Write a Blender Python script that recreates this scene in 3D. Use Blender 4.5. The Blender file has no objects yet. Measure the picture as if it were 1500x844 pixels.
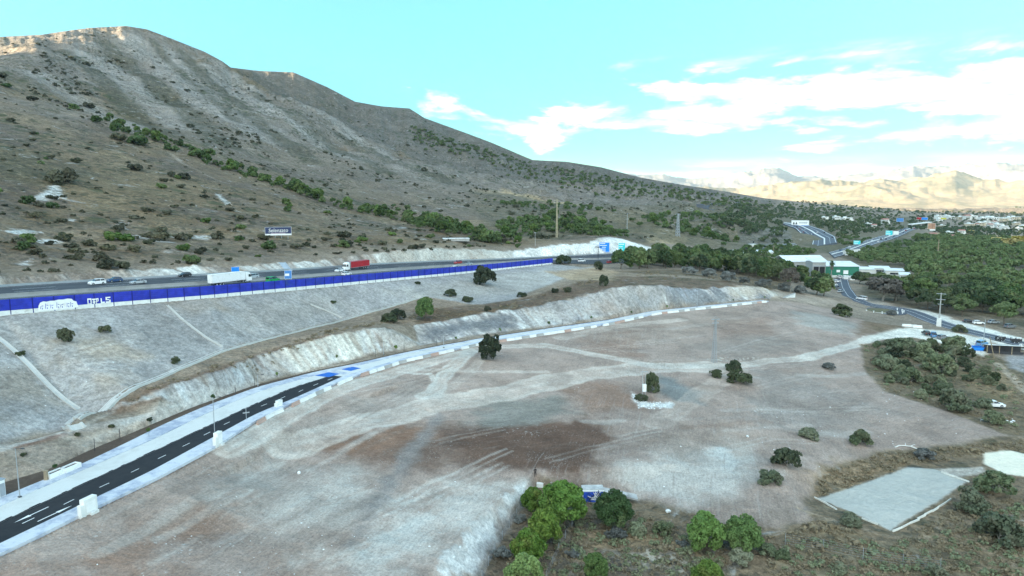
HAZE_D = 0.000022
import bpy, bmesh, math, random
import numpy as np
from mathutils import Vector, Matrix
from mathutils.geometry import delaunay_2d_cdt

rnd = random.Random(7)
NR = np.random.default_rng(11)
scene = bpy.context.scene
COL = scene.collection
R = math.radians

# ------------------------------------------------------------------ camera
CX, CY, FPX = 750.0, 422.0, 1014.0
PITCH = math.atan(130.0 / FPX)
cp, sp = math.cos(PITCH), math.sin(PITCH)
cam_d = bpy.data.cameras.new('camera'); cam = bpy.data.objects.new('camera', cam_d)
COL.objects.link(cam); scene.camera = cam
cam_d.sensor_width = 36.0; cam_d.lens = 36.0 * FPX / 1500.0
cam_d.clip_start = 1.0; cam_d.clip_end = 60000.0
cam.rotation_euler = (R(90) - PITCH, 0, 0)

def ray(px, py):
    u = (px - CX) / FPX; v = (CY - py) / FPX
    return np.array([u, cp + v * sp, -sp + v * cp])
def PZ(px, py, z):                       # surveyed point at height z
    d = ray(px, py); return d * (z / d[2])
def PD(px, py, dist):                    # surveyed point at ground distance y
    d = ray(px, py); return d * (dist / d[1])

# ------------------------------------------------------------------ noise
def _hash(ix, iy, seed):
    h = (ix * 374761393 + iy * 668265263 + seed * 1274126177) & 0xFFFFFFFF
    h = ((h ^ (h >> 13)) * 1274126177) & 0xFFFFFFFF
    return (h ^ (h >> 16)) & 0xFFFF
def vnoise(x, y, seed=0):
    xf = np.floor(x); yf = np.floor(y)
    ix = xf.astype(np.int64); iy = yf.astype(np.int64)
    fx = x - xf; fy = y - yf
    ux = fx * fx * fx * (fx * (fx * 6 - 15) + 10); uy = fy * fy * fy * (fy * (fy * 6 - 15) + 10)
    def g(dx, dy):
        a = _hash(ix + dx, iy + dy, seed) * (2 * math.pi / 65536.0)
        return np.cos(a) * (fx - dx) + np.sin(a) * (fy - dy)
    a = g(0, 0); b = g(1, 0); c = g(0, 1); d = g(1, 1)
    return 1.5 * (a + (b - a) * ux + (c - a) * uy + (a - b - c + d) * ux * uy)
def fbm(x, y, wl, octv=4, gain=0.5, seed=0, ridged=False):
    s = np.zeros_like(x); amp = 1.0; f = 1.0 / wl; tot = 0
    for o in range(octv):
        n = vnoise(x * f + 17.3 * o, y * f - 9.1 * o, seed + o)
        if ridged: n = 1 - 2 * np.abs(n)
        s += amp * n; tot += amp; amp *= gain; f *= 2.03
    return s / tot
def sstep(a, b, x):
    t = np.clip((x - a) / (b - a), 0, 1); return t * t * (3 - 2 * t)

# ------------------------------------------------------------------ survey lines (image measure + height or distance)
def lz(*pts): return [PZ(*p) for p in pts]
def ld(*pts): return [PD(*p) for p in pts]
RZ = -45.0
E0 = [(-60,840),(0,812),(50,789),(147,740),(220,706),(312,657),(375,616),(440,585),(503,557),(588,529.5),(700,504.5),(750,497),(894,474.5),(958,460.5),(1030,452),(1123,441.8)]
E1 = [(-60,826),(0,797),(17,789),(117,741),(220,691.5),(300,648),(375,607),(431,584),(503,551.5),(588,526),(700,501),(750,493.8),(894,472),(958,458.3),(1030,450.3),(1123,440.9)]
E2 = [(-60,795),(0,766),(100,720),(220,664),(300,627),(375,592),(428,568.6),(479,552.6),(503,546),(588,523),(700,498.5),(750,491.8),(894,470.4),(958,457.2),(1030,449.5),(1123,440.5)]
E3 = [(-60,770),(0,742),(53,718),(114,692),(220,646),(300,607),(375,575),(430,558.5),(463,550),(513,538.5),(588,520.5),(650,507.3),(750,490.5),(894,469.5),(958,456.5),(1030,449),(1123,440.2)]
E4 = [(-60,752),(0,730),(32,717),(71,701),(114,683),(174,655),(240,622),(300,596),(375,568),(430,553.5),(463,545),(513,535),(588,518),(650,505.8),(750,489.4),(894,468.6),(958,455.8),(1030,448.5),(1123,439.95)]
E5 = [(-60,730),(0,708),(67,691),(133,659),(186,638),(272,601),(375,564),(430,550.5),(463,543),(513,533.3),(588,516.5),(650,504.5),(750,488.3),(894,467.7),(958,455.2),(1030,448),(1123,439.7)]
CB = [(272,599),(375,560),(463,540.5),(535,522),(615,506.5),(680,495),(750,485.5),(830,475.5),(910,464),(958,454),(1016,447.5),(1070,443.5),(1125,438.8)]     # cliff foot
lines = []
def L(p, closed=False): lines.append((p, closed)); return p
for e in (E0, E5): L([PZ(x, y, RZ) for x, y in e])
L([PZ(x, y, RZ + .2) for x, y in CB])
L(lz((-60,678,-41.5),(0,661,-42),(93,636,-42.6),(128,628,-42.8),(226,609,-43.6)))     # lower drain path
L(lz((-60,672,-41.4),(0,655,-41.9),(93,631,-42.5),(120,625.5,-42.6)))
CLT = L(ld((126,621,131.5),(170,599,136),(240,568,144.5),(330,541,160),(375,523,173.5),(402,515,179),(455,502,188),(490,491,194),(535,482,203.5),(567,480.6,208)))
CLT2 = L(ld((607,476.5,224),(680,465,236),(750,454,249),(792,447,254),(830,439.6,260.5),(878,427,269),(915,420,277),(958,416.6,285),(1016,422,301),(1096,419,317),(1125,423,321),(1142,432,323)))
L(ld((567,480.6,208),(617,505,213.5)))
CH = L(lz((112,612,-41.2),(122,605,-41),(190,571,-39.6),(260,541,-38.7),(330,513,-38),(402,494,-38.6),(506,467,-39.4),(560,453,-38.8),(623,434,-37.4)))
HWN = [(-120,472,-24.8),(0,462,-26),(150,449.5,-27),(300,437.5,-28),(400,428,-29.2),(515,417,-31),(650,404,-33.5),(730,396,-35.2),(812,387,-37)]
HWNp = L([PZ(*p) for p in HWN])
HWNi = [p + np.array([-.8, .8, 1.2]) for p in HWNp]; L(HWNi)        # carriageway kerb behind the barrier
HWF = [(-120,428.5,-22.8),(0,420.6,-24),(150,411.5,-25),(300,403.5,-26),(428,396.3,-27.6),(548,387.6,-29.6),(641,383.5,-31.8),(750,379.5,-34),(814,376.4,-35.6),(878,372.9,-36.8),(937,371,-38)]
HWFp = L([PZ(*p) for p in HWF])
CT = L([PD(-120,414,172+3)] + ld((0,406,191.5),(60,403,202),(150,398,217),(230,393,232),(300,389,247),(375,387,263),(428,385,276),(500,377,303),(561,368.5,327),(641,361.5,361),(700,361.5,386),(750,365.5,408),(814,357.5,438),(865,354.5,470),(891,346.5,488),(923,352,505),(965,363,535)))
# right end of the highway, in the trees
L(lz((812,387,-37),(870,387.5,-38.8),(930,384,-41)))
L(ld((937,371,492),(1040,366,640),(1165,357,790)))
L(ld((930,384,470),(1050,372.5,600),(1170,361.5,735)))
pts = []
def PTS(*a): pts.extend(a)
PTS(*lz((60,860,-46.5),(0,900,-46.6),(300,900,-50.2),(560,900,-53),(200,780,-47.6),(400,780,-50.6),(600,780,-52.8),(330,690,-47.4),(400,680,-49),(600,680,-51.5),(780,690,-52.7),(430,620,-46.6),(500,600,-47),(700,600,-50.3),(900,600,-52),(1100,600,-53.5),(1300,600,-55.6),(1450,640,-57.3),(900,520,-48),(700,530,-46.5),(1100,520,-49.6),(1300,520,-53.2),(1000,472,-45.6),(1120,450,-45.8),(1200,462,-48.2),(1255,472,-51.6),(1000,680,-54),(1150,690,-55),(1060,740,-55.3),(1170,750,-56.3)))
L(lz((560,900,-53),(630,840,-53.1),(690,770,-53.2),(735,728,-53.2),(775,704,-53.2)))
L(lz((650,900,-57.3),(705,844,-57.2),(745,770,-56.6),(788,713,-55.2)))
PTS(*lz((800,844,-57.8),(900,844,-58),(1100,844,-58.4),(1400,844,-59.5),(1560,844,-60),(800,920,-58),(1100,920,-58.6),(1600,920,-60.5),(870,742,-56.4),(960,755,-56.6),(1193,732,-58),(1305,781,-58.6),(1420,706,-58.6),(1300,683,-58.2),(1480,678,-58.6),(1560,640,-59),(1480,600,-58.2),(1500,560,-58),(1300,490,-53),(1290,545,-54.8),(1380,492,-55),(1440,505,-56),(1560,530,-57)))
PTS(*lz((1235,462,-52.6),(1330,457,-55),(1290,452,-55),(1370,470,-55.6),(1500,500,-56.6),(1235,430,-54),(1225,410,-54.3),(1250,400,-55),(1190,425,-51),(1160,432,-47.8),(1330,405,-57),(1500,450,-57.5),(1400,430,-57.3),(1600,480,-58)))
PTS(*ld((750,432,288),(700,445,262),(650,455,245),(600,461,238),(480,480,212),(812,412,330),(850,396,400),(900,399,388),(960,402,372),(1060,409,372),(1120,414,380),(1180,420,395),(1000,392,450),(1100,392,520),(1160,390,560)))
# hillside columns: (px, py, distance)
PTS(*ld((0,350,232),(0,292,300),(0,200,450),(0,150,580),(0,102,760),(-120,330,220),(-120,250,310),(-120,100,620),(58,84,900),(52,70,1060),(-45,100,1060),(-45,122,900),(60,120,800),(60,240,400),
 (120,360,255),(120,300,320),(120,225,450),(110,160,620),(130,128,900),(110,80,1150),
 (185,352,270),(185,300,340),(185,240,470),(170,178,640),(200,185,740),(200,140,980),(190,90,1250),
 (280,350,300),(280,300,380),(280,250,520),(270,215,610),(300,205,720),(300,160,980),(290,115,1300),
 (350,345,320),(350,300,420),(345,255,590),(360,228,720),(380,195,900),(370,150,1250),
 (440,345,350),(440,310,450),(440,281,600),(450,262,760),(450,220,1000),(440,172,1340),
 (520,345,390),(520,318,480),(530,298,640),(520,270,800),(520,225,1120),
 (600,345,420),(610,325,560),(600,300,730),(600,265,980),(600,240,1160),(600,198,1760),
 (680,345,470),(690,340,560),(680,310,760),(680,280,1020),(690,255,1560),(680,225,1650),
 (780,345,540),(780,312,820),(780,292,1150),(780,270,1600),(770,252,1900),
 (860,340,600),(860,312,880),(860,290,1350),(860,268,1850),
 (940,348,640),(940,322,900),(940,302,1300),(940,282,1850),
 (1000,352,660),(975,332,760),(1060,352,700),(1060,332,950),(1060,304,1650),(1060,297,2100),(1000,300,1500),
 (1130,318,1500),(1200,345,1000),(1200,322,1650),(1220,356,870),(1165,362,740),
 (1290,352,950),(1290,335,1350),(1350,350,1100),(1350,330,1700),(1420,350,1100),(1500,350,1150),(1560,350,1200),(1420,330,1750),(1500,330,1800),(1600,330,1800),(1290,318,2100),(1420,318,2250),(1560,319,2250)))
L(ld((1084,362,835),(1118,362.5,840),(1156,361,850))); L(ld((1080,340,868),(1092,334,880),(1120,331,888),(1146,334,890),(1160,346,880)))
L(ld((350,112,1560),(400,141,1490),(470,176,1410),(560,216,1320),(640,246,1240),(700,268,1180))); L(ld((372,134,1700),(420,162,1660),(490,198,1600),(575,236,1540),(655,262,1480)))
RIDGE = L(ld((-300,130,1050),(-150,98,1120),(-60,66,1160),(0,54,1200),(60,51,1260),(100,45,1350),(130,41,1420),(185,38,1500),(215,43,1520),(250,56,1540),(300,76,1560),(326,90,1580),(338,99,1640),(380,104,1800),(430,106,1850),(480,128,1900),(520,149,1930),(560,156,1960),(600,159,1990),(622,173,2010),(680,194,2050),(720,209,2080),(780,234.5,2150),(830,237,2200),(880,245,2280),(940,260.5,2400),(1000,271,2450),(1060,280,2500),(1120,290.5,2550),(1200,298.5,2650),(1300,307,2700),(1350,311,2700),(1500,312.5,2800),(1700,313,2900)))
L([p * 1.13 + np.array([0, 0, -75 - 0.16 * max(p[2], -100)]) for p in RIDGE[:20]] )
L([p * 1.5 * np.array([1, 1, 0]) + np.array([0, 0, -95]) for p in RIDGE[12:]])
PTS(*[np.array(p, float) for p in ((-900,300,40),(-1050,600,190),(-1600,700,330),(-1500,100,330),(-1400,-500,300),(-560,150,0),(-700,-250,60),(-420,-280,-20),(-230,-20,-24),(-260,-260,-22),(-330,120,-20),
  (-100,20,-38),(0,20,-50),(0,-300,-52),(120,10,-58),(400,60,-62),(900,250,-68),(900,-300,-70),(3500,1200,-90),(3500,-500,-90),(-2600,800,160),(-2600,-800,150),(-2000,2300,150),(-5000,4000,-20),(-5000,-500,60),(-20000,3000,-60),(-20000,-4000,-60),
  (-14000,16000,-100),(-5000,20000,-105),(3000,21000,-105),(12000,18000,-105),(21000,9000,-105),(22000,-2000,-105),(9000,-2500,-100),(0,5200,-100),(2500,5200,-103),(5200,5200,-103),(6500,2500,-100),(-2500,4300,-40))])

V2, V3, EE = [], [], []
def addv(p):
    for i, q in enumerate(V3):
        if abs(q[0] - p[0]) < .05 and abs(q[1] - p[1]) < .05: return i
    V3.append(np.array(p, float)); V2.append(Vector((p[0], p[1]))); return len(V3) - 1
for p, c in lines:
    ids = [addv(q) for q in p]
    for a, b in zip(ids, ids[1:]):
        if a != b: EE.append((a, b))
for p in pts: addv(p)
tv, te, tf, ov, oe, of = delaunay_2d_cdt(V2, EE, [], 0, 1e-3)
TZ = np.zeros(len(tv))
src = np.array(V3)
for i, v in enumerate(tv):
    if ov[i]: TZ[i] = V3[ov[i][0]][2]
    else:
        d = np.hypot(src[:, 0] - v.x, src[:, 1] - v.y); k = np.argsort(d)[:3]; w = 1 / (d[k] + .01); TZ[i] = (src[k, 2] * w).sum() / w.sum()
        print('crossing lines at', round(v.x, 1), round(v.y, 1))
TX = np.array([[v.x, v.y] for v in tv])

# ------------------------------------------------------------------ polar height field
azs = [-104.0]
while azs[-1] < 62:
    a = azs[-1]
    azs.append(a + (0.085 if abs(a) < 38.5 else (0.2 if abs(a) < 43 else 0.8)))
AZ = np.radians(np.array(azs)); NA = len(AZ)
rs = [15.0]
while rs[-1] < 19000:
    r = rs[-1]
    rs.append(r + (6 if r < 75 else .5 if r < 205 else .75 if r < 345 else max(.8, r * .0068) if r < 3200 else r * .012))
RR = np.array(rs); NRR = len(RR)
GA, GR = np.meshgrid(AZ, RR)               # [r, a]
GX = GR * np.sin(GA); GY = GR * np.cos(GA)
GZ = np.full(GX.shape, -100.0)
for f in tf:
    A, B, C = (TX[i] for i in f[:3]); za, zb, zc = (TZ[i] for i in f[:3])
    P3 = np.array([A, B, C])
    rmax = np.hypot(P3[:, 0], P3[:, 1]).max()
    rmin = 1e9; a_list = np.arctan2(P3[:, 0], P3[:, 1])
    for p, q in ((A, B), (B, C), (C, A)):
        t = np.clip(-(p @ (q - p)) / max((q - p) @ (q - p), 1e-9), 0, 1); rmin = min(rmin, np.hypot(*(p + t * (q - p))))
    den = (B[1] - C[1]) * (A[0] - C[0]) + (C[0] - B[0]) * (A[1] - C[1])
    if abs(den) < 1e-9: continue
    o1 = ((B[1] - C[1]) * (-C[0]) + (C[0] - B[0]) * (-C[1])) / den; o2 = ((C[1] - A[1]) * (-C[0]) + (A[0] - C[0]) * (-C[1])) / den
    if a_list.max() - a_list.min() > math.pi or (o1 >= 0 and o2 >= 0 and o1 + o2 <= 1): i0, i1 = 0, NA; rmin = 0
    else: i0 = np.searchsorted(AZ, a_list.min()) ; i1 = np.searchsorted(AZ, a_list.max(), 'right')
    j0 = np.searchsorted(RR, rmin - .01); j1 = np.searchsorted(RR, rmax + .01, 'right')
    if i0 >= i1 or j0 >= j1: continue
    X = GX[j0:j1, i0:i1]; Y = GY[j0:j1, i0:i1]
    l1 = ((B[1] - C[1]) * (X - C[0]) + (C[0] - B[0]) * (Y - C[1])) / den
    l2 = ((C[1] - A[1]) * (X - C[0]) + (A[0] - C[0]) * (Y - C[1])) / den
    l3 = 1 - l1 - l2
    m = (l1 >= -1e-6) & (l2 >= -1e-6) & (l3 >= -1e-6)
    Z = GZ[j0:j1, i0:i1]; Z[m] = (l1 * za + l2 * zb + l3 * zc)[m]

def blur(a, n, axis):
    k = 2 * n + 1
    pad = [(0, 0), (0, 0)]; pad[axis] = (n + 1, n)
    c = np.cumsum(np.pad(a, pad, mode='edge'), axis=axis)
    return (np.take(c, range(k, c.shape[axis]), axis) - np.take(c, range(0, c.shape[axis] - k), axis)) / k
def blur2(a, n):
    for _ in range(2): a = blur(blur(a, n, 0), n, 1)
    return a

def seg_dist(px, py, poly):
    """distance to a polyline, arc length of the nearest point, side (+ = right)"""
    best = np.full(px.shape, 1e9); arc = np.zeros(px.shape); side = np.zeros(px.shape); s0 = 0
    for a, b in zip(poly, poly[1:]):
        dx, dy = b[0] - a[0], b[1] - a[1]; ll = math.hypot(dx, dy)
        t = np.clip(((px - a[0]) * dx + (py - a[1]) * dy) / (ll * ll), 0, 1)
        d = np.hypot(px - a[0] - t * dx, py - a[1] - t * dy); m = d < best
        best[m] = d[m]; arc[m] = (s0 + t * ll)[m]; side[m] = np.sign(dx * -(py - a[1]) + dy * (px - a[0]))[m]; s0 += ll
    return best, arc, side
def in_poly(px, py, poly):
    ins = np.zeros(px.shape, bool); n = len(poly)
    for i in range(n):
        x1, y1 = poly[i][:2]; x2, y2 = poly[(i + 1) % n][:2]
        c = ((y1 > py) != (y2 > py)) & (px < (x2 - x1) * (py - y1) / ((y2 - y1) if y2 != y1 else 1e-9) + x1)
        ins ^= c
    return ins
def poly_sd(px, py, poly):
    """signed distance, positive inside"""
    d = seg_dist(px, py, list(poly) + [poly[0]])[0]
    return np.where(in_poly(px, py, poly), d, -d)

# zones in plan -----------------------------------------------------------
w = lambda ps, z=RZ: [PZ(x, y, z)[:2] for x, y in ps]
lot_side = w(E0)
HWc = [(a[:2] + b[:2]) / 2 for a, b in zip(HWNi, HWFp)]
near = GR < 1000
d_rd = np.full(GX.shape, 1e3); d_hw = np.full(GX.shape, 1e3)
road_poly = [p for p in w(E0)] + [p for p in w(E5)][::-1]
hw_poly = [p[:2] for p in HWNi] + [PZ(870,387.5,-38.8)[:2], PZ(930,384,-41)[:2], HWFp[-1][:2]] + [p[:2] for p in HWFp][::-1]
d_rd[near] = poly_sd(GX[near], GY[near], road_poly)
d_hw[near] = poly_sd(GX[near], GY[near], hw_poly)
k_rd = sstep(-1.0, -9, d_rd) if False else sstep(1.0, 9.0, -d_rd)
k_hw = sstep(0.5, 7.0, -d_hw)
k_rd[~near] = 1; k_hw[~near] = 1
hillpoly = [p[:2] for p in CT] + [PD(1000,352,660)[:2], PD(1130,340,1000)[:2], np.array((3500., 9000.)), np.array((-9000., 9000.)), np.array((-9000., -2000.)), np.array((-260., -500.))]
hill_sd = np.clip(np.where(GR < 3300, poly_sd(GX, GY, hillpoly), 300), -400, 400)
k_hill = sstep(0, 25, hill_sd)
B1 = blur2(GZ, 5); B2 = blur2(GZ, 9)
kh2 = sstep(25, 160, hill_sd)
GZ = GZ * (1 - k_hill) + k_hill * (B1 * (1 - kh2) + B2 * kh2)
lotmask = sstep(0, 14, np.where(near, -d_rd, 20)) * (1 - k_hill)
Bs = blur2(GZ, 4)
soft = lotmask * sstep(180, 420, GR) * sstep(1, 9, np.where(near, -d_hw, 20))
GZ = GZ * (1 - soft) + Bs * soft
# relief
kfar = sstep(350, 1100, GR)
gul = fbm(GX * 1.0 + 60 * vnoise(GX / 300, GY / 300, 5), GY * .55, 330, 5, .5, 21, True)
rough = fbm(GX, GY, 70, 5, .55, 33)
ridge_near = sstep(6800, 3000, GR)
junc = np.clip(poly_sd(GX, GY, [PD(1120,320,1500)[:2], PD(1380,322,1700)[:2], PD(1380,370,560)[:2], PD(1150,372,600)[:2]]), -60, 200); k_j = 1 - sstep(-60, 10, junc)
k_relief = k_hill * k_j
GZ += k_relief * ridge_near * (kfar * (gul * 21 + rough * 9) * np.clip(GR / 1500, .3, 1.35) + (1 - kfar) * rough * 2.6 + rough * .5)
strata = np.sin((GZ * 1.0 + 5 * fbm(GX, GY, 90, 3, .5, 51)) * .42)
GZ += k_relief * kfar * ridge_near * strata * 1.3
GZ += k_relief * sstep(900, 1250, GR) * sstep(3300, 2600, GR) * (fbm(GX, GY, 34, 4, .62, 41, True) * 4.5 + fbm(GX, GY, 110, 3, .5, 45) * 6)
sm = k_rd * k_hw * (1 - k_hill)
GZ += sm * (fbm(GX, GY, 24, 4, .55, 61) * .55 + fbm(GX, GY, 3.2, 3, .6, 71) * .14) * sstep(900, 300, GR)
# rock cuts are broken: push faces in and out
def near_line(line, wdt):
    d = np.full(GX.shape, 1e3); d[near] = seg_dist(GX[near], GY[near], [p[:2] for p in line])[0]; return np.clip(1 - d / wdt, 0, 1)
kc = np.maximum(near_line(CLT, 5), np.maximum(near_line(CLT2, 8), near_line(CT, 6)))
GZ += kc * (fbm(GX, GY, 5.0, 4, .6, 81) * 1.25 + fbm(GX, GY, 14, 2, .5, 85) * .8) * np.where(d_hw > -1, 0, 1) * k_rd
# bank in the lot
bank = [PZ(x, y, -46.6)[:2] for x, y in ((380,655),(430,625),(480,600),(540,578))]
db = np.full(GX.shape, 1e3); sb = np.zeros(GX.shape)
nb = (GR < 260) & near
dd, aa, ss = seg_dist(GX[nb], GY[nb], bank); db[nb] = dd * ss
GZ -= np.where(np.abs(db) < 15, .9 * sstep(-2, 3, db) * sstep(15, 6, np.abs(db)), 0)
# carve under the built surfaces
GZ -= np.where(d_rd > -.4, .35, 0) + np.where(d_hw > -.2, .35, 0)
# far plain, hills beyond the valley
def sky_env(tab, dist):
    px = np.array([t[0] for t in tab], float); z = np.array([PD(t[0], t[1], dist)[2] for t in tab]); a = np.arctan((px - CX) / (FPX * 1.0)); return np.interp(AZ, a, z)[None, :]
f1 = sky_env([(-900,262),(880,270),(1000,275),(1071,276),(1120,272),(1200,266),(1260,268),(1310,266),(1355,262),(1394,258),(1425,266),(1470,271),(1540,268),(1700,272),(2600,270)], 8300)
f2 = sky_env([(-900,250),(860,258),(940,255),(1000,261),(1040,263),(1092,252),(1135,250),(1165,260),(1220,262),(1290,256),(1330,247),(1370,252),(1420,250),(1500,246),(1600,243),(2600,250)], 14000)
n1 = fbm(GX + 300 * vnoise(GX / 1500, GY / 1500, 6), GY, 1500, 6, .55, 91, True); n1b = fbm(GX, GY, 420, 5, .55, 95)
def far_range(f, rc, r0, r1, shp):
    h = sstep(r0, rc, GR) * sstep(r1, rc, GR) * shp; e = np.where((GR > r0) & (GR < r1), (h * (f + 103) - 103) / GR, -1).max(0); t_ = (f[0]) / rc
    k = (t_ * rc + 103) / np.maximum(e * rc + 103, 5); k = np.convolve(np.pad(k, 20, mode='edge'), np.ones(41) / 41, 'valid'); return np.clip(h * (f + 103) * np.clip(k, .3, 2.0)[None], 0, None)
GZ += far_range(f1, 8300, 5600, 11200, np.clip(.50 + .55 * n1 + .3 * np.exp(-((GR - 8300) / 900) ** 2) + .12 * n1b, .05, None))
GZ += far_range(f2, 14000, 10500, 18000, np.clip(.75 + .3 * n1 + .06 * n1b, .1, None))

# hold the surveyed skyline
_rp = np.array(RIDGE); _ra = np.arctan2(_rp[:, 0], _rp[:, 1]); _rr = np.hypot(_rp[:, 0], _rp[:, 1]); _re = _rp[:, 2] / _rr
for _ in range(3):
    dl = np.interp(AZ, _ra, _re); rc = np.interp(AZ, _ra, _rr)
    el_ = np.where((GR > 850) & (GR < 3300), GZ / GR, -9).max(0)
    need = (dl - el_) * rc; need[(AZ < _ra[0]) | (AZ > R(50))] = 0
    need = need + .0
    wt = np.exp(-((GR - rc[None]) / (.22 * rc[None])) ** 2); GZ += wt * need[None]

def height(x, y):
    a = math.atan2(x, y); r = math.hypot(x, y)
    i = int(np.clip(np.searchsorted(AZ, a) - 1, 0, NA - 2)); j = int(np.clip(np.searchsorted(RR, r) - 1, 0, NRR - 2))
    fa = (a - AZ[i]) / (AZ[i + 1] - AZ[i]); fr = (r - RR[j]) / (RR[j + 1] - RR[j])
    fa = min(max(fa, 0), 1); fr = min(max(fr, 0), 1)
    return float((GZ[j, i] * (1 - fa) + GZ[j, i + 1] * fa) * (1 - fr) + (GZ[j + 1, i] * (1 - fa) + GZ[j + 1, i + 1] * fa) * fr)
def W(px, py, rmin=60.0):
    """where the sight line of an image measure meets the ground"""
    d = ray(px, py); a = math.atan2(d[0], d[1]); hr = math.hypot(d[0], d[1]); s = d[2] / hr
    i = int(np.clip(np.searchsorted(AZ, a) - 1, 0, NA - 2)); fa = min(max((a - AZ[i]) / (AZ[i + 1] - AZ[i]), 0), 1)
    prof = GZ[:, i] * (1 - fa) + GZ[:, i + 1] * fa
    hit = np.nonzero((prof >= RR * s) & (RR > rmin))[0]
    if len(hit) == 0: r = 4000.0
    else:
        j = hit[0]
        if j == 0: r = RR[0]
        else:
            g0 = RR[j - 1] * s - prof[j - 1]; g1 = prof[j] - RR[j] * s
            t = g0 / max(g0 + g1, 1e-9); r = RR[j - 1] + t * (RR[j] - RR[j - 1])
    x, y = r * math.sin(a), r * math.cos(a)
    return Vector((x, y, height(x, y)))
def Wxy(ps): return [np.array(W(x, y)[:2]) for x, y in ps]
# ------------------------------------------------------------------ node helpers
def mat(name):
    m = bpy.data.materials.new(name); m.use_nodes = True
    nt = m.node_tree; nt.nodes.clear()
    o = nt.nodes.new('ShaderNodeOutputMaterial'); b = nt.nodes.new('ShaderNodeBsdfPrincipled')
    b.inputs['Roughness'].default_value = .9; b.inputs['Specular IOR Level'].default_value = .2
    nt.links.new(b.outputs[0], o.inputs[0]); return m, nt, b
class NT:
    def __init__(s, nt): s.nt = nt; s.x = 0
    def n(s, t, **k):
        nd = s.nt.nodes.new(t)
        for a, v in k.items(): setattr(nd, a, v)
        return nd
    def put(s, sock, v):
        if v is None: return
        if isinstance(v, bpy.types.NodeSocket): s.nt.links.new(v, sock)
        else: sock.default_value = v
    def math(s, op, a, b=None, c=None, clamp=False):
        nd = s.n('ShaderNodeMath', operation=op, use_clamp=clamp)
        for i, v in enumerate((a, b, c)): s.put(nd.inputs[i], v)
        return nd.outputs[0]
    def noise(s, vec, scale, detail=4, rough=.55, dist=0.0):
        nd = s.n('ShaderNodeTexNoise'); s.put(nd.inputs['Vector'], vec); nd.inputs['Scale'].default_value = scale
        nd.inputs['Detail'].default_value = detail; nd.inputs['Roughness'].default_value = rough; nd.inputs['Distortion'].default_value = dist
        return nd.outputs['Fac']
    def voro(s, vec, scale, feat='F1', rnd=1.0):
        nd = s.n('ShaderNodeTexVoronoi', feature=feat); s.put(nd.inputs['Vector'], vec); nd.inputs['Scale'].default_value = scale; nd.inputs['Randomness'].default_value = rnd
        return nd.outputs
    def ramp(s, f, a, b, lo=0.0, hi=1.0):
        nd = s.n('ShaderNodeMapRange', interpolation_type='SMOOTHSTEP'); s.put(nd.inputs[0], f)
        for i, v in zip((1, 2, 3, 4), (a, b, lo, hi)): s.put(nd.inputs[i], v)
        return nd.outputs[0]
    def mix(s, f, a, b, mode='MIX'):
        nd = s.n('ShaderNodeMix', data_type='RGBA', blend_type=mode, clamp_factor=True)
        s.put(nd.inputs[0], f)
        for i, v in ((6, a), (7, b)):
            if isinstance(v, tuple) and len(v) == 3: v = v + (1.0,)
            s.put(nd.inputs[i], v)
        return nd.outputs[2]
    def scale(s, vec, sc, rot=0.0):
        nd = s.n('ShaderNodeMapping'); s.put(nd.inputs[0], vec); nd.inputs['Scale'].default_value = sc; nd.inputs['Rotation'].default_value = (0, 0, rot); return nd.outputs[0]
    def along(s, vec, sc, rot):
        nd = s.n('ShaderNodeMapping', vector_type='TEXTURE'); s.put(nd.inputs[0], vec); nd.inputs['Scale'].default_value = sc; nd.inputs['Rotation'].default_value = (0, 0, rot); return nd.outputs[0]
    def pos(s): return s.n('ShaderNodeNewGeometry').outputs['Position']
    def obj(s): return s.n('ShaderNodeTexCoord').outputs['Object']
    def bump(s, h, dist, strength=1.0):
        nd = s.n('ShaderNodeBump'); nd.inputs['Strength'].default_value = strength; nd.inputs['Distance'].default_value = dist; s.put(nd.inputs['Height'], h); return nd.outputs[0]
    def sep(s, c):
        nd = s.n('ShaderNodeSeparateColor'); s.put(nd.inputs[0], c); return nd.outputs

def simple(name, col, rough=.7, var=.12, sc=1.5, spec=.3, metal=0.0, dirt=None):
    m, nt, b = mat(name); g = NT(nt); v = g.obj()
    n = g.noise(v, sc, 5, .6); k = g.ramp(n, .25, .75, 1 - var, 1 + var)
    c = g.mix(1.0, tuple(col), g.n('ShaderNodeCombineColor').outputs[0], 'MULTIPLY')
    cc = c.node.inputs[7].links[0].from_node
    for i in range(3): g.put(cc.inputs[i], k)
    if dirt is not None:
        d = g.ramp(g.noise(v, sc * .35, 6, .7), .52, .75); c = g.mix(d, c, tuple(dirt))
    g.put(b.inputs['Base Color'], c); b.inputs['Roughness'].default_value = rough; b.inputs['Specular IOR Level'].default_value = spec; b.inputs['Metallic'].default_value = metal
    return m

# ------------------------------------------------------------------ ground colours (albedo, in plan)
SMO = np.ones(GX.shape); C = np.zeros(GX.shape + (3,)); WT = np.zeros(GX.shape + (3,))     # WT: scrub, stones, streaks
def setc(mask, col): 
    for i in range(3): C[..., i] = C[..., i] * (1 - mask) + col[i] * mask
def setw(mask, i, v): WT[..., i] = WT[..., i] * (1 - mask) + v * mask
nA = fbm(GX, GY, 60, 5, .6, 101); nB = fbm(GX, GY, 14, 4, .6, 111); nC = fbm(GX, GY, 220, 4, .55, 121); nD = fbm(GX, GY, 4, 3, .6, 131)
setc(np.ones(GX.shape), (.235, .205, .165))
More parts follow.
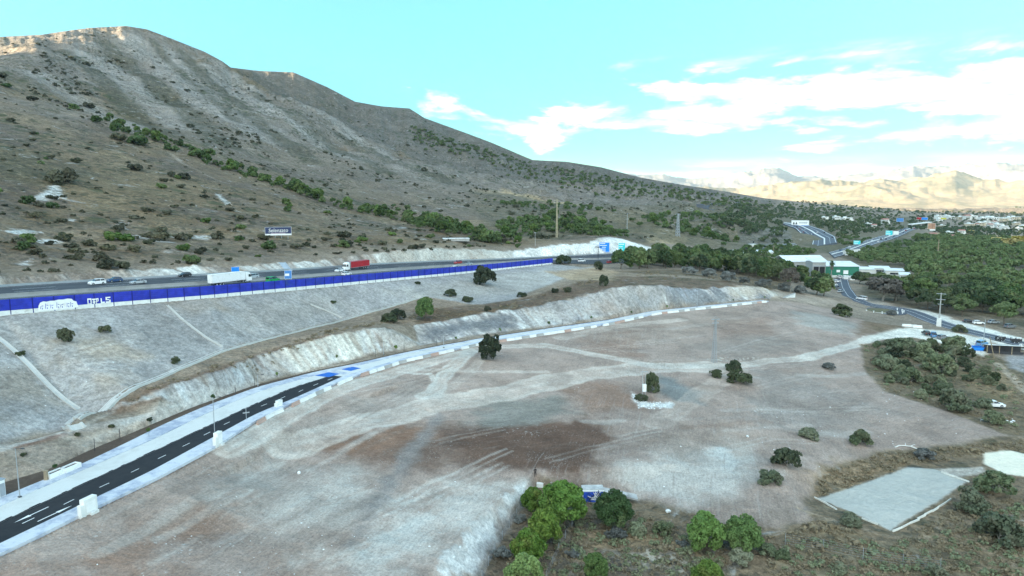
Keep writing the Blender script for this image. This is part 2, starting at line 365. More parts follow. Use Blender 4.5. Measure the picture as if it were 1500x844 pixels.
# hillsides
setc(k_hill, (.23, .175, .112))
setc(k_hill * sstep(-.10, .30, nA) * .8, (.285, .225, .14))
setc(k_hill * sstep(.0, .35, -nA + .35 * nB) * .75, (.15, .128, .112))
setc(k_hill * sstep(.0, .4, nC + .35 * nB) * .65, (.105, .105, .062))
setc(k_hill * sstep(.12, .42, -nC + .5 * nB - .2 * nA) * .5, (.27, .235, .19))
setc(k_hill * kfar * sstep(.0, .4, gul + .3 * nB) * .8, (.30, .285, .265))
setc(k_hill * kfar * sstep(.05, -.30, gul + .25 * nA) * .9, (.07, .076, .052))  # gully vegetation, darkened so its colour carries shading the folds lack
crag = sstep(.12, .4, fbm(GX * 1.0, GZ * 3.2 + GY * .2, 46, 5, .62, 181)) * sstep(60, 200, GZ) * kfar
setc(k_hill * crag * .85, (.42, .41, .39)); setc(k_hill * sstep(.2, .45, fbm(GX, GZ * 3 + GY * .2, 30, 4, .6, 185)) * sstep(60, 180, GZ) * kfar * .6, (.085, .085, .062))
C[...] *= (1 - .24 * k_hill[..., None])
setw(k_hill, 0, 1.0)
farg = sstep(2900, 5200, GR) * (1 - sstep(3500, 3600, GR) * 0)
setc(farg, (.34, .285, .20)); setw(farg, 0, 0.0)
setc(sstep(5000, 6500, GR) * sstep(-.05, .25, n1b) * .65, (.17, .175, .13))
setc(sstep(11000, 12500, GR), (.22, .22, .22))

def bbox(poly, pad):
    p = np.array(poly); lo = p.min(0) - pad; hi = p.max(0) + pad
    return np.nonzero((GX > lo[0]) & (GX < hi[0]) & (GY > lo[1]) & (GY < hi[1]))
def blot(px_poly, col, k=1.0, soft=4.0, wob=3.0, wl=9.0, weight=None, world=False, excl=None):
    poly = px_poly if world else Wxy(px_poly)
    idx = bbox(poly, soft + wob); x, y = GX[idx], GY[idx]
    if len(x) == 0: return
    d = poly_sd(x, y, poly) + wob * 1.6 * fbm(x, y, wl, 4, .6, 141)
    m = sstep(-soft, soft, d) * k
    if excl is not None: m = m * excl[idx]
    C[idx] = C[idx] * (1 - m[:, None]) + np.array(col) * m[:, None]
    if weight:
        for i, v in weight.items(): WT[idx + (np.full(len(x), i),)] = WT[idx + (np.full(len(x), i),)] * (1 - m) + v * m
def trail(px_line, col, half, k=1.0, soft=1.0, world=False, rut=0.0):
    line = px_line if world else Wxy(px_line)
    idx = bbox(line, half + soft + 2); x, y = GX[idx], GY[idx]
    d, s, sd = seg_dist(x, y, line)
    d = d + .5 * half * fbm(x, y, max(half * 3, 3), 3, .6, 151)
    m = sstep(half + soft, half - soft * .5, d) * k * (1 - (rut * sstep(.5, .0, np.abs(d / max(half, .1) - .35)) if rut else 0))
    m *= .75 + .5 * fbm(x, y, 9, 3, .6, 155)
    m = np.clip(m, 0, 1)
    C[idx] = C[idx] * (1 - m[:, None]) + np.array(col) * m[:, None]
# bench and slope under the motorway
PALE = (.45, .44, .41); GRAVEL = (.325, .335, .335); BROWN = (.155, .10, .07); TAN = (.30, .235, .15)
slope_poly = [p[:2] for p in HWNp] + [PZ(870,390,-39.2)[:2]] + Wxy([(800,418),(748,440),(690,446),(640,438)]) + [p[:2] for p in CH][::-1] + Wxy([(60,632),(0,650),(-60,668)])
blot(slope_poly, GRAVEL, 1, 1.5, .5, 9, {0: 0.0, 1: .9}, True)
for poly, c, k in (([(180,455),(240,452),(330,500),(240,530),(180,500)], (.235,.24,.235), .6), ([(0,470),(110,462),(60,500),(0,505)], (.37,.36,.33), .55), ([(330,450),(500,430),(520,455),(400,485),(330,490)], (.34,.33,.30), .5),
    ([(560,425),(760,398),(830,395),(800,420),(640,440)], (.37,.37,.345), .8), ([(90,500),(170,490),(200,520),(120,545)], TAN, .5), ([(0,540),(60,520),(80,580),(0,600)], (.25,.215,.165), .6), ([(130,555),(180,540),(200,560),(150,590)], TAN, .4), ([(250,442),(320,440),(330,455),(260,460)], TAN, .35)):
    blot(poly, c, k, 5, 5, 8)
# strip between drain and cliff top, brown grass
benchp = [p[:2] for p in CH] + Wxy([(700,448),(748,442),(800,420),(830,412),(905,398),(960,402),(1060,408),(1140,420)]) + [p[:2] for p in CLT2][::-1] + [p[:2] for p in CLT][::-1]
blot(benchp, (.27, .225, .175), 1, 1, .6, 6, {0: .35, 1: .5}, True)
blot([(610,455),(700,447),(760,438),(830,420),(880,405),(960,405),(1060,412),(1135,421),(1095,421),(1016,424),(958,418.5),(880,428),(830,441),(750,455),(680,467),(607,478)], (.145, .10, .07), .8, 2, 2, 6, {0: .8})
blot([(800,398),(870,392),(905,398),(900,412),(840,410)], (.36, .29, .20), .9, 3, 3, 8)
blot([(905,398),(1000,395),(1150,400),(1150,428),(1060,408),(960,402)], (.17, .135, .09), .9, 3, 3, 8, {0: .9})
trail([(620,454),(680,460),(750,449)], (.15,.105,.06), 3, .8, 2)
trail([(170,601),(240,570),(330,543),(402,517),(490,493)], BROWN, 1.6, .9, 1.5)
# road cuts
def face(top, foot, col, col2, k=1.0):
    poly = [p[:2] for p in top] + [p[:2] for p in foot][::-1]
    idx = bbox(poly, 3); x, y, z = GX[idx], GY[idx], GZ[idx]
    d = poly_sd(x, y, poly) + .5 * vnoise(x / 3, y / 3, 161)
    m = sstep(-.8, .5, d) * k
    s = seg_dist(x, y, [p[:2] for p in top])[1]
    n = fbm(s, z * .35, 6, 4, .65, 171); n2 = fbm(s, z * .15, 28, 3, .6, 175)
    cc = np.array(col)[None] * (1 - sstep(-.15, .35, n2 + .5 * n)[:, None]) + np.array(col2)[None] * sstep(-.15, .35, n2 + .5 * n)[:, None]
    fl = fbm(s, z * .12, 2.2, 3, .6, 177) + .6 * fbm(s, z * .08, .9, 2, .6, 178); cc *= np.clip(1 + .75 * n + .5 * fl, .3, 1.7)[:, None]; dk = sstep(.22, .42, fbm(s, z * .5, 9, 4, .65, 179))[:, None] * .6; cc = cc * (1 - dk) + dk * np.array((.15, .115, .09))
    C[idx] = C[idx] * (1 - m[:, None]) + cc * m[:, None]
    for i, v in ((0, .12), (1, .5), (2, 0)): WT[idx + (np.full(len(x), i),)] = WT[idx + (np.full(len(x), i),)] * (1 - m) + v * m
footL = [PZ(x, y, RZ)[:2] for x, y in ((130,627),(226,608),(272,600),(375,561),(463,541),(535,522.5),(615,507))]
footR = [PZ(x, y, RZ)[:2] for x, y in CB[4:]]
face(CLT, footL, (.52, .49, .43), (.36, .37, .37)); face([PD(567,480.6,208), PD(590,490,211), PD(617,505,213.5)], [PD(540,500,205), PD(560,515,204), PD(615,508,212)], (.47,.46,.42), (.42,.42,.40))
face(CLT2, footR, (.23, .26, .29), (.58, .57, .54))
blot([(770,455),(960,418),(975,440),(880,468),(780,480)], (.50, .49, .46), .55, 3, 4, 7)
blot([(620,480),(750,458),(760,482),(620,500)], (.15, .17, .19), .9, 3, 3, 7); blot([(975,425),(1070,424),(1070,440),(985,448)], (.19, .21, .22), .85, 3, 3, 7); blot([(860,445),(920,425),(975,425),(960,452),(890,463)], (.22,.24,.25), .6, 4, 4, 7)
blot([(1070,424),(1140,424),(1150,436),(1070,440)], (.50, .46, .39), .8, 3, 3, 5)
face(CT, HWFp, (.54, .52, .48), (.22, .19, .16))
blot([(560,371),(641,364),(750,368),(750,379),(641,383),(555,387)], (.54, .51, .45), .75, 1, 2, 6)
blot([(755,367),(814,359),(865,356),(891,347),(923,354),(960,364),(937,371),(878,372),(814,376),(750,379)], (.72, .70, .66), 1, 1, 2, 6, {0: .15})
# small bank below the drain path
blot([(0,662),(93,640),(226,611),(272,602),(186,640),(67,692),(0,710)], (.29, .255, .215), 1, 1, 1, 5, {0: .2, 1: .4})
blot([(100,640),(226,611),(268,604),(190,636),(120,662)], (.44, .40, .34), .8, 1.5, 2, 4)
trail([(-60,675),(0,658),(93,633.5),(128,626),(226,608),(272,600),(375,563)], PALE, 1.0, .95, .4)
blot([(70,640),(93,636),(60,645)], (.17,.09,.065), .8, 1, .5, 3); trail([(95,637),(60,646),(25,655)], (.17,.09,.065), .5, .7, .4)
# the graded lot
lotp = lot_side + Wxy([(1150,441),(1215,452),(1262,468),(1290,490),(1262,505),(1268,545),(1300,575),(1380,600),(1476,638),(1400,650),(1290,660),(1210,690),(1180,735),(1190,760),(1140,775),(1060,765),(960,735),(862,715),(790,707),(700,790),(655,844),(620,900),(-60,900)])
blot(lotp, (.32, .268, .235), 1, 1.2, .8, 8, {0: 0.0, 1: 1.0, 2: 1.0}, True)
GR_ = (.27, .285, .28); WH = (.52, .515, .48); BR = (.125, .082, .062); RB = (.22, .14, .10); PK = (.31, .26, .22)
for poly, c, k, s in (
    ([(430,660),(620,615),(700,625),(860,610),(905,640),(870,690),(790,700),(700,690),(560,690)], BR, .62, 6),
    ([(640,650),(720,620),(860,615),(900,640),(860,690),(760,690)], BR, .75, 4), ([(440,655),(620,622),(640,640),(520,668)], RB, .7, 4),
    ([(0,840),(150,800),(330,730),(430,700),(420,730),(300,790),(200,844)], RB, .55, 8), ([(380,800),(520,750),(560,790),(420,840)], RB, .4, 8),
    ([(400,700),(520,690),(600,740),(540,800),(420,790),(360,740)], WH, .45, 10), ([(630,720),(770,705),(740,750),(660,800),(560,844),(520,820)], WH, .5, 8),
    ([(700,590),(820,580),(840,605),(760,625),(690,620)], (.215,.215,.195), .75, 5), ([(400,640),(500,590),(600,560),(640,580),(560,610)], (.33,.31,.285), .5, 6),
    ([(820,570),(900,560),(960,590),(930,600),(860,600)], RB, .5, 5), ([(960,545),(1030,575),(1025,590),(965,580)], (.20,.22,.22), .8, 3), ([(860,500),(930,490),(940,520),(870,520)], RB, .4, 6), ([(1040,470),(1130,465),(1130,490),(1050,500)], RB, .3, 6), ([(1000,505),(1100,490),(1180,500),(1100,530)], (.24,.225,.205), .4, 6),
    ([(900,700),(990,650),(1090,650),(1130,690),(1080,720),(1000,740),(930,720)], WH, .55, 6), ([(920,640),(1060,620),(1150,640),(1000,670)], PK, .5, 8), ([(1130,590),(1250,585),(1250,605),(1180,610)], RB, .45, 6), ([(1100,540),(1200,560),(1300,600),(1200,640),(1100,620)], (.26,.25,.235), .5, 8),
    ([(640,600),(560,700),(500,800),(520,800),(590,700),(650,610)], (.225,.22,.215), .6, 2), ([(1060,740),(1170,740),(1150,775),(1070,765)], (.22,.19,.165), .6, 5), ([(1160,455),(1255,475),(1240,490),(1170,475)], (.33,.34,.32), .6, 5),
    ([(880,450),(1020,460),(1120,448),(1000,500),(880,500)], PK, .45, 8), ([(320,720),(400,650),(440,640),(380,720)], (.35,.345,.32), .5, 6)):
    blot(poly, c, min(1, k * 1.3), s * .7, s * .9, 9, None)
# packed tracks
for ln, hw, k in (([(330,660),(420,610),(500,570),(600,540),(690,515),(720,508)], 2.2, .8), ([(420,655),(520,625),(640,590),(760,570),(860,548),(950,540),(1050,538)], 4.5, .55), ([(690,515),(655,545),(635,575),(620,580)], 2.0, .8), ([(585,545),(630,548),(637,560),(628,575)], .6, .8),
    ([(720,508),(800,506),(900,525),(960,537),(1080,536),(1180,524),(1250,506),(1300,492)], 1.9, .75), ([(1180,524),(1250,506),(1300,490),(1340,486)], 2.3, .9), ([(720,508),(690,545),(640,580)], 1.2, .4), ([(820,495),(900,478),(1000,468)], 2.2, .45), ([(1080,540),(1010,590),(960,620)], 3, .3), ([(600,540),(700,545),(800,545)], .8, .5)):
    trail(ln, (.57, .53, .475), hw, min(1, k * 1.4), .6, rut=.35)
for i in range(34):                                                     # wheel marks of the graders
    a = rnd.uniform(0, 1); x0 = rnd.uniform(60, 620); y0 = rnd.uniform(640, 830); ll = rnd.uniform(60, 170)
    c = WH if rnd.random() < .6 else (.20, .175, .15)
    trail([(x0, y0), (x0 + ll * .5, y0 - ll * .26), (x0 + ll, y0 - ll * rnd.uniform(.42, .6))], c, rnd.uniform(.25, .9), rnd.uniform(.2, .45), .5)
for i in range(16):
    x0 = rnd.uniform(820, 1250); y0 = rnd.uniform(480, 640); ll = rnd.uniform(50, 140)
    trail([(x0, y0), (x0 + ll * .5, y0 + rnd.uniform(-6, 4)), (x0 + ll, y0 + rnd.uniform(-12, 12))], WH if rnd.random() < .6 else RB, rnd.uniform(.5, 1.4), rnd.uniform(.2, .4), .8)
for i in range(54):                                                     # thin ruts, in pairs
    x0 = rnd.uniform(40, 1150); y0 = rnd.uniform(500, 830); ll = rnd.uniform(50, 190); sl = rnd.uniform(.35, .62) if x0 < 640 and y0 > 600 else rnd.uniform(-.05, .3)
    if x0 > 700 and y0 > 690: continue
    P0 = Wxy([(x0, y0), (x0 + ll * .35, y0 - ll * sl * .4), (x0 + ll * .7, y0 - ll * sl * .72), (x0 + ll, y0 - ll * sl)]); c = rnd.choice((WH, WH, (.15, .12, .10)))
    n0 = np.array([P0[-1][1] - P0[0][1], P0[0][0] - P0[-1][0]]); n0 /= np.hypot(*n0); k0 = rnd.uniform(.25, .5)
    for o0 in (-.9, .9): trail([q + n0 * o0 for q in P0], c, rnd.uniform(.18, .32), k0, .22, world=True)
blot([(925,575),(950,590),(985,590),(980,597),(935,597)], (.66, .67, .65), 1, 1.2, 1.2, 3, {1: 1.0})
blot([(1030,660),(1060,657),(1080,675),(1075,690),(1050,690),(1060,675)], (.50, .505, .48), .75, 1.5, 2, 4); blot([(640,844),(690,775),(735,730),(770,712),(755,745),(705,844)], (.66, .655, .63), 1, 1.2, 1.5, 4, {1: 1.0, 2: .2}); blot([(700,800),(745,745),(765,730),(710,844),(690,844)], (.33,.35,.365), .8, 1, 1.5, 3)
# scrub land at the bottom right
low = Wxy([(790,708),(862,716),(960,736),(1060,766),(1140,777),(1190,762),(1180,735),(1212,690),(1290,662),(1400,652),(1476,640),(1560,640),(1560,900),(640,900),(706,844),(746,770)])
blot(low, (.185, .15, .105), 1, 1.2, 1.0, 5, {0: .75, 1: .25, 2: 0}, True)
for poly, c, k, s in (([(840,785),(900,775),(1010,790),(1080,815),(1060,830),(960,800),(870,800),(840,844),(815,844)], TAN, .75, 2), ([(1180,690),(1260,670),(1340,660),(1330,685),(1200,725)], (.225,.175,.115), .8, 3), ([(870,810),(1010,808),(1060,844),(860,844)], (.10,.09,.08), .8, 3), ([(900,810),(960,808),(1020,825),(1000,842),(930,835)], (.42,.40,.34), .8, 2), ([(1060,700),(1110,690),(1100,720)], GR_, .3, 3),
    ([(780,735),(830,765),(800,844),(720,844),(745,775)], (.13,.105,.08), .7, 3), ([(830,765),(800,844),(840,844),(855,790),(880,760)], (.12,.11,.095), .6, 2.5), ([(1320,800),(1500,800),(1500,844),(1320,844)], (.215,.17,.11), .6, 4), ([(1150,780),(1300,790),(1400,790),(1400,844),(1150,844)], (.165,.145,.10), .6, 4), ([(1400,700),(1500,690),(1500,720),(1420,720)], (.20,.16,.11), .6, 3)):
    blot(poly, c, min(1, k * 1.35), s * .8, s, 6, None)
trail([(1170,745),(1230,765),(1300,786),(1360,786),(1410,783),(1430,798),(1460,815),(1500,835)], (.34, .28, .205), .45, .8, .4); trail([(1410,783),(1440,760),(1500,735)], (.34,.28,.205), .4, .7, .4)
court = Wxy([(1197,730),(1305,777),(1418,706),(1370,687),(1330,684)])
blot(court, (.44, .45, .42), 1, .35, .15, 3, {0: 0, 1: .15, 2: 0}, True)
blot([(1440,664),(1480,660),(1520,668),(1520,700),(1470,694),(1442,680)], (.74, .70, .58), 1, .5, .3, 5, {0: 0, 1: .0})
blot([(1370,687),(1440,684),(1445,692),(1400,700)], (.42,.41,.375), .9, .6, .5, 4, {0: 0})
# thicket, parking and dirt road on the right
thk = Wxy([(1262,505),(1340,492),(1400,500),(1440,512),(1470,528),(1560,560),(1560,640),(1476,638),(1380,600),(1300,575),(1268,545)])
blot(thk, (.175, .145, .10), 1, 1.0, 1.0, 6, {0: .6, 1: .2, 2: 0}, True)
blot([(1400,545),(1480,540),(1500,590),(1440,590)], (.25, .195, .12), .8, 3, 3, 6)
blot([(1340,505),(1395,508),(1420,515),(1395,520)], (.33,.27,.19), .8, 1, 1, 4)
blot([(1262,502),(1295,486),(1330,480),(1390,485),(1440,496),(1460,508),(1440,522),(1395,506),(1335,494),(1290,497)], (.64, .61, .54), 1, 1.5, 1, 6, {0: 0, 1: .4})
blot([(1332,452),(1360,455),(1420,474),(1500,497),(1560,512),(1560,530),(1440,497),(1375,472)], (.64, .62, .56), 1, 1.5, 1, 6, {0: 0, 1: .3})
blot([(1470,515),(1560,525),(1560,560),(1480,540)], (.27, .28, .29), .9, 1.5, 1, 5); trail([(1460,532),(1480,550),(1510,580)], (.42,.37,.30), 1.3, .9, .6)
blot([(1262,470),(1320,478),(1290,487),(1255,492)], (.17, .115, .07), .7, 2, 2, 6, {0: .4}); blot([(1130,425),(1220,438),(1235,448),(1150,440)], (.34,.30,.25), .8, 2, 2, 5)
blot([(1250,435),(1290,440),(1310,448),(1275,445)], (.36,.34,.30), .8, 1.5, 1, 5)
forest = Wxy([(1260,432),(1340,452),(1400,462),(1500,490),(1600,500)]) + [np.array((900., 900.)), np.array((600., 1100.)), np.array((330., 800.)), np.array((290., 560.))]
blot(forest, (.14, .125, .09), 1, 4, 3, 10, {0: .5, 1: 0, 2: 0}, True)
blot([(1390,467),(1430,475),(1470,487),(1500,495),(1500,480),(1440,462)], (.22,.19,.15), .9, 1.5, 1, 5)
# far ground to the right: scrub and woods; quarry-like cuts
for poly, c, k, s in (([(1085,335),(1140,331),(1160,345),(1150,362),(1095,362)], (.28,.29,.31), .9, 6), ([(1060,335),(1100,330),(1095,360),(1060,350)], (.26,.225,.18), .7, 8), ([(1225,345),(1280,340),(1300,352),(1270,362),(1225,360)], (.27,.235,.19), .7, 8), ([(945,345),(975,332),(1010,352),(1000,358),(950,356)], (.36,.29,.19), .95, 3), ([(730,280),(780,285),(840,298),(860,302),(800,300)], (.46,.37,.23), .85, 8), ([(700,275),(760,285),(740,288),(690,280)], (.40,.33,.21), .5, 8), ([(880,308),(950,312),(980,325),(960,330),(880,322)], (.30,.235,.15), .7, 12), ([(540,318),(700,322),(740,335),(600,330)], (.36,.29,.18), .35, 10), ([(1360,340),(1500,345),(1500,352),(1400,352)], (.34,.27,.15), .7, 10), ([(820,352),(870,346),(900,345),(880,352)], (.20,.17,.14), .5, 4)):
    blot(poly, c, k, s, s, s * 2, None)
face([PD(1080,340,868), PD(1092,334,880), PD(1120,331,888), PD(1146,334,890), PD(1160,346,880)], [PD(1084,362,835), PD(1118,362.5,840), PD(1156,361,850)], (.27,.31,.36), (.17,.18,.20))
for poly, k in (([(940,300),(1130,300),(1340,318),(1340,370),(1180,372),(1060,366),(940,350)], .6), ([(680,278),(940,300),(940,350),(745,352)], .45)): blot(poly, (.115, .115, .072), k, 14, 14, 30, {0: 1.0})
bk = [PD(345,100,1600)[:2], PD(400,141,1500)[:2], PD(470,176,1420)[:2], PD(560,216,1330)[:2], PD(640,246,1250)[:2], PD(720,268,1250)[:2], PD(900,275,1700)[:2], PD(1060,285,2000)[:2], np.array((1000., 3600.)), np.array((-700., 3200.))]
blot(bk, (.125, .125, .118), .75, 20, 20, 60, None, True)
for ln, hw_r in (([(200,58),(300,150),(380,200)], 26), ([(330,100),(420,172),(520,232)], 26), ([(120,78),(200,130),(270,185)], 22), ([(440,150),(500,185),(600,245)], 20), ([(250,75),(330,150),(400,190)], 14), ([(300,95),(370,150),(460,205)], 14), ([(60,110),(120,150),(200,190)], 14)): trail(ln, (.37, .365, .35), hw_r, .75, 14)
for ln, hw_r in (([(160,68),(250,150),(330,212)], 16), ([(272,82),(360,165),(452,232)], 16), ([(380,140),(460,190),(560,250)], 16), ([(500,200),(570,235),(660,268)], 18), ([(90,75),(165,135),(240,195)], 14), ([(225,60),(320,152),(350,180)], 8)): trail(ln, (.055, .062, .042), hw_r, .8, 10)  # dark gully growth, its tone standing in for shade between the ribs
# limestone scars on the hillside
for poly in ([(70,275),(85,265),(95,290),(70,295),(40,292),(60,287)], [(50,352),(90,350),(95,356),(60,357)], [(180,345),(215,344),(220,349),(185,349)], [(100,317),(112,325),(104,325)], [(315,283),(322,285),(340,300),(330,300)], [(20,385),(40,383),(42,388),(25,388)], [(0,338),(40,336),(60,340),(20,343)], [(250,347),(300,345),(330,349),(270,350)]):
    blot(poly, (.58, .575, .55), .9, 1, 2, 4)
for ln in ([(640,352),(660,358),(690,352)], [(250,225),(300,255),(330,268)], [(320,140),(350,160),(380,168)]): trail(ln, (.40,.36,.30), 1.6, .5, 1.5)
lum = C.mean(-1, keepdims=True); pale = sstep(.36, .52, lum); C = C * (np.array((1.0, .93, .885)) * (1 - pale) + np.array((.95, .95, .94)) * pale)
for pl_ in (court, Wxy([(1440,664),(1480,660),(1520,668),(1520,700),(1470,694),(1442,680)])):
    ix_ = bbox(pl_, 2); SMO[ix_] *= 1 - .75 * sstep(-.4, .6, poly_sd(GX[ix_], GY[ix_], pl_))
C = np.clip(C, .02, .8)

# ------------------------------------------------------------------ ground mesh
def grid_mesh(name):
    me = bpy.data.meshes.new(name)
    nv = NRR * NA; me.vertices.add(nv)
    co = np.stack([GX, GY, GZ], -1).reshape(-1, 3).astype(np.float32)
    me.vertices.foreach_set('co', co.ravel())
    j, i = np.meshgrid(np.arange(NRR - 1), np.arange(NA - 1), indexing='ij')
    a = (j * NA + i).ravel(); q = np.stack([a, a + 1, a + NA + 1, a + NA], -1)[:, ::-1]
    nf = len(q); me.loops.add(nf * 4); me.polygons.add(nf)
    me.loops.foreach_set('vertex_index', q.astype(np.int32).ravel())
    me.polygons.foreach_set('loop_start', np.arange(0, nf * 4, 4, dtype=np.int32)); me.polygons.foreach_set('use_smooth', np.ones(nf, bool))
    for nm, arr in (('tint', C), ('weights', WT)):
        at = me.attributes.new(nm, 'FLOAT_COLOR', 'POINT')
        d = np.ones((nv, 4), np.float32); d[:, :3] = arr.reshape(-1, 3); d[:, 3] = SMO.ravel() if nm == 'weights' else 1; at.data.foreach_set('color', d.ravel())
    me.update(); me.validate()
    o = bpy.data.objects.new(name, me); COL.objects.link(o); return o
gm, nt, b = mat('ground'); g = NT(nt)
P = g.pos(); tint = g.n('ShaderNodeAttribute', attribute_name='tint').outputs['Color']; wat = g.n('ShaderNodeAttribute', attribute_name='weights'); ws = g.sep(wat.outputs['Color'])
scrub, stone, streak = ws[0], ws[1], ws[2]
fine = g.noise(P, .9, 8, .68); mid = g.noise(P, .12, 7, .65, .4); big = g.noise(P, .02, 5, .6)
grit = g.noise(P, 2.6, 6, .75); kf = g.math('ADD', 1.0, g.math('MULTIPLY', g.math('SUBTRACT', g.ramp(fine, .32, .68, .74, 1.26), 1.0), g.math('SUBTRACT', 1.0, g.math('MULTIPLY', streak, .75)))); k = g.math('MULTIPLY', g.math('MULTIPLY', kf, g.ramp(grit, .34, .66, .80, 1.20)), g.math('MULTIPLY', g.ramp(mid, .25, .75, .78, 1.22), g.ramp(big, .3, .7, .88, 1.12)))
k = g.math('ADD', 1.0, g.math('MULTIPLY', g.math('SUBTRACT', k, 1.0), wat.outputs['Alpha'])); gray = g.n('ShaderNodeCombineColor'); [g.put(gray.inputs[i], k) for i in range(3)]
c = g.mix(1.0, tint, gray.outputs[0], 'MULTIPLY')
# graded streaks, two directions of travel
s1 = g.noise(g.along(P, (14, .9, 3), R(76)), 1.0, 8, .7, .4); s2 = g.noise(g.along(P, (16, 1.0, 3), R(30)), 1.0, 8, .7, .4)
sel = g.ramp(g.noise(P, .012, 2), .42, .58)
f1_ = g.noise(g.along(P, (1.7, .42, 1), R(76)), 1.0, 6, .7, .3); f2_ = g.noise(g.along(P, (1.9, .5, 1), R(30)), 1.0, 6, .7, .3)
ff = g.math('ADD', g.math('MULTIPLY', f1_, g.math('SUBTRACT', 1.0, sel)), g.math('MULTIPLY', f2_, sel)); fk = g.math('ADD', 1.0, g.math('MULTIPLY', streak, g.math('SUBTRACT', g.ramp(ff, .3, .7, .87, 1.13), 1.0))); fg = g.n('ShaderNodeCombineColor'); [g.put(fg.inputs[i], fk) for i in range(3)]; c = g.mix(1.0, c, fg.outputs[0], 'MULTIPLY')
st = g.math('ADD', g.math('MULTIPLY', s1, g.math('SUBTRACT', 1.0, sel)), g.math('MULTIPLY', s2, sel))
c = g.mix(g.math('MULTIPLY', g.ramp(st, .52, .72), g.math('MULTIPLY', streak, .26)), c, (.46, .45, .42)); c = g.mix(g.math('MULTIPLY', g.ramp(st, .46, .27), g.math('MULTIPLY', streak, .30)), c, (.17, .13, .105))
# loose stones and gravel
wv = g.n('ShaderNodeVectorMath', operation='ADD'); g.put(wv.inputs[0], P); wc = g.n('ShaderNodeCombineXYZ'); [g.put(wc.inputs[i], g.math('MULTIPLY', g.noise(g.scale(P, (1, 1, 1), .7 * i), 1.3, 4, .7), 1.6)) for i in range(3)]; g.put(wv.inputs[1], wc.outputs[0]); PV = wv.outputs[0]
v1 = g.voro(PV, .75); vf = g.math('MULTIPLY', g.ramp(v1['Distance'], .20, .12), g.ramp(g.noise(P, .07, 6, .7), .54, .66)); c = g.mix(g.math('MULTIPLY', vf, g.math('MULTIPLY', stone, .6)), c, (.58, .57, .54))
v2 = g.voro(PV, 2.1); c = g.mix(g.math('MULTIPLY', g.ramp(v2['Distance'], .3, .1), g.math('MULTIPLY', stone, g.ramp(g.noise(P, .2, 3), .45, .65, 0, .6))), c, (.50, .49, .46)); c = g.mix(g.math('MULTIPLY', g.ramp(g.noise(P, 2.6, 6, .7), .58, .75), g.math('MULTIPLY', stone, .45)), c, (.12, .105, .09))
# dry scrub: dark tussocks, grey thorn, straw and rock
dist = g.noise(P, .3, 3); pv = g.n('ShaderNodeVectorMath', operation='ADD'); g.put(pv.inputs[0], P); cv = g.n('ShaderNodeCombineXYZ'); [g.put(cv.inputs[i], g.math('MULTIPLY', dist, 4.0)) for i in range(3)]; g.put(pv.inputs[1], cv.outputs[0])
t1 = g.ramp(g.voro(pv.outputs[0], .2)['Distance'], .5, .24); t2 = g.ramp(g.voro(pv.outputs[0], .5)['Distance'], .55, .25); t3 = g.ramp(g.voro(pv.outputs[0], .07)['Distance'], .42, .2)
dn = g.ramp(g.noise(P, .018, 5, .65), .40, .62); dn2 = g.ramp(g.noise(P, .055, 4, .6), .42, .6)
c = g.mix(g.math('MULTIPLY', g.math('MULTIPLY', g.ramp(g.noise(P, .22, 6, .72), .53, .68), scrub), .75), c, (.34, .285, .185))
c = g.mix(g.math('MULTIPLY', g.math('MULTIPLY', t2, dn2), g.math('MULTIPLY', scrub, .85)), c, (.075, .068, .052))
c = g.mix(g.math('MULTIPLY', g.math('MULTIPLY', t1, dn), g.math('MULTIPLY', scrub, .9)), c, (.05, .055, .032))
c = g.mix(g.math('MULTIPLY', g.math('MULTIPLY', t3, g.ramp(g.noise(P, .009, 3), .47, .6)), g.math('MULTIPLY', scrub, .7)), c, (.06, .075, .04))
t4 = g.ramp(g.noise(P, .75, 5, .75), .47, .60); c = g.mix(g.math('MULTIPLY', g.math('MULTIPLY', t4, g.ramp(g.noise(P, .05, 5, .65), .36, .58)), g.math('MULTIPLY', scrub, .6)), c, (.085, .078, .058))
rk = g.math('MULTIPLY', g.ramp(g.noise(g.scale(P, (1, 1, 3)), .06, 8, .75, .8), .58, .68), scrub); c = g.mix(g.math('MULTIPLY', rk, .8), c, (.40, .385, .36))
g.put(b.inputs['Base Color'], c); b.inputs['Roughness'].default_value = .95; b.inputs['Specular IOR Level'].default_value = .1
hh = g.math('ADD', g.math('MULTIPLY', fine, .35), g.math('ADD', g.math('MULTIPLY', mid, .8), g.math('ADD', g.math('MULTIPLY', g.math('MULTIPLY', t1, scrub), .6), g.math('MULTIPLY', g.math('MULTIPLY', t2, scrub), .3))))
g.put(b.inputs['Normal'], g.bump(hh, 1.4, .8))
ground = grid_mesh('ground'); ground.data.materials.append(gm); ground['kind'] = 'structure'; ground['label'] = 'dry hillsides, road cuts and graded earth lot'

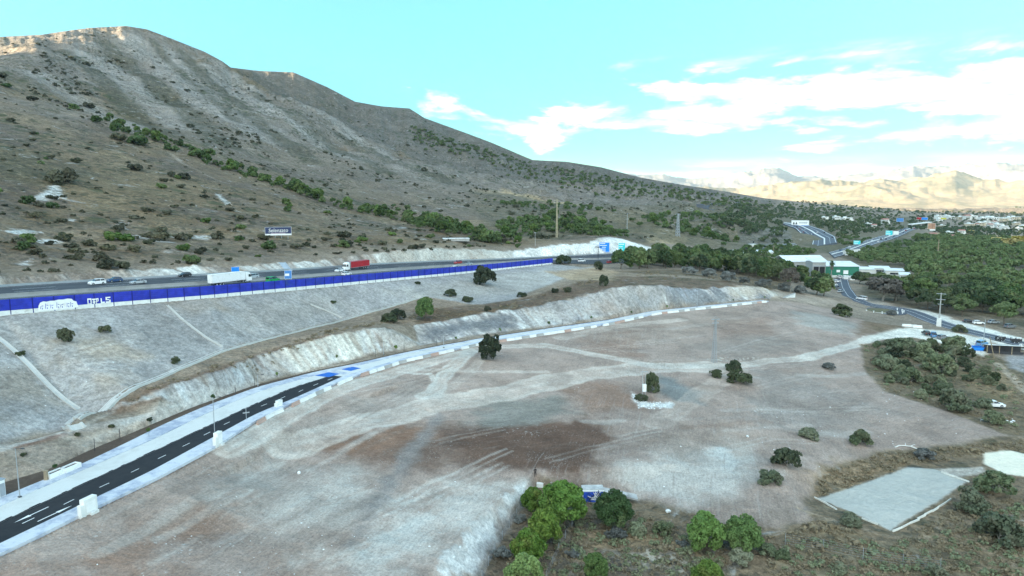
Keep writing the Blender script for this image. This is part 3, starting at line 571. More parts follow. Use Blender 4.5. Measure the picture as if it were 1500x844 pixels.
# ------------------------------------------------------------------ daylight
SUN_EL, SUN_AZ = 8.3, -106.0                       # azimuth from +Y towards +X
world = bpy.data.worlds.new('World'); scene.world = world; world.use_nodes = True
wn = world.node_tree; wn.nodes.clear(); g = NT(wn)
sky = g.n('ShaderNodeTexSky', sky_type='NISHITA'); sky.sun_disc = False; sky.sun_elevation = R(SUN_EL); sky.sun_rotation = R(SUN_AZ)
sky.air_density = 1.0; sky.dust_density = .6; sky.ozone_density = 2.0; sky.altitude = 150
D = g.n('ShaderNodeTexCoord').outputs['Generated']; dx = g.n('ShaderNodeSeparateXYZ'); g.put(dx.inputs[0], D)
az = g.math('ARCTAN2', dx.outputs[0], dx.outputs[1]); el = g.math('ARCSINE', dx.outputs[2])
cvec = g.n('ShaderNodeCombineXYZ'); g.put(cvec.inputs[0], g.math('MULTIPLY', az, 1.0)); g.put(cvec.inputs[1], g.math('MULTIPLY', el, 3.4)); g.put(cvec.inputs[2], 3.7)
cn = g.noise(cvec.outputs[0], 5.0, 9, .58, .35)
# cumulus bank: top line rises to the right, thin streaks below
top = g.ramp(el, .205, .13, 0, 1); rgt = g.ramp(az, -.12, .22, 0, 1); low_ = g.ramp(el, -.01, .03)
f = g.math('ADD', cn, g.math('MULTIPLY', g.math('MULTIPLY', top, rgt), .055)); hole = g.math('ADD', g.ramp(el, .085, .04, 0, .10), g.ramp(az, .10, -.25, 0, .17))
f = g.math('SUBTRACT', f, hole)
cl = g.math('MULTIPLY', g.math('POWER', g.ramp(f, .535, .70), .8), g.math('MULTIPLY', g.ramp(el, .20, .15), low_))
band = g.math('MULTIPLY', g.math('MULTIPLY', g.ramp(el, .012, .03), g.ramp(el, .06, .034)), g.ramp(cn, .35, .55)); 
cl = g.math('MAXIMUM', cl, g.math('MULTIPLY', band, .35))
tintn = g.mix(1.0, sky.outputs[0], g.mix(g.ramp(el, .02, .34), (.24, .55, .62), (.56, .98, 1.0)), 'MULTIPLY')
# unseen bright cloud added behind the viewer to lift and neutralise the light
cb_ = g.math('MULTIPLY', g.ramp(dx.outputs[1], .12, -.35), g.ramp(dx.outputs[2], -.02, .08)); rn = g.noise(g.scale(D, (1.4, 1.4, 3.0)), 1.6, 7, .6, .3)
cl2 = g.math('MULTIPLY', cb_, g.ramp(rn, .30, .52))
cc2 = g.mix(g.ramp(g.noise(g.scale(cvec.outputs[0], (1.3, 2.6, 1)), 7.0, 6, .6), .40, .60), (6.6, 6.9, 7.1), (2.1, 3.7, 4.2)); skyc = g.mix(cl, tintn, cc2); skyc = g.mix(cl2, skyc, (4.35, 5.2, 5.45))
bg = g.n('ShaderNodeBackground'); g.put(bg.inputs[0], skyc); bg.inputs[1].default_value = .10
wo = g.n('ShaderNodeOutputWorld'); wn.links.new(bg.outputs[0], wo.inputs[0])
sl = bpy.data.lights.new('sun', 'SUN'); sl.energy = 5.0; sl.angle = R(.5); sl.color = (1.0, .80, .54)
so = bpy.data.objects.new('sun', sl); COL.objects.link(so)
sd = Vector((math.sin(R(SUN_AZ)) * math.cos(R(SUN_EL)), math.cos(R(SUN_AZ)) * math.cos(R(SUN_EL)), math.sin(R(SUN_EL))))
so.rotation_euler = sd.to_track_quat('Z', 'Y').to_euler(); so.location = (-300, 0, 300)
vs = scene.view_settings; vs.view_transform = 'Standard'; vs.look = 'None'; vs.exposure = 2.5; vs.gamma = 1.0; vs.use_curve_mapping = False
scene.cycles.max_bounces = 5; scene.cycles.use_denoising = True
# ------------------------------------------------------------------ mesh builder
class MB:
    def __init__(s): s.v = []; s.f = []; s.m = []
    def quad(s, pts, mi=0):
        k = len(s.v); s.v += [tuple(p) for p in pts]; s.f.append(tuple(range(k, k + len(pts)))); s.m.append(mi)
    def box(s, c, sz, rot=0.0, mi=0, taper=1.0, taper_y=None, tilt=None, bev=0.0):
        hx, hy, hz = sz[0] / 2, sz[1] / 2, sz[2] / 2; ty = taper if taper_y is None else taper_y
        loc = [(-hx,-hy,-hz),(hx,-hy,-hz),(hx,hy,-hz),(-hx,hy,-hz),(-hx*taper,-hy*ty,hz),(hx*taper,-hy*ty,hz),(hx*taper,hy*ty,hz),(-hx*taper,hy*ty,hz)]
        M = Matrix.Rotation(rot, 3, 'Z')
        if tilt is not None: M = M @ tilt
        k = len(s.v)
        for p in loc: q = M @ Vector(p); s.v.append((q.x + c[0], q.y + c[1], q.z + c[2]))
        for f in ((0,3,2,1),(4,5,6,7),(0,1,5,4),(1,2,6,5),(2,3,7,6),(3,0,4,7)): s.f.append(tuple(k + i for i in f)); s.m.append(mi)
        return s
    def tube(s, a, b, r0, r1=None, n=6, mi=0, cap=True):
        r1 = r0 if r1 is None else r1; a = Vector(a); b = Vector(b); d = (b - a).normalized()
        u = d.orthogonal().normalized(); v = d.cross(u); k = len(s.v)
        for p, r in ((a, r0), (b, r1)):
            for i in range(n): q = p + (u * math.cos(2 * math.pi * i / n) + v * math.sin(2 * math.pi * i / n)) * r; s.v.append(tuple(q))
        for i in range(n): j = (i + 1) % n; s.f.append((k + i, k + j, k + n + j, k + n + i)); s.m.append(mi)
        if cap: s.f.append(tuple(k + i for i in range(n))[::-1]); s.m.append(mi); s.f.append(tuple(k + n + i for i in range(n))); s.m.append(mi)
        return s
    def prism(s, prof, w0, w1, axis='y', mi=0, inset=None):
        """closed profile (x, z) extruded along y from w0 to w1"""
        k = len(s.v); n = len(prof)
        for yy in (w0, w1):
            for x, z in prof: s.v.append((x, yy, z))
        for i in range(n): j = (i + 1) % n; s.f.append((k + i, k + j, k + n + j, k + n + i)); s.m.append(mi)
        s.f.append(tuple(k + i for i in range(n))[::-1]); s.m.append(mi); s.f.append(tuple(k + n + i for i in range(n))); s.m.append(mi); return s
    def loft(s, rings, mi=0, closed=True, cap=True):
        k = len(s.v); n = len(rings[0])
        for r in rings: s.v += [tuple(p) for p in r]
        for a in range(len(rings) - 1):
            for i in range(n if closed else n - 1):
                j = (i + 1) % n; s.f.append((k + a * n + i, k + a * n + j, k + (a + 1) * n + j, k + (a + 1) * n + i)); s.m.append(mi)
        if cap: s.f.append(tuple(range(k, k + n))[::-1]); s.m.append(mi); e = k + (len(rings) - 1) * n; s.f.append(tuple(range(e, e + n))); s.m.append(mi)
        return s
    def mesh(s, name, mats, smooth=False):
        me = bpy.data.meshes.new(name); me.from_pydata(s.v, [], s.f)
        for m in (mats if isinstance(mats, (list, tuple)) else [mats]): me.materials.append(m)
        if any(s.m): me.polygons.foreach_set('material_index', s.m)
        bm = bmesh.new(); bm.from_mesh(me); bmesh.ops.recalc_face_normals(bm, faces=bm.faces); bm.to_mesh(me); bm.free()
        if smooth: me.polygons.foreach_set('use_smooth', [True] * len(me.polygons))
        me.update(); return me
    def build(s, name, mats, parent=None, smooth=False, bevel=0.0):
        return obj(name, s.mesh(name, mats, smooth), parent, bevel)
def obj(name, me, parent=None, bevel=0.0):
    o = bpy.data.objects.new(name, me); COL.objects.link(o)
    if parent: o.parent = parent
    if bevel:
        bv = o.modifiers.new('bevel', 'BEVEL'); bv.width = bevel; bv.segments = 1; bv.limit_method = 'ANGLE'
    return o
def tag(o, label=None, cat=None, group=None, kind=None):
    for k, v in (('label', label), ('category', cat), ('group', group), ('kind', kind)):
        if v: o[k] = v
    return o
def thing(name, label, cat, loc=(0, 0, 0), rz=0.0, group=None, scale=1.0):
    o = bpy.data.objects.new(name, None); COL.objects.link(o); o.empty_display_size = .2
    o.location = loc; o.rotation_euler = (0, 0, rz); o.scale = (scale,) * 3
    return tag(o, label, cat, group)
def copy_tree(o, parent=None):
    c = o.copy(); COL.objects.link(c); c.parent = parent
    for ch in o.children: copy_tree(ch, c)
    return c
def put(o, loc, rz=0.0, sc=None, label=None, group=None):
    o.location = loc; o.rotation_euler = (0, 0, rz)
    if sc: o.scale = (sc,) * 3
    return tag(o, label, None, group)
def resample(poly, n=None, step=None):
    p = np.array([[q[0], q[1], q[2] if len(q) > 2 else 0] for q in poly], float); s = np.r_[0, np.cumsum(np.hypot(np.diff(p[:, 0]), np.diff(p[:, 1])))]
    t = np.linspace(0, s[-1], n) if n else np.arange(0, s[-1], step)
    return np.stack([np.interp(t, s, p[:, i]) for i in range(3)], -1)
def smooth_line(p, it=3):
    p = p.copy()
    for _ in range(it): p[1:-1] = .5 * p[1:-1] + .25 * (p[:-2] + p[2:])
    return p
def strip(name, a, b, m, dz=0.0, thick=.5, parent=None, cross=2):
    """paved strip between two edge lines"""
    mb = MB(); n = len(a)
    rings = []
    for p, q in zip(a, b): rings.append([(p[0], p[1], p[2] + dz - thick), (p[0], p[1], p[2] + dz), (q[0], q[1], q[2] + dz), (q[0], q[1], q[2] + dz - thick)])
    mb.loft(rings); return mb.build(name, m, parent)
def lerp(a, b, t): return a + (b - a) * t

# ------------------------------------------------------------------ materials
def paving(name, col, dark, wl=1.2, amt=.6, rough=.85):
    m, nt, b = mat(name); g = NT(nt); P = g.pos()
    n = g.noise(P, wl, 7, .7, .4); n2 = g.noise(P, wl * .12, 4, .6)
    c = g.mix(g.math('MULTIPLY', g.ramp(g.math('ADD', g.math('MULTIPLY', n, .6), g.math('MULTIPLY', n2, .4)), .44, .62), amt), tuple(col), tuple(dark))
    c = g.mix(g.math('MULTIPLY', g.ramp(g.noise(P, wl * 6, 3), .4, .7), .15), c, tuple(dark))
    g.put(b.inputs['Base Color'], c); b.inputs['Roughness'].default_value = rough; return m
M = {}
M['asphalt_new'] = paving('fresh_asphalt', (.022, .023, .026), (.034, .034, .036), .6, .7)
M['asphalt'] = paving('motorway_asphalt', (.055, .058, .066), (.085, .088, .095), .25, .8)
M['concrete_base'] = paving('bare_concrete', (.60, .60, .57), (.48, .47, .44), .5, .6)
M['sidewalk'] = paving('tiled_pavement', (.56, .58, .61), (.25, .29, .39), .55, .8)
M['soil'] = paving('planting_soil', (.075, .052, .038), (.13, .095, .07), 1.2, .7)
M['drain'] = paving('drain_concrete', (.50, .50, .475), (.36, .35, .32), .8, .5)
M['median'] = paving('median_concrete', (.30, .30, .29), (.18, .18, .175), .3, .6)
M['blue_paint'] = simple('blue_road_paint', (.02, .13, .48), .7, .1)
M['white_paint'] = simple('white_road_paint', (.75, .75, .74), .7, .08)
M['white'] = simple('white_enamel', (.78, .78, .76), .45, .05, dirt=(.55, .53, .5))
M['white_conc'] = simple('whitewashed_concrete', (.70, .70, .67), .85, .10, .8, dirt=(.45, .43, .4))
M['pink_conc'] = simple('faded_red_plastic', (.42, .29, .24), .7, .15, .8)
M['grey_conc'] = simple('grey_concrete', (.36, .355, .34), .85, .15, .8)
M['blue_panel'] = simple('blue_corrugated_metal', (.022, .036, .38), .55, .28, .5, dirt=(.03, .06, .22))
M['blue_post'] = simple('dark_blue_steel', (.008, .012, .16), .5, .1)
M['red_tarp'] = simple('red_tarpaulin', (.36, .012, .022), .55, .12, .6)
M['black'] = simple('black_rubber', (.018, .018, .02), .8, .1)
M['dark_metal'] = simple('dark_steel', (.05, .05, .055), .5, .1, metal=.3)
M['galv'] = simple('galvanised_steel', (.36, .38, .40), .45, .08, metal=.4)
M['glass'] = simple('dark_glass', (.02, .026, .034), .12, .05, spec=.6)
M['sign_blue'] = simple('blue_sign_face', (.01, .22, .72), .5, .05); M['sign_teal'] = simple('turquoise_sign_face', (.03, .62, .66), .5, .05)
M['sign_back'] = simple('sign_back_blue_grey', (.07, .22, .52), .5, .08)
M['wood'] = simple('weathered_wood', (.30, .235, .16), .9, .2, .7)
M['lamp_red'] = simple('red_lamp_glass', (.4, .02, .02), .3, .05); M['lamp_white'] = simple('headlight_glass', (.7, .72, .75), .15, .05, spec=.6)
M['navy'] = simple('navy_print', (.03, .045, .11), .5, .1); M['pink'] = simple('pale_pink_print', (.62, .45, .52), .5, .05)
CARCOL = {'white': (.76, .76, .76), 'silver': (.38, .41, .43), 'grey': (.16, .17, .18), 'black': (.02, .021, .024), 'blue': (.03, .07, .16), 'red': (.35, .02, .02), 'green': (.02, .30, .08), 'lightblue': (.10, .25, .45)}
for k_, c_ in CARCOL.items(): M['car_' + k_] = simple('car_paint_' + k_, c_, .3, .04, spec=.5)

# ------------------------------------------------------------------ the new frontage road
NS = 130
def edge(ps, z=RZ): return smooth_line(resample([PZ(x, y, z) for x, y in ps], NS), 2)
eE = [edge(e) for e in (E0, E1, E2, E3, E4, E5)]
def at_px(line, px):                                     # index where an edge line passes a measured column
    u = (px - CX) / FPX; return int(np.argmin(np.abs(line[:, 0] / (line[:, 1] * cp - line[:, 2] * sp) - u)))
# parametrise all edges by the same columns so that strips stay square to the road
cl = smooth_line(resample([(PZ(x, y, RZ) + PZ(x2, y2, RZ)) / 2 for (x, y), (x2, y2) in zip(E1, E1)], 170), 6)
tang = np.gradient(cl[:, :2], axis=0); tang /= np.hypot(tang[:, 0], tang[:, 1])[:, None]; nrm = np.stack([-tang[:, 1], tang[:, 0]], -1)
def offsets(ps):
    q = resample([PZ(x, y, RZ) for x, y in ps], 900); out = []
    for c, n_, t_ in zip(cl, nrm, tang):
        rel = q[:, :2] - c[:2]; along = np.abs(rel @ t_); off = rel @ n_
        along = along + np.where(np.abs(off) > 26, 99, 0); out.append(off[np.argmin(along)])
    o = np.array(out)
    for _ in range(4): o[1:-1] = .5 * o[1:-1] + .25 * (o[:-2] + o[2:])
    return o
OFF = [offsets(e) for e in (E0, E1, E2, E3, E4, E5)]
for i in range(1, 6): OFF[i] = np.maximum(OFF[i], OFF[i - 1] + (.9 if i in (1, 4) else .7))
def el_(k, i0=0, i1=None, z=RZ):
    p = cl[:, :2] + nrm * OFF[k][:, None]; return np.c_[p, np.full(len(p), z)][i0:i1]
iend = at_px(el_(1), 503) 
tag(strip('frontage_road', el_(1, 0, iend + 1), el_(2, 0, iend + 1), M['asphalt_new']), 'fresh black asphalt of the new frontage road', None, None, 'structure')
# ragged laying edge of the fresh asphalt
mb = MB(); a = el_(2, 0, iend + 1); k = 0
for i in range(0, len(a) - 1):
    for h in range(2):
        p = lerp(a[i], a[i + 1], h * .5); q = lerp(a[i], a[i + 1], h * .5 + .5); n_ = nrm[i]; wdt = rnd.uniform(.12, .5)
        mb.quad([(p[0], p[1], RZ + .02), (q[0], q[1], RZ + .02), (q[0] + n_[0] * wdt, q[1] + n_[1] * wdt, RZ + .02), (p[0] + n_[0] * wdt, p[1] + n_[1] * wdt, RZ + .02)])
tag(mb.build('road_edge', M['asphalt_new']), None, None, None, 'structure')
tag(strip('road_base', el_(2), el_(3), M['concrete_base'], -.01), 'unsurfaced white concrete lane beside the asphalt', None, None, 'structure')
tag(strip('road_base', el_(1, iend), el_(2, iend), M['concrete_base'], -.012), 'unsurfaced white concrete lane', None, None, 'structure')
tag(strip('pavement', el_(0), el_(1), M['sidewalk'], .12), 'pale pavement on the lot side', None, None, 'structure')
tag(strip('pavement', el_(3), el_(4), M['sidewalk'], .12), 'pale pavement on the cliff side', None, None, 'structure')
tag(strip('soil_strip', el_(4), el_(5), M['soil'], .08), 'dark planting strip along the cliff side', None, None, 'structure')
def mark(pa, pb, wdt, name='road_marking', m='white_paint', z=RZ + .03, head=None):
    a = PZ(*pa, z); b = PZ(*pb, z); d = b - a; d /= np.linalg.norm(d); n_ = np.array([-d[1], d[0], 0]) * wdt / 2
    mb = MB(); mb.quad([a - n_, b - n_, b + n_, a + n_])
    if head:
        c, s_ = (a, -d) if head < 0 else (b, d); ln = abs(head); mb.quad([c - n_ * 3.2, c + n_ * 3.2, c + s_ * ln])
    return tag(mb.build(name, M[m]), None, None, None, 'structure')
for s_ in (((32.5, 767), (50.5, 758.5)), ((93.3, 739), (108.4, 731.5)), ((145.7, 714), (160, 707.5)), ((192, 692), (203.5, 686.5)), ((231.5, 672), (243, 666.5)), ((267.5, 654), (278, 649)), ((298.5, 637.5), (308, 632.8)), ((328, 622), (336.5, 618)), ((382.5, 595), (391, 591.5)), ((411, 584), (417.5, 581)), ((437.5, 574), (444, 571)), ((459, 565), (466, 562)), ((480, 557), (487, 554.2))): mark(*s_, .16)
mark((44, 755), (71, 742.5), .2, head=-2.4); mark((55, 764), (84, 750.5), .2, head=2.4)
for i0, w0 in ((463, 3.4), (499, 3.0)):
    j = at_px(el_(3), i0); j2 = at_px(el_(3), i0 + 17)
    tag(strip('crossing', lerp(el_(1, j, j2 + 1), el_(2, j, j2 + 1), .9), lerp(el_(2, j, j2 + 1), el_(3, j, j2 + 1), 1.0), M['blue_paint'], .035, .03), 'bright blue painted crossing', None, None, 'structure')
j = at_px(el_(3), 482); j2 = at_px(el_(3), 499)
tag(strip('pavement', lerp(el_(1, j, j2), el_(2, j, j2), .4), el_(3, j, j2), M['sidewalk'], .032, .03), None, None, None, 'structure')
# drains and paths on the slope
def drain(name, pxl, half, z=.06, kerb=True, m='drain', world=None):
    c = smooth_line(resample(world if world is not None else [W(x, y) for x, y in pxl], step=2.0), 3); t_ = np.gradient(c[:, :2], axis=0); t_ /= np.hypot(t_[:, 0], t_[:, 1])[:, None]; n_ = np.stack([-t_[:, 1], t_[:, 0]], -1); mb = MB(); rings = []
    for p, q in zip(c, n_):
        zz = height(p[0], p[1]) + z; r = []
        for o_, h_ in ((-half, -.5), (-half, .22), (-half * .72, .2), (-half * .6, .03), (half * .6, .03), (half * .72, .2), (half, .22), (half, -.5)): r.append((p[0] + q[0] * o_, p[1] + q[1] * o_, zz + h_))
        rings.append(r)
    mb.loft(rings); return tag(mb.build(name, M[m]), None, None, None, 'structure')
drain('drain_channel', None, .75, world=[p for p in CH])
drain('drain_channel', [(455,446),(470,452),(490,460),(505,467.5)], .3); drain('drain_channel', [(245,448),(275,475),(300,495),(333,512.5)], .3); drain('drain_channel', [(-10,490),(18,511),(45,538),(80,575),(122,605)], .5)
drain('drain_channel', [(96,622),(98,617),(112,610),(122,604.5)], 1.0); drain('drain_channel', [(100,624),(112,631),(122,627)], 1.3)

# ------------------------------------------------------------------ motorway
NHW = 140
hn_px = HWNi + [PZ(870,387.5,-38.8), PZ(930,384,-41), PD(1050,372.5,600), PD(1170,361.5,735)]; hf_px = HWFp + [PD(1040,366,640), PD(1165,357,790)]
hn = smooth_line(resample(hn_px, NHW), 8); hf = smooth_line(resample(hf_px, NHW), 8)
def hw(t): return lerp(hn, hf, t)
M['shoulder'] = M['asphalt']
tag(strip('motorway', hw(.0), hw(.44), M['asphalt'], .03), 'dark motorway carriageway behind the blue barrier', None, None, 'structure')
tag(strip('central_reserve', hw(.44), hw(.54), M['median'], .08), 'pale central reserve of the motorway', None, None, 'structure')
tag(strip('motorway', hw(.54), hw(1.0), M['asphalt'], .03), 'dark motorway carriageway below the rock cut', None, None, 'structure')
def hpos(s, t):                                          # s 0..1 along, t across
    i = min(max(s, 0), .9999) * (NHW - 1); j = int(i); f = i - j; p = lerp(lerp(hn[j], hn[j + 1], f), lerp(hf[j], hf[j + 1], f), t)
    d = lerp(hn[j + 1], hf[j + 1], t) - lerp(hn[j], hf[j], t); return Vector(p) + Vector((0, 0, .03)), math.atan2(d[1], d[0])
for t_, dash in ((.03, 0), (.13, 1), (.26, 1), (.415, 0), (.565, 0), (.70, 1), (.83, 1), (.96, 0)):
    mb = MB(); wv = .09 if not dash else .11
    for i in range(NHW - 1):
        if dash and i % 4 > 1: continue
        a = lerp(hn[i], hf[i], t_); b = lerp(hn[i + 1], hf[i + 1], t_); d = (b - a)[:2]; d = d / np.hypot(*d); n_ = np.array([-d[1], d[0], 0]) * wv; z = np.array([0, 0, .042])
        mb.quad([a - n_ + z, b - n_ + z, b + n_ + z, a + n_ + z])
    tag(mb.build('road_marking', M['white_paint']), None, None, None, 'structure')
def rail(t_, name, label, m, prof, i1=NHW):
    mb = MB(); c = lerp(hn, hf, t_)[:i1]; tt = np.gradient(c[:, :2], axis=0); tt /= np.hypot(tt[:, 0], tt[:, 1])[:, None]
    mb.loft([[(p[0] - q[1] * o_, p[1] + q[0] * o_, p[2] + h_) for o_, h_ in prof] for p, q in zip(c, tt)]); return tag(mb.build(name, M[m]), label, 'barrier')
rail(.49, 'median_barrier', 'low pale concrete barrier along the middle of the motorway', 'median', ((-.35, 0), (-.12, .35), (-.08, .9), (.08, .9), (.12, .35), (.35, 0)))
rail(.985, 'crash_rail', 'thin steel crash rail along the foot of the rock cut', 'galv', ((-.05, .1), (-.05, .75), (.05, .75), (.05, .1)))
# the blue noise barrier
nbp = smooth_line(resample(HWNp, step=1.0), 4)
sl_ = np.r_[0, np.cumsum(np.hypot(*np.diff(nbp[:, :2], axis=0).T))]
bays = np.arange(0, sl_[-1], 4.6); bp = np.stack([np.interp(bays, sl_, nbp[:, i]) for i in range(3)], -1)
nb = thing('noise_barrier', 'long blue corrugated noise barrier on a white concrete base beside the motorway', 'barrier', tuple(bp[20]))
o_ = bp[20].copy(); HB, HT = .95, 3.5
basemb = MB()
for i in range(len(bp) - 1):
    a = bp[i] - o_; b = bp[i + 1] - o_; d = b - a; L_ = np.hypot(d[0], d[1]); dx_, dy_ = d[0] / L_, d[1] / L_; nx, ny = dy_, -dx_      # normal towards the slope
    if nx * -bp[i][0] + ny * -bp[i][1] < 0: nx, ny = -nx, -ny
    mb = MB(); rings = []; nseg = 5; zs = []
    for q in range(nseg):
        z0 = HB + (HT - HB) * q / nseg; z1 = HB + (HT - HB) * (q + 1) / nseg; zs += [(z0, .02), (z0 + .06, .09), (z1 - .06, .09), (z1, .02)]
    prof = [(h_, e_) for h_, e_ in zs] + [(HT, -.06), (HB, -.06)]
    for p, ff in ((a, .0), (b, 1)): rings.append([(p[0] + nx * e_, p[1] + ny * e_, p[2] + h_) for h_, e_ in prof])
    mb.loft(rings); mb.build('panel', M['blue_panel'], nb)
    pm = MB(); pm.box((a[0] + nx * .06, a[1] + ny * .06, a[2] + HT / 2 + .03), (.2, .24, HT + .1), math.atan2(dy_, dx_)); pm.build('post', M['blue_post'], nb)
    basemb.loft([[(p[0] + nx * e_, p[1] + ny * e_, p[2] + h_) for h_, e_ in ((-1.2, .16), (HB - .02, .16), (HB - .02, -.1), (-1.2, -.1))] for p in (a, b)])
basemb.build('concrete_base', M['white_conc'], nb)
def on_barrier(px, h_):
    u = (px - CX) / FPX; k = np.argmin(np.abs(nbp[:, 0] / (nbp[:, 1] * cp - (nbp[:, 2]) * sp) - u)); k = min(k, len(nbp) - 2); d = nbp[k + 1] - nbp[k]; d /= np.hypot(d[0], d[1]); n_ = np.array([d[1], -d[0], 0])
    if n_ @ -nbp[k] < 0: n_ = -n_
    return nbp[k] + np.array([0, 0, h_]), d, n_
def graffiti(px0, px1, shapes, name, off=.22):
    p0, d, n_ = on_barrier(px0, 0); p1, _, _ = on_barrier(px1, 0); d = p1 - p0; mb = MB()
    for poly, mi in shapes:
        mb.quad([p0 - o_ + d * u + n_ * (off + .012 * mi) + np.array([0, 0, h_]) for u, h_ in poly], mi)
    return mb.build(name, [M['white'], M['blue_panel']], nb)
blob = [(0, .3), (.02, 1.5), (.06, 2.2), (.14, 2.5), (.22, 2.35), (.3, 2.5), (.4, 2.45), (.5, 2.65), (.62, 2.6), (.74, 2.75), (.84, 2.6), (.88, 2.1), (.95, 1.9), (.97, 1.2), (1.0, .5), (.8, .25), (.5, .3), (.3, .2)]
cuts = []
for c_ in range(7):
    u0 = .07 + c_ * .125
    h0_ = rnd.uniform(-.35, .45); u0 += rnd.uniform(-.035, .035)
    cuts += [([(u0, .7), (u0 + .012, .7), (u0 + .02, 1.7 + h0_), (u0 + .008, 1.7 + h0_)], 1), ([(u0 + .03, 1.3 + .2 * (c_ % 2)), (u0 + .075, 1.35), (u0 + .075, 1.47), (u0 + .03, 1.44 + .2 * (c_ % 2))], 1), ([(u0 + .04, .6), (u0 + .06, .62), (u0 + .055, 1.0), (u0 + .042, 1.0)], 1)]
graffiti(53, 116, [(blob, 0)] + cuts, 'graffiti')
def glyph(s_, u0, w_, z0, h_):
    G = {'O': [(0,0,.25,1),(.75,0,1,1),(.25,0,.75,.22),(.25,.78,.75,1)], 'P': [(0,0,.28,1),(.28,.75,1,1),(.72,.45,1,.75),(.28,.4,.72,.58)], 'T': [(.36,0,.64,1),(0,.75,.36,1),(.64,.75,1,1),(.1,.3,.36,.5),(.64,.3,.9,.5)], 'L': [(0,0,.3,1),(.3,0,1,.28)], 'S': [(0,0,1,.24),(.7,.24,1,.5),(0,.45,.7,.62),(0,.62,.3,.8),(0,.8,1,1)], 'E': [(0,0,.3,1),(.3,0,1,.22),(.3,.4,.85,.6),(.3,.8,1,1)]}
    return [([(u0 + w_ * a, z0 + h_ * b), (u0 + w_ * c, z0 + h_ * b), (u0 + w_ * c, z0 + h_ * d), (u0 + w_ * a, z0 + h_ * d)], 0) for a, b, c, d in G[s_]]
graffiti(127, 163, glyph('O', .02, .16, .8, 1.6) + glyph('T', .2, .15, .85, 1.4) + glyph('P', .36, .1, .9, 1.4) + glyph('L', .54, .16, .95, 1.3) + glyph('S', .74, .2, .95, 1.5), 'graffiti')

# ------------------------------------------------------------------ vehicles
def wheel_mesh(r, w_):
    mb = MB(); mb.tube((0, -w_ / 2, 0), (0, w_ / 2, 0), r, n=14, mi=0); mb.tube((0, -w_ / 2 - .01, 0), (0, w_ / 2 + .01, 0), r * .55, n=10, mi=1); return mb.mesh('wheel', [M['black'], M['galv']])
WHEEL = wheel_mesh(.33, .22); TWHEEL = wheel_mesh(.5, .3)
def add_wheels(root, pts_, me):
    for p in pts_:
        o = bpy.data.objects.new('wheel', me); COL.objects.link(o); o.parent = root; o.location = p
def car_proto(style, col):
    """a car along +x, on its wheels; styles hatch, saloon, suv, van, pickup"""
    S = {'hatch': (4.1, 1.76, 1.48, .95, [(-1.9, .92), (-1.55, 1.42), (-.2, 1.48), (.35, 1.42), (1.05, .98)]), 'saloon': (4.5, 1.78, 1.44, .92, [(-1.75, .95), (-1.15, 1.38), (-.1, 1.44), (.4, 1.38), (1.15, .95)]),
         'suv': (4.5, 1.86, 1.7, 1.08, [(-2.1, 1.08), (-1.8, 1.62), (-.3, 1.7), (.4, 1.62), (1.05, 1.1)]), 'van': (4.9, 1.9, 1.92, 1.15, [(-2.35, 1.15), (-2.2, 1.86), (.2, 1.92), (.8, 1.84), (1.65, 1.2)]), 'pickup': (5.1, 1.85, 1.75, 1.05, [(-.75, 1.05), (-.6, 1.66), (.1, 1.75), (.5, 1.68), (1.15, 1.08)])}[style]
    ln, wd, ht, belt, roof = S; hw_ = wd / 2; h = ln / 2
    root = thing('car', '', 'car')
    mb = MB()
    prof = [(-h, .42), (-h + .04, .8), (-h + .1, belt - .04), (-h + .5, belt), (roof[-1][0], belt), (h - .25, belt - .17), (h - .02, .68), (h, .42), (h - .1, .22), (-h + .1, .22)]
    rings = []
    for y_, k_ in ((-hw_, .93), (-hw_ * .93, 1.0), (hw_ * .93, 1.0), (hw_, .93)): rings.append([(x * (1 if abs(y_) < hw_ else .985), y_, .22 + (z - .22) * k_) for x, z in prof])
    mb.loft(rings)
    rp = [(roof[0][0] + .02, belt - .03)] + roof + [(roof[-1][0] - .02, belt - .03)]
    mb.build('body', M['car_' + col], root)
    cab = MB(); cab.loft([[(x * .97, y_ * (1.0 if z < belt + .1 else .82), z * .995) for x, z in rp] for y_ in (-hw_ * .9, hw_ * .9)]); cab.build('windows', M['glass'], root)
    rf = MB(); top = [r for r in roof[1:-1]]
    rf.loft([[(x, y_, z + .03) for x, z in top] + [(x, y_, z - .05) for x, z in top[::-1]] for y_ in (-hw_ * .76, hw_ * .76)])
    for sx in (-1, 1):
        for (x0, z0), (x1, z1) in ((roof[0], roof[1]), (roof[-2], roof[-1])):
            rf.tube((x0, sx * hw_ * .885, belt), (x1, sx * hw_ * .75, z1), .055, n=4)
        xm = (roof[1][0] + roof[-2][0]) / 2; rf.tube((xm, sx * hw_ * .9, belt), (xm, sx * hw_ * .755, roof[2][1]), .05, n=4)
    rf.build('roof', M['car_' + col], root)
    add_wheels(root, [(sx * ln * .3, sy * (hw_ - .08), .33) for sx in (-1, 1) for sy in (-1, 1)], WHEEL)
    for sy in (-1, 1):
        m1 = MB(); m1.box((h - .06, sy * hw_ * .68, .66), (.12, .34, .14)); m1.build('headlight', M['lamp_white'], root)
        m2 = MB(); m2.box((-h + .05, sy * hw_ * .74, .78), (.12, .24, .2)); m2.build('tail_light', M['lamp_red'], root)
    if style == 'pickup':
        bed = MB(); bed.box((-1.6, 0, 1.2), (1.7, 1.5, .3)); bed.build('load_bed', M['dark_metal'], root)
    return root
PROTO = {}
def car(style, col, loc, rz, label, group=None, sc=1.0):
    key = (style, col)
    if key not in PROTO: PROTO[key] = c = car_proto(style, col)
    else: c = copy_tree(PROTO[key])
    return put(c, loc, rz, sc, label, group)
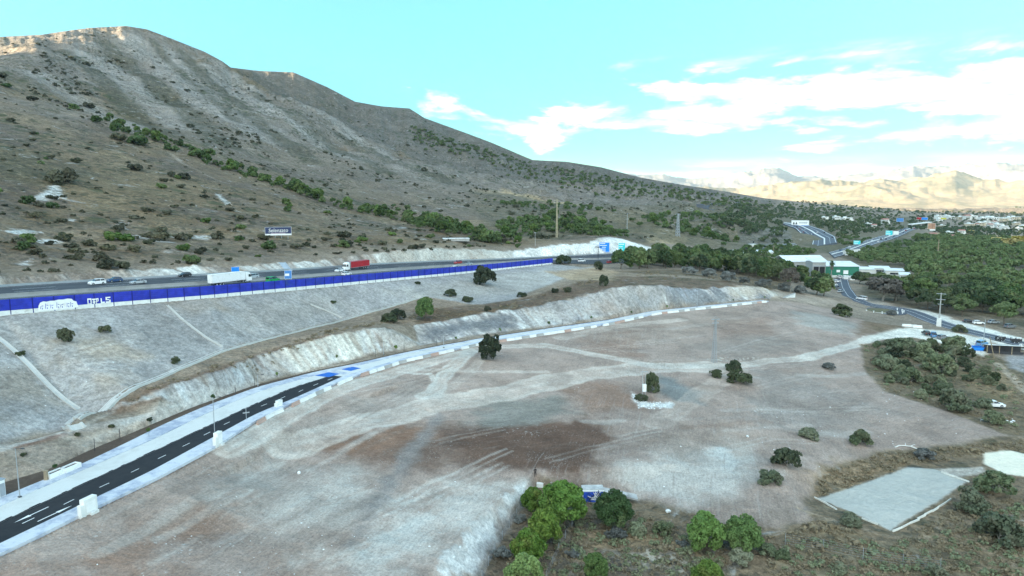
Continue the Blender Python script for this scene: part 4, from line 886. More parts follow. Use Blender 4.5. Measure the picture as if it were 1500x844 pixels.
def hw_at(px, py):
    """place on the motorway under an image measure"""
    best = None; d = ray(px, py)
    for t_ in np.linspace(.02, .98, 60):
        q = hw(t_); e = (q[:, 0] / (q[:, 1] * cp - q[:, 2] * sp) - (px - CX) / FPX) ** 2 + ((q[:, 1] * sp + q[:, 2] * cp) / (q[:, 1] * cp - q[:, 2] * sp) - (CY - py) / FPX) ** 2
        i = int(np.argmin(e))
        if best is None or e[i] < best[0]: best = (e[i], i, t_)
    _, i, t_ = best; i = min(i, NHW - 2); return hpos(i / (NHW - 1), t_)
def hcar(px, py, style, col, label, toward_left, sc=1.0):
    p, a = hw_at(px, py); return car(style, col, p, a + (math.pi if toward_left else 0), label, None, sc)
hcar(143, 416, 'suv', 'white', 'white SUV on the far carriageway, leading a dark blue car', True); hcar(166, 416.5, 'hatch', 'blue', 'dark blue hatchback close behind the white SUV', True)
hcar(201, 418, 'saloon', 'silver', 'silver saloon on the inner lane behind the dark blue hatchback', True); hcar(267, 410, 'hatch', 'black', 'black hatchback on the far carriageway, near the white lorry', True)
hcar(401, 411, 'van', 'green', 'small green van with pale roof beside the central reserve', False); hcar(457, 414.5, 'saloon', 'blue', 'dark blue saloon just behind the blue noise barrier', False)
hcar(507, 403.5, 'hatch', 'white', 'white hatchback in front of the red lorry, next to the central reserve', False); hcar(497, 399, 'saloon', 'white', 'white saloon low beside the cab of the red lorry', True)
hcar(667, 396, 'van', 'white', 'white van half hidden by the far stretch of the blue barrier', False); hcar(686, 388.5, 'saloon', 'silver', 'silver saloon on the far carriageway below the pale rock cut', True); hcar(671, 386.3, 'suv', 'red', 'dark red SUV under the pale rock cut', True)
hcar(853, 383, 'van', 'white', 'white van just past the end of the blue barrier', False); hcar(906, 376.5, 'hatch', 'white', 'white hatchback below the two blue direction signs', True); hcar(372, 404, 'suv', 'silver', 'silver SUV ahead of the white lorry on the far side', True)
hcar(892, 385.5, 'hatch', 'red', 'small red hatchback on the motorway behind the roadside pines', False)
def lorry(px, py, left, tarp, label):
    p, a = hw_at(px, py); root = thing('lorry', label, 'lorry', p, a + (math.pi if left else 0)); root.scale = (.9,) * 3
    t = MB(); t.box((-1.6, 0, 2.62), (13.6, 2.55, 2.8)); tr = t.build('trailer', M[tarp], root, bevel=.06)
    e = MB()
    for x in (-8.36, 5.16): e.box((x, 0, 2.62), (.14, 2.62, 2.9))
    e.box((-1.6, 0, 1.2), (13.6, 2.5, .14)); e.box((-1.6, 1.29, 4.03), (13.6, .08, .1)); e.box((-1.6, -1.29, 4.03), (13.6, .08, .1)); e.build('trailer_frame', M['white' if tarp == 'white' else 'galv'], tr)
    u = MB(); u.box((-1.5, 0, .98), (12.6, .9, .3)); u.box((3.0, -1.1, .78), (2.0, .3, .5)); u.box((3.0, 1.1, .78), (2.0, .3, .5)); u.build('chassis', M['dark_metal'], root)
    c = MB(); c.loft([[(x, y_ * k_, z) for x, z, k_ in ((5.6, .55, 1), (8.1, .55, 1), (8.2, 1.1, 1), (8.05, 2.3, .98), (7.6, 3.35, .92), (6.9, 3.75, .86), (5.6, 3.8, .86))] for y_ in (-1.25, 1.25)]); cb = c.build('cab', M['white'], root, bevel=.08)
    gl = MB(); gl.quad([(8.17, -1.1, 2.0), (8.17, 1.1, 2.0), (7.8, 1.05, 3.05), (7.8, -1.05, 3.05)]); gl.build('windscreen', M['glass'], cb)
    for sy in (-1, 1):
        w_ = MB(); w_.quad([(6.7, sy * 1.265, 2.0), (7.85, sy * 1.265, 2.0), (7.6, sy * 1.235, 2.95), (6.7, sy * 1.22, 2.95)]); w_.build('side_window', M['glass'], cb)
        q = MB(); q.box((8.17, sy * .9, .85), (.1, .45, .25)); q.build('headlight', M['lamp_white'], cb); q = MB(); q.box((7.9, sy * 1.42, 2.5), (.12, .2, .7)); q.build('mirror', M['black'], cb)
    add_wheels(root, [(x, sy * 1.05, .5) for x in (-6.6, -5.3, -4.0, 5.4, 7.3) for sy in (-1, 1)], TWHEEL); return root
lorry(337, 418.5, False, 'white', 'white articulated lorry with a plain white box trailer, just behind the blue barrier'); lorry(522, 394.5, True, 'red_tarp', 'articulated lorry with a red curtain trailer and white cab under the rock cut')

# ------------------------------------------------------------------ signs, posts, masts
def board_sign(name, label, loc, face_to, w_, h_, z0, m, lines=0, cat='road sign', posts=2, thick=.14, mline='white', extra=None):
    d = Vector((face_to[0] - loc[0], face_to[1] - loc[1])); a = math.atan2(d.y, d.x) + math.pi / 2
    r = thing(name, label, cat, loc, a)
    mb = MB(); mb.box((0, 0, z0 + h_ / 2), (w_, thick, h_)); f = mb.build('panel', M[m], r)
    for k_ in range(posts):
        x = 0 if posts == 1 else lerp(-w_ * .36, w_ * .36, k_ / (posts - 1)); q = MB(); q.tube((x, thick * .5 + .14, -.6), (x, thick * .5 + .14, z0 + h_ * .9), .11, n=6); q.build('post', M['galv'], r)
    if lines:
        q = MB()
        for k_ in range(lines):
            zz = z0 + h_ * (1 - (k_ + .7) / (lines + .4)); ww = w_ * rnd.uniform(.45, .75); q.box((-w_ * .42 + ww / 2, -thick / 2 - .012, zz), (ww, .02, h_ * .28 / lines))
        q.build('lettering', M[mline], f)
    fr = MB(); e_ = min(w_, h_) * .025
    for zz in (z0 + e_, z0 + h_ - e_): fr.box((0, -thick / 2 - .01, zz), (w_, .02, e_))
    for xx in (-w_ / 2 + e_, w_ / 2 - e_): fr.box((xx, -thick / 2 - .01, z0 + h_ / 2), (e_, .02, h_ - 4 * e_))
    fr.build('border', M[mline], f); return r
def ppx(dist): return dist / FPX
def text_on(parent, s, w_, z, y, m, size, x=0.0, shear=0.0):
    cu = bpy.data.curves.new('lettering', 'FONT'); cu.body = s; cu.size = size; cu.align_x = 'CENTER'; cu.align_y = 'CENTER'; cu.extrude = .02; cu.shear = shear
    o = bpy.data.objects.new('lettering', cu); me = bpy.data.meshes.new_from_object(o); bpy.data.objects.remove(o); me.materials.clear(); me.materials.append(M[m])
    xs = [v.co.x for v in me.vertices]; k_ = w_ / (max(xs) - min(xs))
    for v in me.vertices: v.co.x *= k_
    q = bpy.data.objects.new('lettering', me); COL.objects.link(q); q.parent = parent; q.location = (x, y, z); q.rotation_euler = (R(90), 0, 0); return q
p = W(408, 349); d_ = p.y; s_ = ppx(d_)
bb = board_sign('billboard', 'dark navy billboard with white lettering on the scrub hillside', p, (0, 0), 37 * s_, 12.5 * s_, 4 * s_, 'navy', 0, 'billboard', 4, .3)
pn = bb.children[0]; text_on(pn, 'Selenzato', 27 * s_, 11.2 * s_, -.19, 'white', 7.6 * s_, 0, .15); q = MB(); q.box((0, -.17, 5.4 * s_), (36 * s_, .03, 2.2 * s_)); q.build('footer', M['white'], pn); q = MB(); q.box((0, -.17, 7.3 * s_), (20 * s_, .03, .7 * s_)); q.build('lettering', M['pink'], pn)
def gpos(px, py): p, a = hw_at(px, py); return p
for px, py, w_, top_, bot_, lab, n_ in ((885, 377.5, 15.5, 355, 369.5, 'wide blue direction sign standing before the white rock cut', 5), (910.5, 376, 10, 356, 370.5, 'narrower light blue direction sign right of the wide one, white rock behind', 4)):
    pp = Vector(PD(px, py, 470)); zg = height(pp.x, pp.y); s_ = ppx(470); board_sign('direction_sign', lab, (pp.x, pp.y, zg), (0, 0), w_ * s_, (bot_ - top_) * s_, PD(px, bot_, 470)[2] - zg, 'sign_blue' if n_ == 5 else 'sign_teal', n_)
M['sign_teal2'] = simple('light_blue_sign', (.02, .42, .78), .5, .05)
p, a = hw_at(348, 401.5); board_sign('road_sign', 'small blue sign seen over the white lorry, by the rock cut', p, (0, 0), 2.6, 1.7, 1.9, 'sign_blue', 0)
p, a = hw_at(421, 418); board_sign('road_sign', 'pale blue sign rising behind the blue barrier, right of the green van', p, (0, 0), 2.4, 2.9, 1.4, 'sign_back', 1)
p = Vector(PD(876, 384, 440)); p.z = height(p.x, p.y); tsg = thing('signal_mast', 'dark T shaped mast beside the motorway, left of the blue direction signs', 'mast', p); q = MB(); hh_ = PD(876, 362, 440)[2] - p.z
q.tube((0, 0, -.5), (0, 0, hh_), .22, .18, 6); q.build('post', M['dark_metal'], tsg); q = MB(); q.box((0, 0, hh_), (4.6, .35, .5)); q.build('arm', M['dark_metal'], tsg)
def pole(name, label, px, base, top_, r0, m, arms=(), base_block=None, cat='pole', dist=None, group=None):
    p = W(px, base) if dist is None else Vector(PD(px, base, dist))
    if dist is not None: p.z = height(p.x, p.y)
    h_ = PD(px, top_, p.y)[2] - p.z; a = math.atan2(-p.y, -p.x) + math.pi / 2; r = thing(name, label, cat, p, a, group)
    q = MB(); q.tube((0, 0, -.5), (0, 0, h_), r0, r0 * .6, 7); q.build('shaft', M[m], r)
    for zf, w_ in arms: 
        q = MB(); q.box((0, 0, h_ * zf), (w_, .2, .22)); q.build('cross_arm', M['galv'], r)
        for sx in (-.42, .42):
            q = MB(); q.tube((sx * w_, 0, h_ * zf + .1), (sx * w_, 0, h_ * zf + .5), .07, n=5); q.build('insulator', M['dark_metal'], r)
    if base_block: q = MB(); q.box((0, 0, base_block[1] / 2 - .2), (base_block[0], base_block[0], base_block[1] + .4), taper=.92); q.build('footing', M['white_conc'], r)
    return r
def lattice(name, label, px, base, top_, w_, arms=(), cat='pylon', dist=None, m='galv', th=.06, nseg=12):
    p = W(px, base) if dist is None else Vector(PD(px, base, dist))
    if dist is not None: p.z = height(p.x, p.y)
    h_ = PD(px, top_, p.y)[2] - p.z; r = thing(name, label, cat, p, R(20)); q = MB(); cs = ((-1, -1), (1, -1), (1, 1), (-1, 1)); wz = lambda z: w_ / 2 * (1 - .7 * z / h_)
    for sx, sy in cs: q.tube((sx * w_ / 2, sy * w_ / 2, -.5), (sx * wz(h_), sy * wz(h_), h_), th, n=4)
    for k_ in range(nseg):
        z0, z1 = h_ * k_ / nseg, h_ * (k_ + 1) / nseg
        for (ax, ay), (bx_, by_) in zip(cs, cs[1:] + cs[:1]):
            q.tube((ax * wz(z0), ay * wz(z0), z0), (bx_ * wz(z1), by_ * wz(z1), z1), th * .6, n=4, cap=False); q.tube((bx_ * wz(z0), by_ * wz(z0), z0), (ax * wz(z1), ay * wz(z1), z1), th * .6, n=4, cap=False)
    q.build('lattice', M[m], r)
    for zf, aw in arms:
        q = MB(); q.box((0, 0, h_ * zf), (aw, .18, .2)); q.tube((-aw / 2, 0, h_ * zf), (0, 0, h_ * zf + .9), .05, n=4); q.tube((aw / 2, 0, h_ * zf), (0, 0, h_ * zf + .9), .05, n=4); q.build('cross_arm', M[m], r)
    return r
M['pole_tan'] = simple('tan_steel', (.42, .36, .25), .7, .1)
lattice('pylon', 'tall thin tan pylon on the hillside above the rock cut', 815.5, 345, 292, 1.2, ((.97, 4),), dist=520, m='pole_tan', th=.14, nseg=10)
pole('power_pole', 'short pale post left of the tan pylon, above the rock cut', 784, 361, 340, .16, 'grey_conc', ((.95, 1.6),)); pole('power_pole', 'slim pale pole among the hillside pines', 918.5, 336, 312, .3, 'galv', ((.96, 4),), dist=640)
lattice('pylon', 'grey lattice pylon behind the bare tan mound', 992.5, 346, 313, 3.2, ((.97, 7), (.85, 6)), dist=680, th=.22, nseg=8)
lattice('pylon', 'thin silver lattice mast standing in the graded lot', 1046, 531, 467, 1.25, ((.985, 3.0), (.9, 2.4)), th=.05, nseg=22)
pole('power_pole', 'concrete power pole on a white block beside the roundabout road', 1375, 478, 429, .33, 'grey_conc', ((.97, 3.6), (.8, 3.6), (.66, 2.2)), (1.9, 3.6)); pole('lamp_pole', 'slim grey pole where the two dirt roads meet', 1441, 497, 468, .17, 'galv')
pole('power_pole', 'tall weathered pole over the forest canopy', 1373, 382, 351, .55, 'wood', (), dist=640); pole('chimney', 'stout grey chimney rising from the pines behind the roofs', 1328, 403, 383, 1.3, 'grey_conc', (), cat='chimney', dist=600); pole('power_pole', 'short wooden post in the pines, right of the chimney', 1343, 404, 390, .4, 'wood', (), dist=560); pole('power_pole', 'wooden pole in front of the low white roofs and dark pines', 1133, 374, 359, .35, 'wood', ((.9, 2.5),), dist=640)
# transformer on two poles
p = W(943, 578); tf_ = thing('transformer', 'white transformer box on twin poles beside the dark tall shrub', 'transformer', p, R(8)); hh_ = PD(943, 541, p.y)[2] - p.z
for sx in (-.42, .42): q = MB(); q.tube((sx, 0, -.4), (sx, 0, hh_ * (1 if sx < 0 else .97)), .1, .07, 6); q.build('pole', M['grey_conc'], tf_)
q = MB(); q.box((0, -.35, 1.9), (.95, .7, 2.0)); q.build('cabinet', M['white'], tf_, bevel=.04); q = MB(); q.box((0, 0, hh_ * .9), (1.9, .14, .14)); q.build('cross_arm', M['galv'], tf_)
# street lamps of the frontage road
def lamp(px, base, top_, label, arm=1.2):
    p = Vector(PZ(px, base, RZ + .1)); h_ = PD(px, top_, p.y)[2] - p.z; i = int(np.argmin(np.hypot(cl[:, 0] - p.x, cl[:, 1] - p.y))); n_ = nrm[i]; off = (np.array(p[:2]) - cl[i, :2]) @ n_
    a = math.atan2(n_[1], n_[0]) + (math.pi if off > 1.5 else 0); r = thing('street_lamp', label, 'street lamp', p, a, 'street lamps of the new road')
    q = MB(); q.tube((0, 0, 0), (0, 0, h_), .085, .05, 7); q.build('post', M['galv'], r); q = MB(); q.tube((0, 0, h_), (arm, 0, h_ + .12), .04, .035, 5); q.box((arm + .25, 0, h_ + .12), (.6, .26, .1)); q.build('lantern', M['dark_metal'], r)
    q = MB(); q.box((0, 0, .06), (.4, .4, .12)); q.build('base_plate', M['dark_metal'], r)
for px, b_, t_, lab in ((29, 728, 657, 'street lamp nearest the left edge, beside the white planting boxes'), (314.5, 633, 582, 'street lamp behind the tall white utility box'), (378, 567, 549, 'street lamp at the foot of the first white cliff'), (562, 520, 501, 'street lamp by the white cut of the cliff'), (650, 509.5, 491, 'street lamp before the grey recessed cliff'), (797, 482.5, 464, 'street lamp under the tall white cliff face'), (1021, 450, 424, 'street lamp at the far end of the cliff')): lamp(px, b_, t_, lab)
p = Vector(PZ(361, 615, RZ + .1)); cx_ = thing('sign_post', 'cross shaped grey sign post on the lot side pavement', 'sign post', p, R(30)); q = MB(); q.tube((0, 0, 0), (0, 0, 2.6), .06, n=6); q.build('post', M['galv'], cx_); q = MB(); q.box((0, 0, 1.5), (1.3, .06, .22)); q.build('arm', M['galv'], cx_)
# jersey barriers along the lot
jm = MB(); jp = ((-.3, 0), (-.3, .18), (-.12, .45), (-.09, .85), (.09, .85), (.12, .45), (.3, .18), (.3, 0))
def jersey_mesh(L_): 
    mb = MB(); mb.loft([[(x, o2, z) for o2, z in jp] for x in (-L_ / 2, L_ / 2)]); return mb
JM = {c_: jersey_mesh(2.7).mesh('jersey_barrier', M[c_]) for c_ in ('white_conc', 'pink_conc', 'grey_conc')}
edge0 = el_(0); e0s = resample(edge0, step=3.1); i0 = int(np.argmin(np.abs(e0s[:, 0] / e0s[:, 1] - PZ(372, 614, RZ)[0] / PZ(372, 614, RZ)[1]))); 
JL = {'white_conc': ('white road barrier in the row between new road and lot', 'white barriers along the lot'), 'pink_conc': ('faded red road barrier in the row between new road and lot', 'faded red barriers along the lot'), 'grey_conc': ('dull grey road barrier in the row between new road and lot', 'grey barriers along the lot')}
pat = ['white_conc', 'grey_conc', 'white_conc', 'white_conc', 'grey_conc', 'pink_conc', 'white_conc', 'white_conc', 'grey_conc']
for i in range(i0, len(e0s) - 1):
    d = e0s[i + 1] - e0s[i]; a = math.atan2(d[1], d[0]); n_ = np.array([d[1], -d[0]]) / np.hypot(d[0], d[1]); q_ = e0s[i, :2] + n_ * 1.0
    if rnd.random() < .12: continue
    c_ = pat[i % len(pat)] if rnd.random() < .8 else rnd.choice(pat)
    o = obj('jersey_barrier', JM[c_]); o.location = (q_[0], q_[1], height(q_[0], q_[1]) - .05); o.rotation_euler = (0, 0, a + R(rnd.uniform(-5, 5))); o.scale = (1.08, 1.0, 1.0); tag(o, JL[c_][0], 'road barrier', JL[c_][1])
# concrete blocks near the road
def utility(px, base, w_, h_, label, rz, dpt=.9):
    p = W(px, base); r = thing('utility_cabinet', label, 'utility box', p, rz); q = MB(); q.box((0, 0, h_ / 2), (w_, dpt, h_ + .3)); q.build('housing', M['white_conc'], r, bevel=.04)
    q = MB(); q.box((-w_ / 2 - .3, -.1, h_ * .38), (.6, dpt * .8, h_ * .76 + .2)); q.build('side_block', M['white_conc'], r, bevel=.03); q = MB(); q.box((w_ * .1, -dpt / 2 - .25, .22), (w_ * .6, .4, .5)); q.build('foot_block', M['white_conc'], r); q = MB(); q.box((0, -dpt / 2 - .012, h_ * .55), (w_ * .7, .03, h_ * .6)); q.build('door', M['white'], r)
def road_rz(px, py): p = PZ(px, py, RZ); i = int(np.argmin(np.hypot(cl[:, 0] - p[0], cl[:, 1] - p[1]))); return math.atan2(tang[i, 1], tang[i, 0])
utility(131, 753, 2.2, 2.4, 'large white utility cabinet on the pavement edge, nearest of the three by the lot', road_rz(131, 750)); utility(320, 653, 1.5, 2.5, 'tall white utility cabinet beside a street lamp on the lot side', road_rz(320, 653)); utility(409, 597, 1.4, 1.5, 'small white utility cabinet by the row of road barriers', road_rz(409, 597))
for px, b_, lab in ((81, 697, 'white planting box in front of a sapling, nearer of a pair'), (104, 688, 'white planting box further along the soil strip')):
    p = Vector(PZ(px, b_, RZ + .1)); r = thing('planting_box', lab, 'planter', p, road_rz(px, b_)); q = MB(); q.box((0, .55, .4), (2.9, .25, .8)); q.box((0, -.55, .4), (2.9, .25, .8)); q.box((-1.32, 0, .4), (.25, .84, .8)); q.box((1.32, 0, .4), (.25, .84, .8)); q.build('frame', M['white'], r); q = MB(); q.box((0, 0, .3), (2.38, .84, .6)); q.build('soil', M['soil'], r)
p = Vector(PZ(68, 703, RZ + .1)); o = MB().box((0, 0, .75), (.5, .5, 1.5), taper=.85).box((0, 0, 1.55), (.62, .62, .1)).build('bollard', M['wood']); o.location = p; tag(o, 'stubby tan post on the soil strip left of the planting boxes', 'bollard')
p = Vector(PZ(-3, 727, RZ + .1)); kx = thing('site_cabin', 'white cabin cut by the left edge of the picture', 'cabin', p, road_rz(10, 725)); q = MB(); q.box((-1.0, 0, 1.3), (3.2, 1.8, 2.6)); q.build('wall', M['white'], kx, bevel=.03); q = MB(); q.box((-1.0, 0, 2.66), (3.4, 2.0, .12)); q.build('roof', M['galv'], kx); q = MB(); q.box((.1, -.92, 1.1), (.8, .04, 2.0)); q.build('door', M['galv'], kx)
# ------------------------------------------------------------------ vegetation
def leafmat(name, c1, c2, c3, wl=.8):
    m, nt, b = mat(name); g = NT(nt); P = g.obj(); oi = g.n('ShaderNodeObjectInfo').outputs['Random']
    n = g.noise(P, wl, 4, .7); n2 = g.noise(g.pos(), .35, 3); n3 = g.noise(g.pos(), .055, 4, .65)
    c = g.mix(g.ramp(g.math('ADD', n, g.math('MULTIPLY', g.math('SUBTRACT', oi, .5), .5)), .36, .62), tuple(c1), tuple(c2)); c = g.mix(g.math('MULTIPLY', g.ramp(n2, .5, .72), .65), c, tuple(c3)); c = g.mix(g.math('MULTIPLY', g.ramp(n3, .50, .68), .45), c, tuple(c3)); dk = g.n('ShaderNodeHueSaturation'); g.put(dk.inputs['Color'], c); g.put(dk.inputs['Value'], g.ramp(g.math('FRACT', g.math('MULTIPLY', oi, 7.31)), 0, 1, .80, 1.2)); g.put(dk.inputs['Saturation'], g.ramp(g.math('FRACT', g.math('MULTIPLY', oi, 3.77)), 0, 1, .82, 1.05)); c = dk.outputs[0]
    g.put(b.inputs['Base Color'], c); b.inputs['Roughness'].default_value = .75; b.inputs['Specular IOR Level'].default_value = .25
    tr = g.n('ShaderNodeBsdfTranslucent'); g.put(tr.inputs[0], c); mx = g.n('ShaderNodeMixShader'); mx.inputs[0].default_value = .22; nt.links.new(b.outputs[0], mx.inputs[1]); nt.links.new(tr.outputs[0], mx.inputs[2])
    out = [x for x in nt.nodes if x.type == 'OUTPUT_MATERIAL'][0]; nt.links.new(mx.outputs[0], out.inputs[0]); return m
LF = {'pine': leafmat('pine_needles', (.05, .11, .025), (.125, .215, .05), (.17, .21, .06)), 'pine_light': leafmat('young_pine_needles', (.09, .16, .03), (.20, .285, .06), (.24, .25, .075)), 'forest': leafmat('forest_needles', (.05, .088, .034), (.115, .165, .058), (.185, .185, .085)), 'scrub': leafmat('scrub_leaves', (.055, .062, .036), (.115, .115, .07), (.15, .13, .085)),
      'olive': leafmat('grey_green_leaves', (.11, .14, .075), (.20, .225, .135), (.21, .19, .12)), 'dark': leafmat('dark_leaves', (.042, .06, .03), (.085, .105, .052), (.13, .12, .07)), 'dry': leafmat('dry_twigs', (.12, .10, .085), (.20, .175, .15), (.15, .14, .10)), 'grey': leafmat('grey_thorn', (.13, .14, .13), (.21, .22, .21), (.15, .14, .12)),
      'lush': leafmat('bright_hillside_leaves', (.06, .11, .028), (.125, .19, .05), (.15, .17, .065)), 'gold': leafmat('sun_tinted_leaves', (.42, .33, .07), (.58, .45, .12), (.38, .34, .10)), 'straw': leafmat('dry_grass_blades', (.16, .125, .075), (.25, .195, .12), (.19, .165, .11))}  # gold: warm sunlight put into the leaf colour
BARK = simple('bark', (.13, .10, .075), .95, .3, 3.0); BARK_G = simple('grey_bark', (.26, .235, .205), .95, .25, 3.0)
def leaf_cloud(seed, rx, rz, zc, puffs, nleaf, leaf, shell=.62, prk=.40, up=.25, elong=1.0, ragged=.0):
    q = np.random.default_rng(seed)
    d = q.normal(size=(puffs, 3)); d /= np.linalg.norm(d, axis=1)[:, None]; d[:, 2] = np.where(d[:, 2] < -.55, -d[:, 2], d[:, 2])
    rr = shell * (.75 + .5 * q.random(puffs)) * (1 + ragged * q.normal(size=puffs)); pc = d * rr[:, None] * np.array([rx, rx, rz]); pr = prk * (.65 + .7 * q.random(puffs)) * rx
    w_ = pr ** 2; k = q.choice(puffs, nleaf, p=w_ / w_.sum()); n = q.normal(size=(nleaf, 3)); n[:, 2] += up; n += .8 * d[k]; n /= np.linalg.norm(n, axis=1)[:, None]
    pos = pc[k] + n * (pr[k] * (.72 + .36 * q.random(nleaf)))[:, None] * np.array([1, 1, max(.55, min(1.0, rz / rx))]); pos[:, 2] += zc
    nn = n + .75 * q.normal(size=(nleaf, 3)); nn /= np.linalg.norm(nn, axis=1)[:, None]
    u = np.cross(nn, q.normal(size=(nleaf, 3))); u /= np.linalg.norm(u, axis=1)[:, None]; v = np.cross(nn, u); sz = leaf * (.55 + .8 * q.random(nleaf)); u *= (sz * .5)[:, None]; v *= (sz * .5 * elong)[:, None]
    V = np.stack([pos - u - v * .6, pos + u * .7 - v, pos + u + v * .6, pos - u * .7 + v], 1).reshape(-1, 3); return V
def quads_mesh(name, V, m):
    me = bpy.data.meshes.new(name); n = len(V) // 4; me.vertices.add(len(V)); me.vertices.foreach_set('co', V.astype(np.float32).ravel()); me.loops.add(len(V)); me.loops.foreach_set('vertex_index', np.arange(len(V), dtype=np.int32)); me.polygons.add(n); me.polygons.foreach_set('loop_start', np.arange(0, len(V), 4, dtype=np.int32))
    me.materials.append(m); me.update(); me.validate(); return me
def trunk_mesh(seed, h, r, limbs=4, spread=.35, m=BARK):
    q = random.Random(seed); mb = MB(); p = Vector((0, 0, -.4)); pts_ = [p]
    for k in range(4): p = p + Vector((q.uniform(-.06, .06) * h, q.uniform(-.06, .06) * h, (h + .4) / 4)); pts_.append(p)
    for k in range(4): mb.tube(pts_[k], pts_[k + 1], r * (1 - .2 * k), r * (.8 - .2 * k), 6, cap=False)
    for k in range(limbs):
        a = q.uniform(0, 6.3); b_ = pts_[q.choice((2, 3))]; e = b_ + Vector((math.cos(a) * h * spread, math.sin(a) * h * spread, h * q.uniform(.15, .4))); mb.tube(b_, e, r * .45, r * .15, 5, cap=False)
    return mb.mesh('trunk', m)
def kind(key, n, rx, rz, zc, puffs, nleaf, leaf, lf, trunk=None, **kw):
    VG[key] = [(quads_mesh('crown', leaf_cloud(hash_(key) + i * 13, rx, rz, zc, puffs, nleaf, leaf, **kw), LF[lf]), trunk_mesh(hash_(key) + i, *trunk) if trunk else None) for i in range(n)]
def hash_(s): return sum(ord(c) * (i + 3) for i, c in enumerate(s)) % 9973
VG = {}
kind('pine', 3, 3.3, 3.1, 3.5, 95, 9500, .34, 'pine', (3.6, .26, 4), shell=.80, prk=.26); kind('pine_light', 3, 3.0, 3.1, 3.4, 90, 8600, .33, 'pine_light', (3.4, .24, 4), shell=.80, prk=.26)
kind('forest', 5, 3.7, 2.5, 4.9, 34, 1500, .72, 'forest', (5.0, .24, 5), shell=.70, prk=.34); kind('grove', 4, 3.0, 3.2, 4.0, 30, 1500, .66, 'forest', (3.6, .2, 4), shell=.68, prk=.34); kind('lush', 4, 2.8, 3.0, 3.2, 20, 700, .8, 'lush', (2.6, .2, 2), shell=.66, prk=.38)
kind('dead', 2, 3.9, 2.7, 5.2, 34, 1300, .5, 'dry', (5.4, .3, 7, .5, BARK_G), shell=.75, prk=.26, elong=2.0)
kind('dark', 4, 1.5, 1.15, .95, 26, 1500, .26, 'dark', (1.0, .09, 4, .5, BARK_G), shell=.72, prk=.36, ragged=.12); kind('olive', 4, 1.6, 1.2, 1.0, 28, 2000, .26, 'olive', (1.0, .08, 4, .5, BARK_G), shell=.72, prk=.34, ragged=.12); kind('grey', 2, 1.3, .95, .8, 22, 1300, .22, 'grey', None, shell=.72, prk=.34, ragged=.15)
kind('bush', 5, 1.5, 1.05, .75, 14, 420, .5, 'scrub', None, shell=.66, prk=.42, ragged=.15); kind('bush_green', 3, 1.5, 1.15, .85, 14, 330, .55, 'lush', None, shell=.66, prk=.42, ragged=.15); kind('sapling', 2, .62, .7, 2.4, 12, 420, .22, 'pine', (2.2, .05, 2, .2), shell=.6, prk=.45); kind('bare', 2, 1.7, 1.5, 1.3, 30, 1000, .3, 'dark', (1.3, .08, 9, .75, BARK_G), shell=.85, prk=.24, elong=2.0, ragged=.2)
kind('gold', 2, 3.0, 2.4, 2.4, 24, 700, .8, 'gold', None, shell=.7, prk=.36)
def plant(key, loc, sc=1.0, name='shrub', label='', cat='shrub', group=None, sz=None, idx=None):
    cm, tm = VG[key][rnd.randrange(len(VG[key])) if idx is None else idx]; rz = rnd.uniform(0, 6.3); s3 = (sc, sc, sc * (sz or 1.0))
    if tm is None:
        o = obj(name, cm); o.location = loc; o.rotation_euler = (0, 0, rz); o.scale = s3; return tag(o, label, cat, group)
    r = thing(name, label, cat, loc, rz, group); r.scale = s3; obj('crown', cm, r); obj('trunk', tm, r); return r
def at(px, py, dz=-.15): p = W(px, py); p.z += dz; return p
def plant_px(key, px, base, wpx, label, name='shrub', cat='shrub', sz=None, group=None, rad=None):
    p = at(px, base); rad = {'pine': 3.6, 'pine_light': 3.3, 'forest': 4.0, 'grove': 3.3, 'lush': 3.1, 'dead': 4.3, 'dark': 1.75, 'olive': 1.85, 'grey': 1.5, 'bush': 1.7, 'bush_green': 1.7, 'bare': 2.0, 'sapling': .8, 'gold': 3.2}[key]
    return plant(key, p, wpx * p.y / FPX / (2 * rad), name, label, cat, group, sz)
PT = 'pine_tree', 'tree'
for key, px, b_, w_, sz, lab in (('pine', 826, 768, 68, 1.0, 'largest dark green pine beside the standing person and blue painted wall'), ('pine', 899, 770, 56, 1.0, 'round dark pine right of the blue painted wall'), ('pine_light', 798, 800, 50, 1.15, 'light green pine in the middle of the row by the pale embankment'), ('pine_light', 774, 828, 52, 1.05, 'light green pine second from the bottom of the row by the pale embankment'), ('pine_light', 768, 872, 58, 1.1, 'bright green pine lowest in the row, cut by the bottom edge'), ('pine_light', 781, 752, 36, 1.1, 'small olive green tree tucked left of the largest dark pine'), ('pine', 1033, 806, 58, 1.05, 'dark pine left of a touching pair below the graded lot'), ('pine', 1088, 806, 56, 1.0, 'round pine right of a touching pair below the graded lot'), ('pine_light', 1036, 866, 48, 1.0, 'bright young pine cut by the bottom edge, below the touching pair'), ('pine_light', 872, 850, 38, 1.1, 'pale loose young tree beside the pale clearing')):
    plant_px(key, px, b_, w_, lab, *PT, sz=sz)
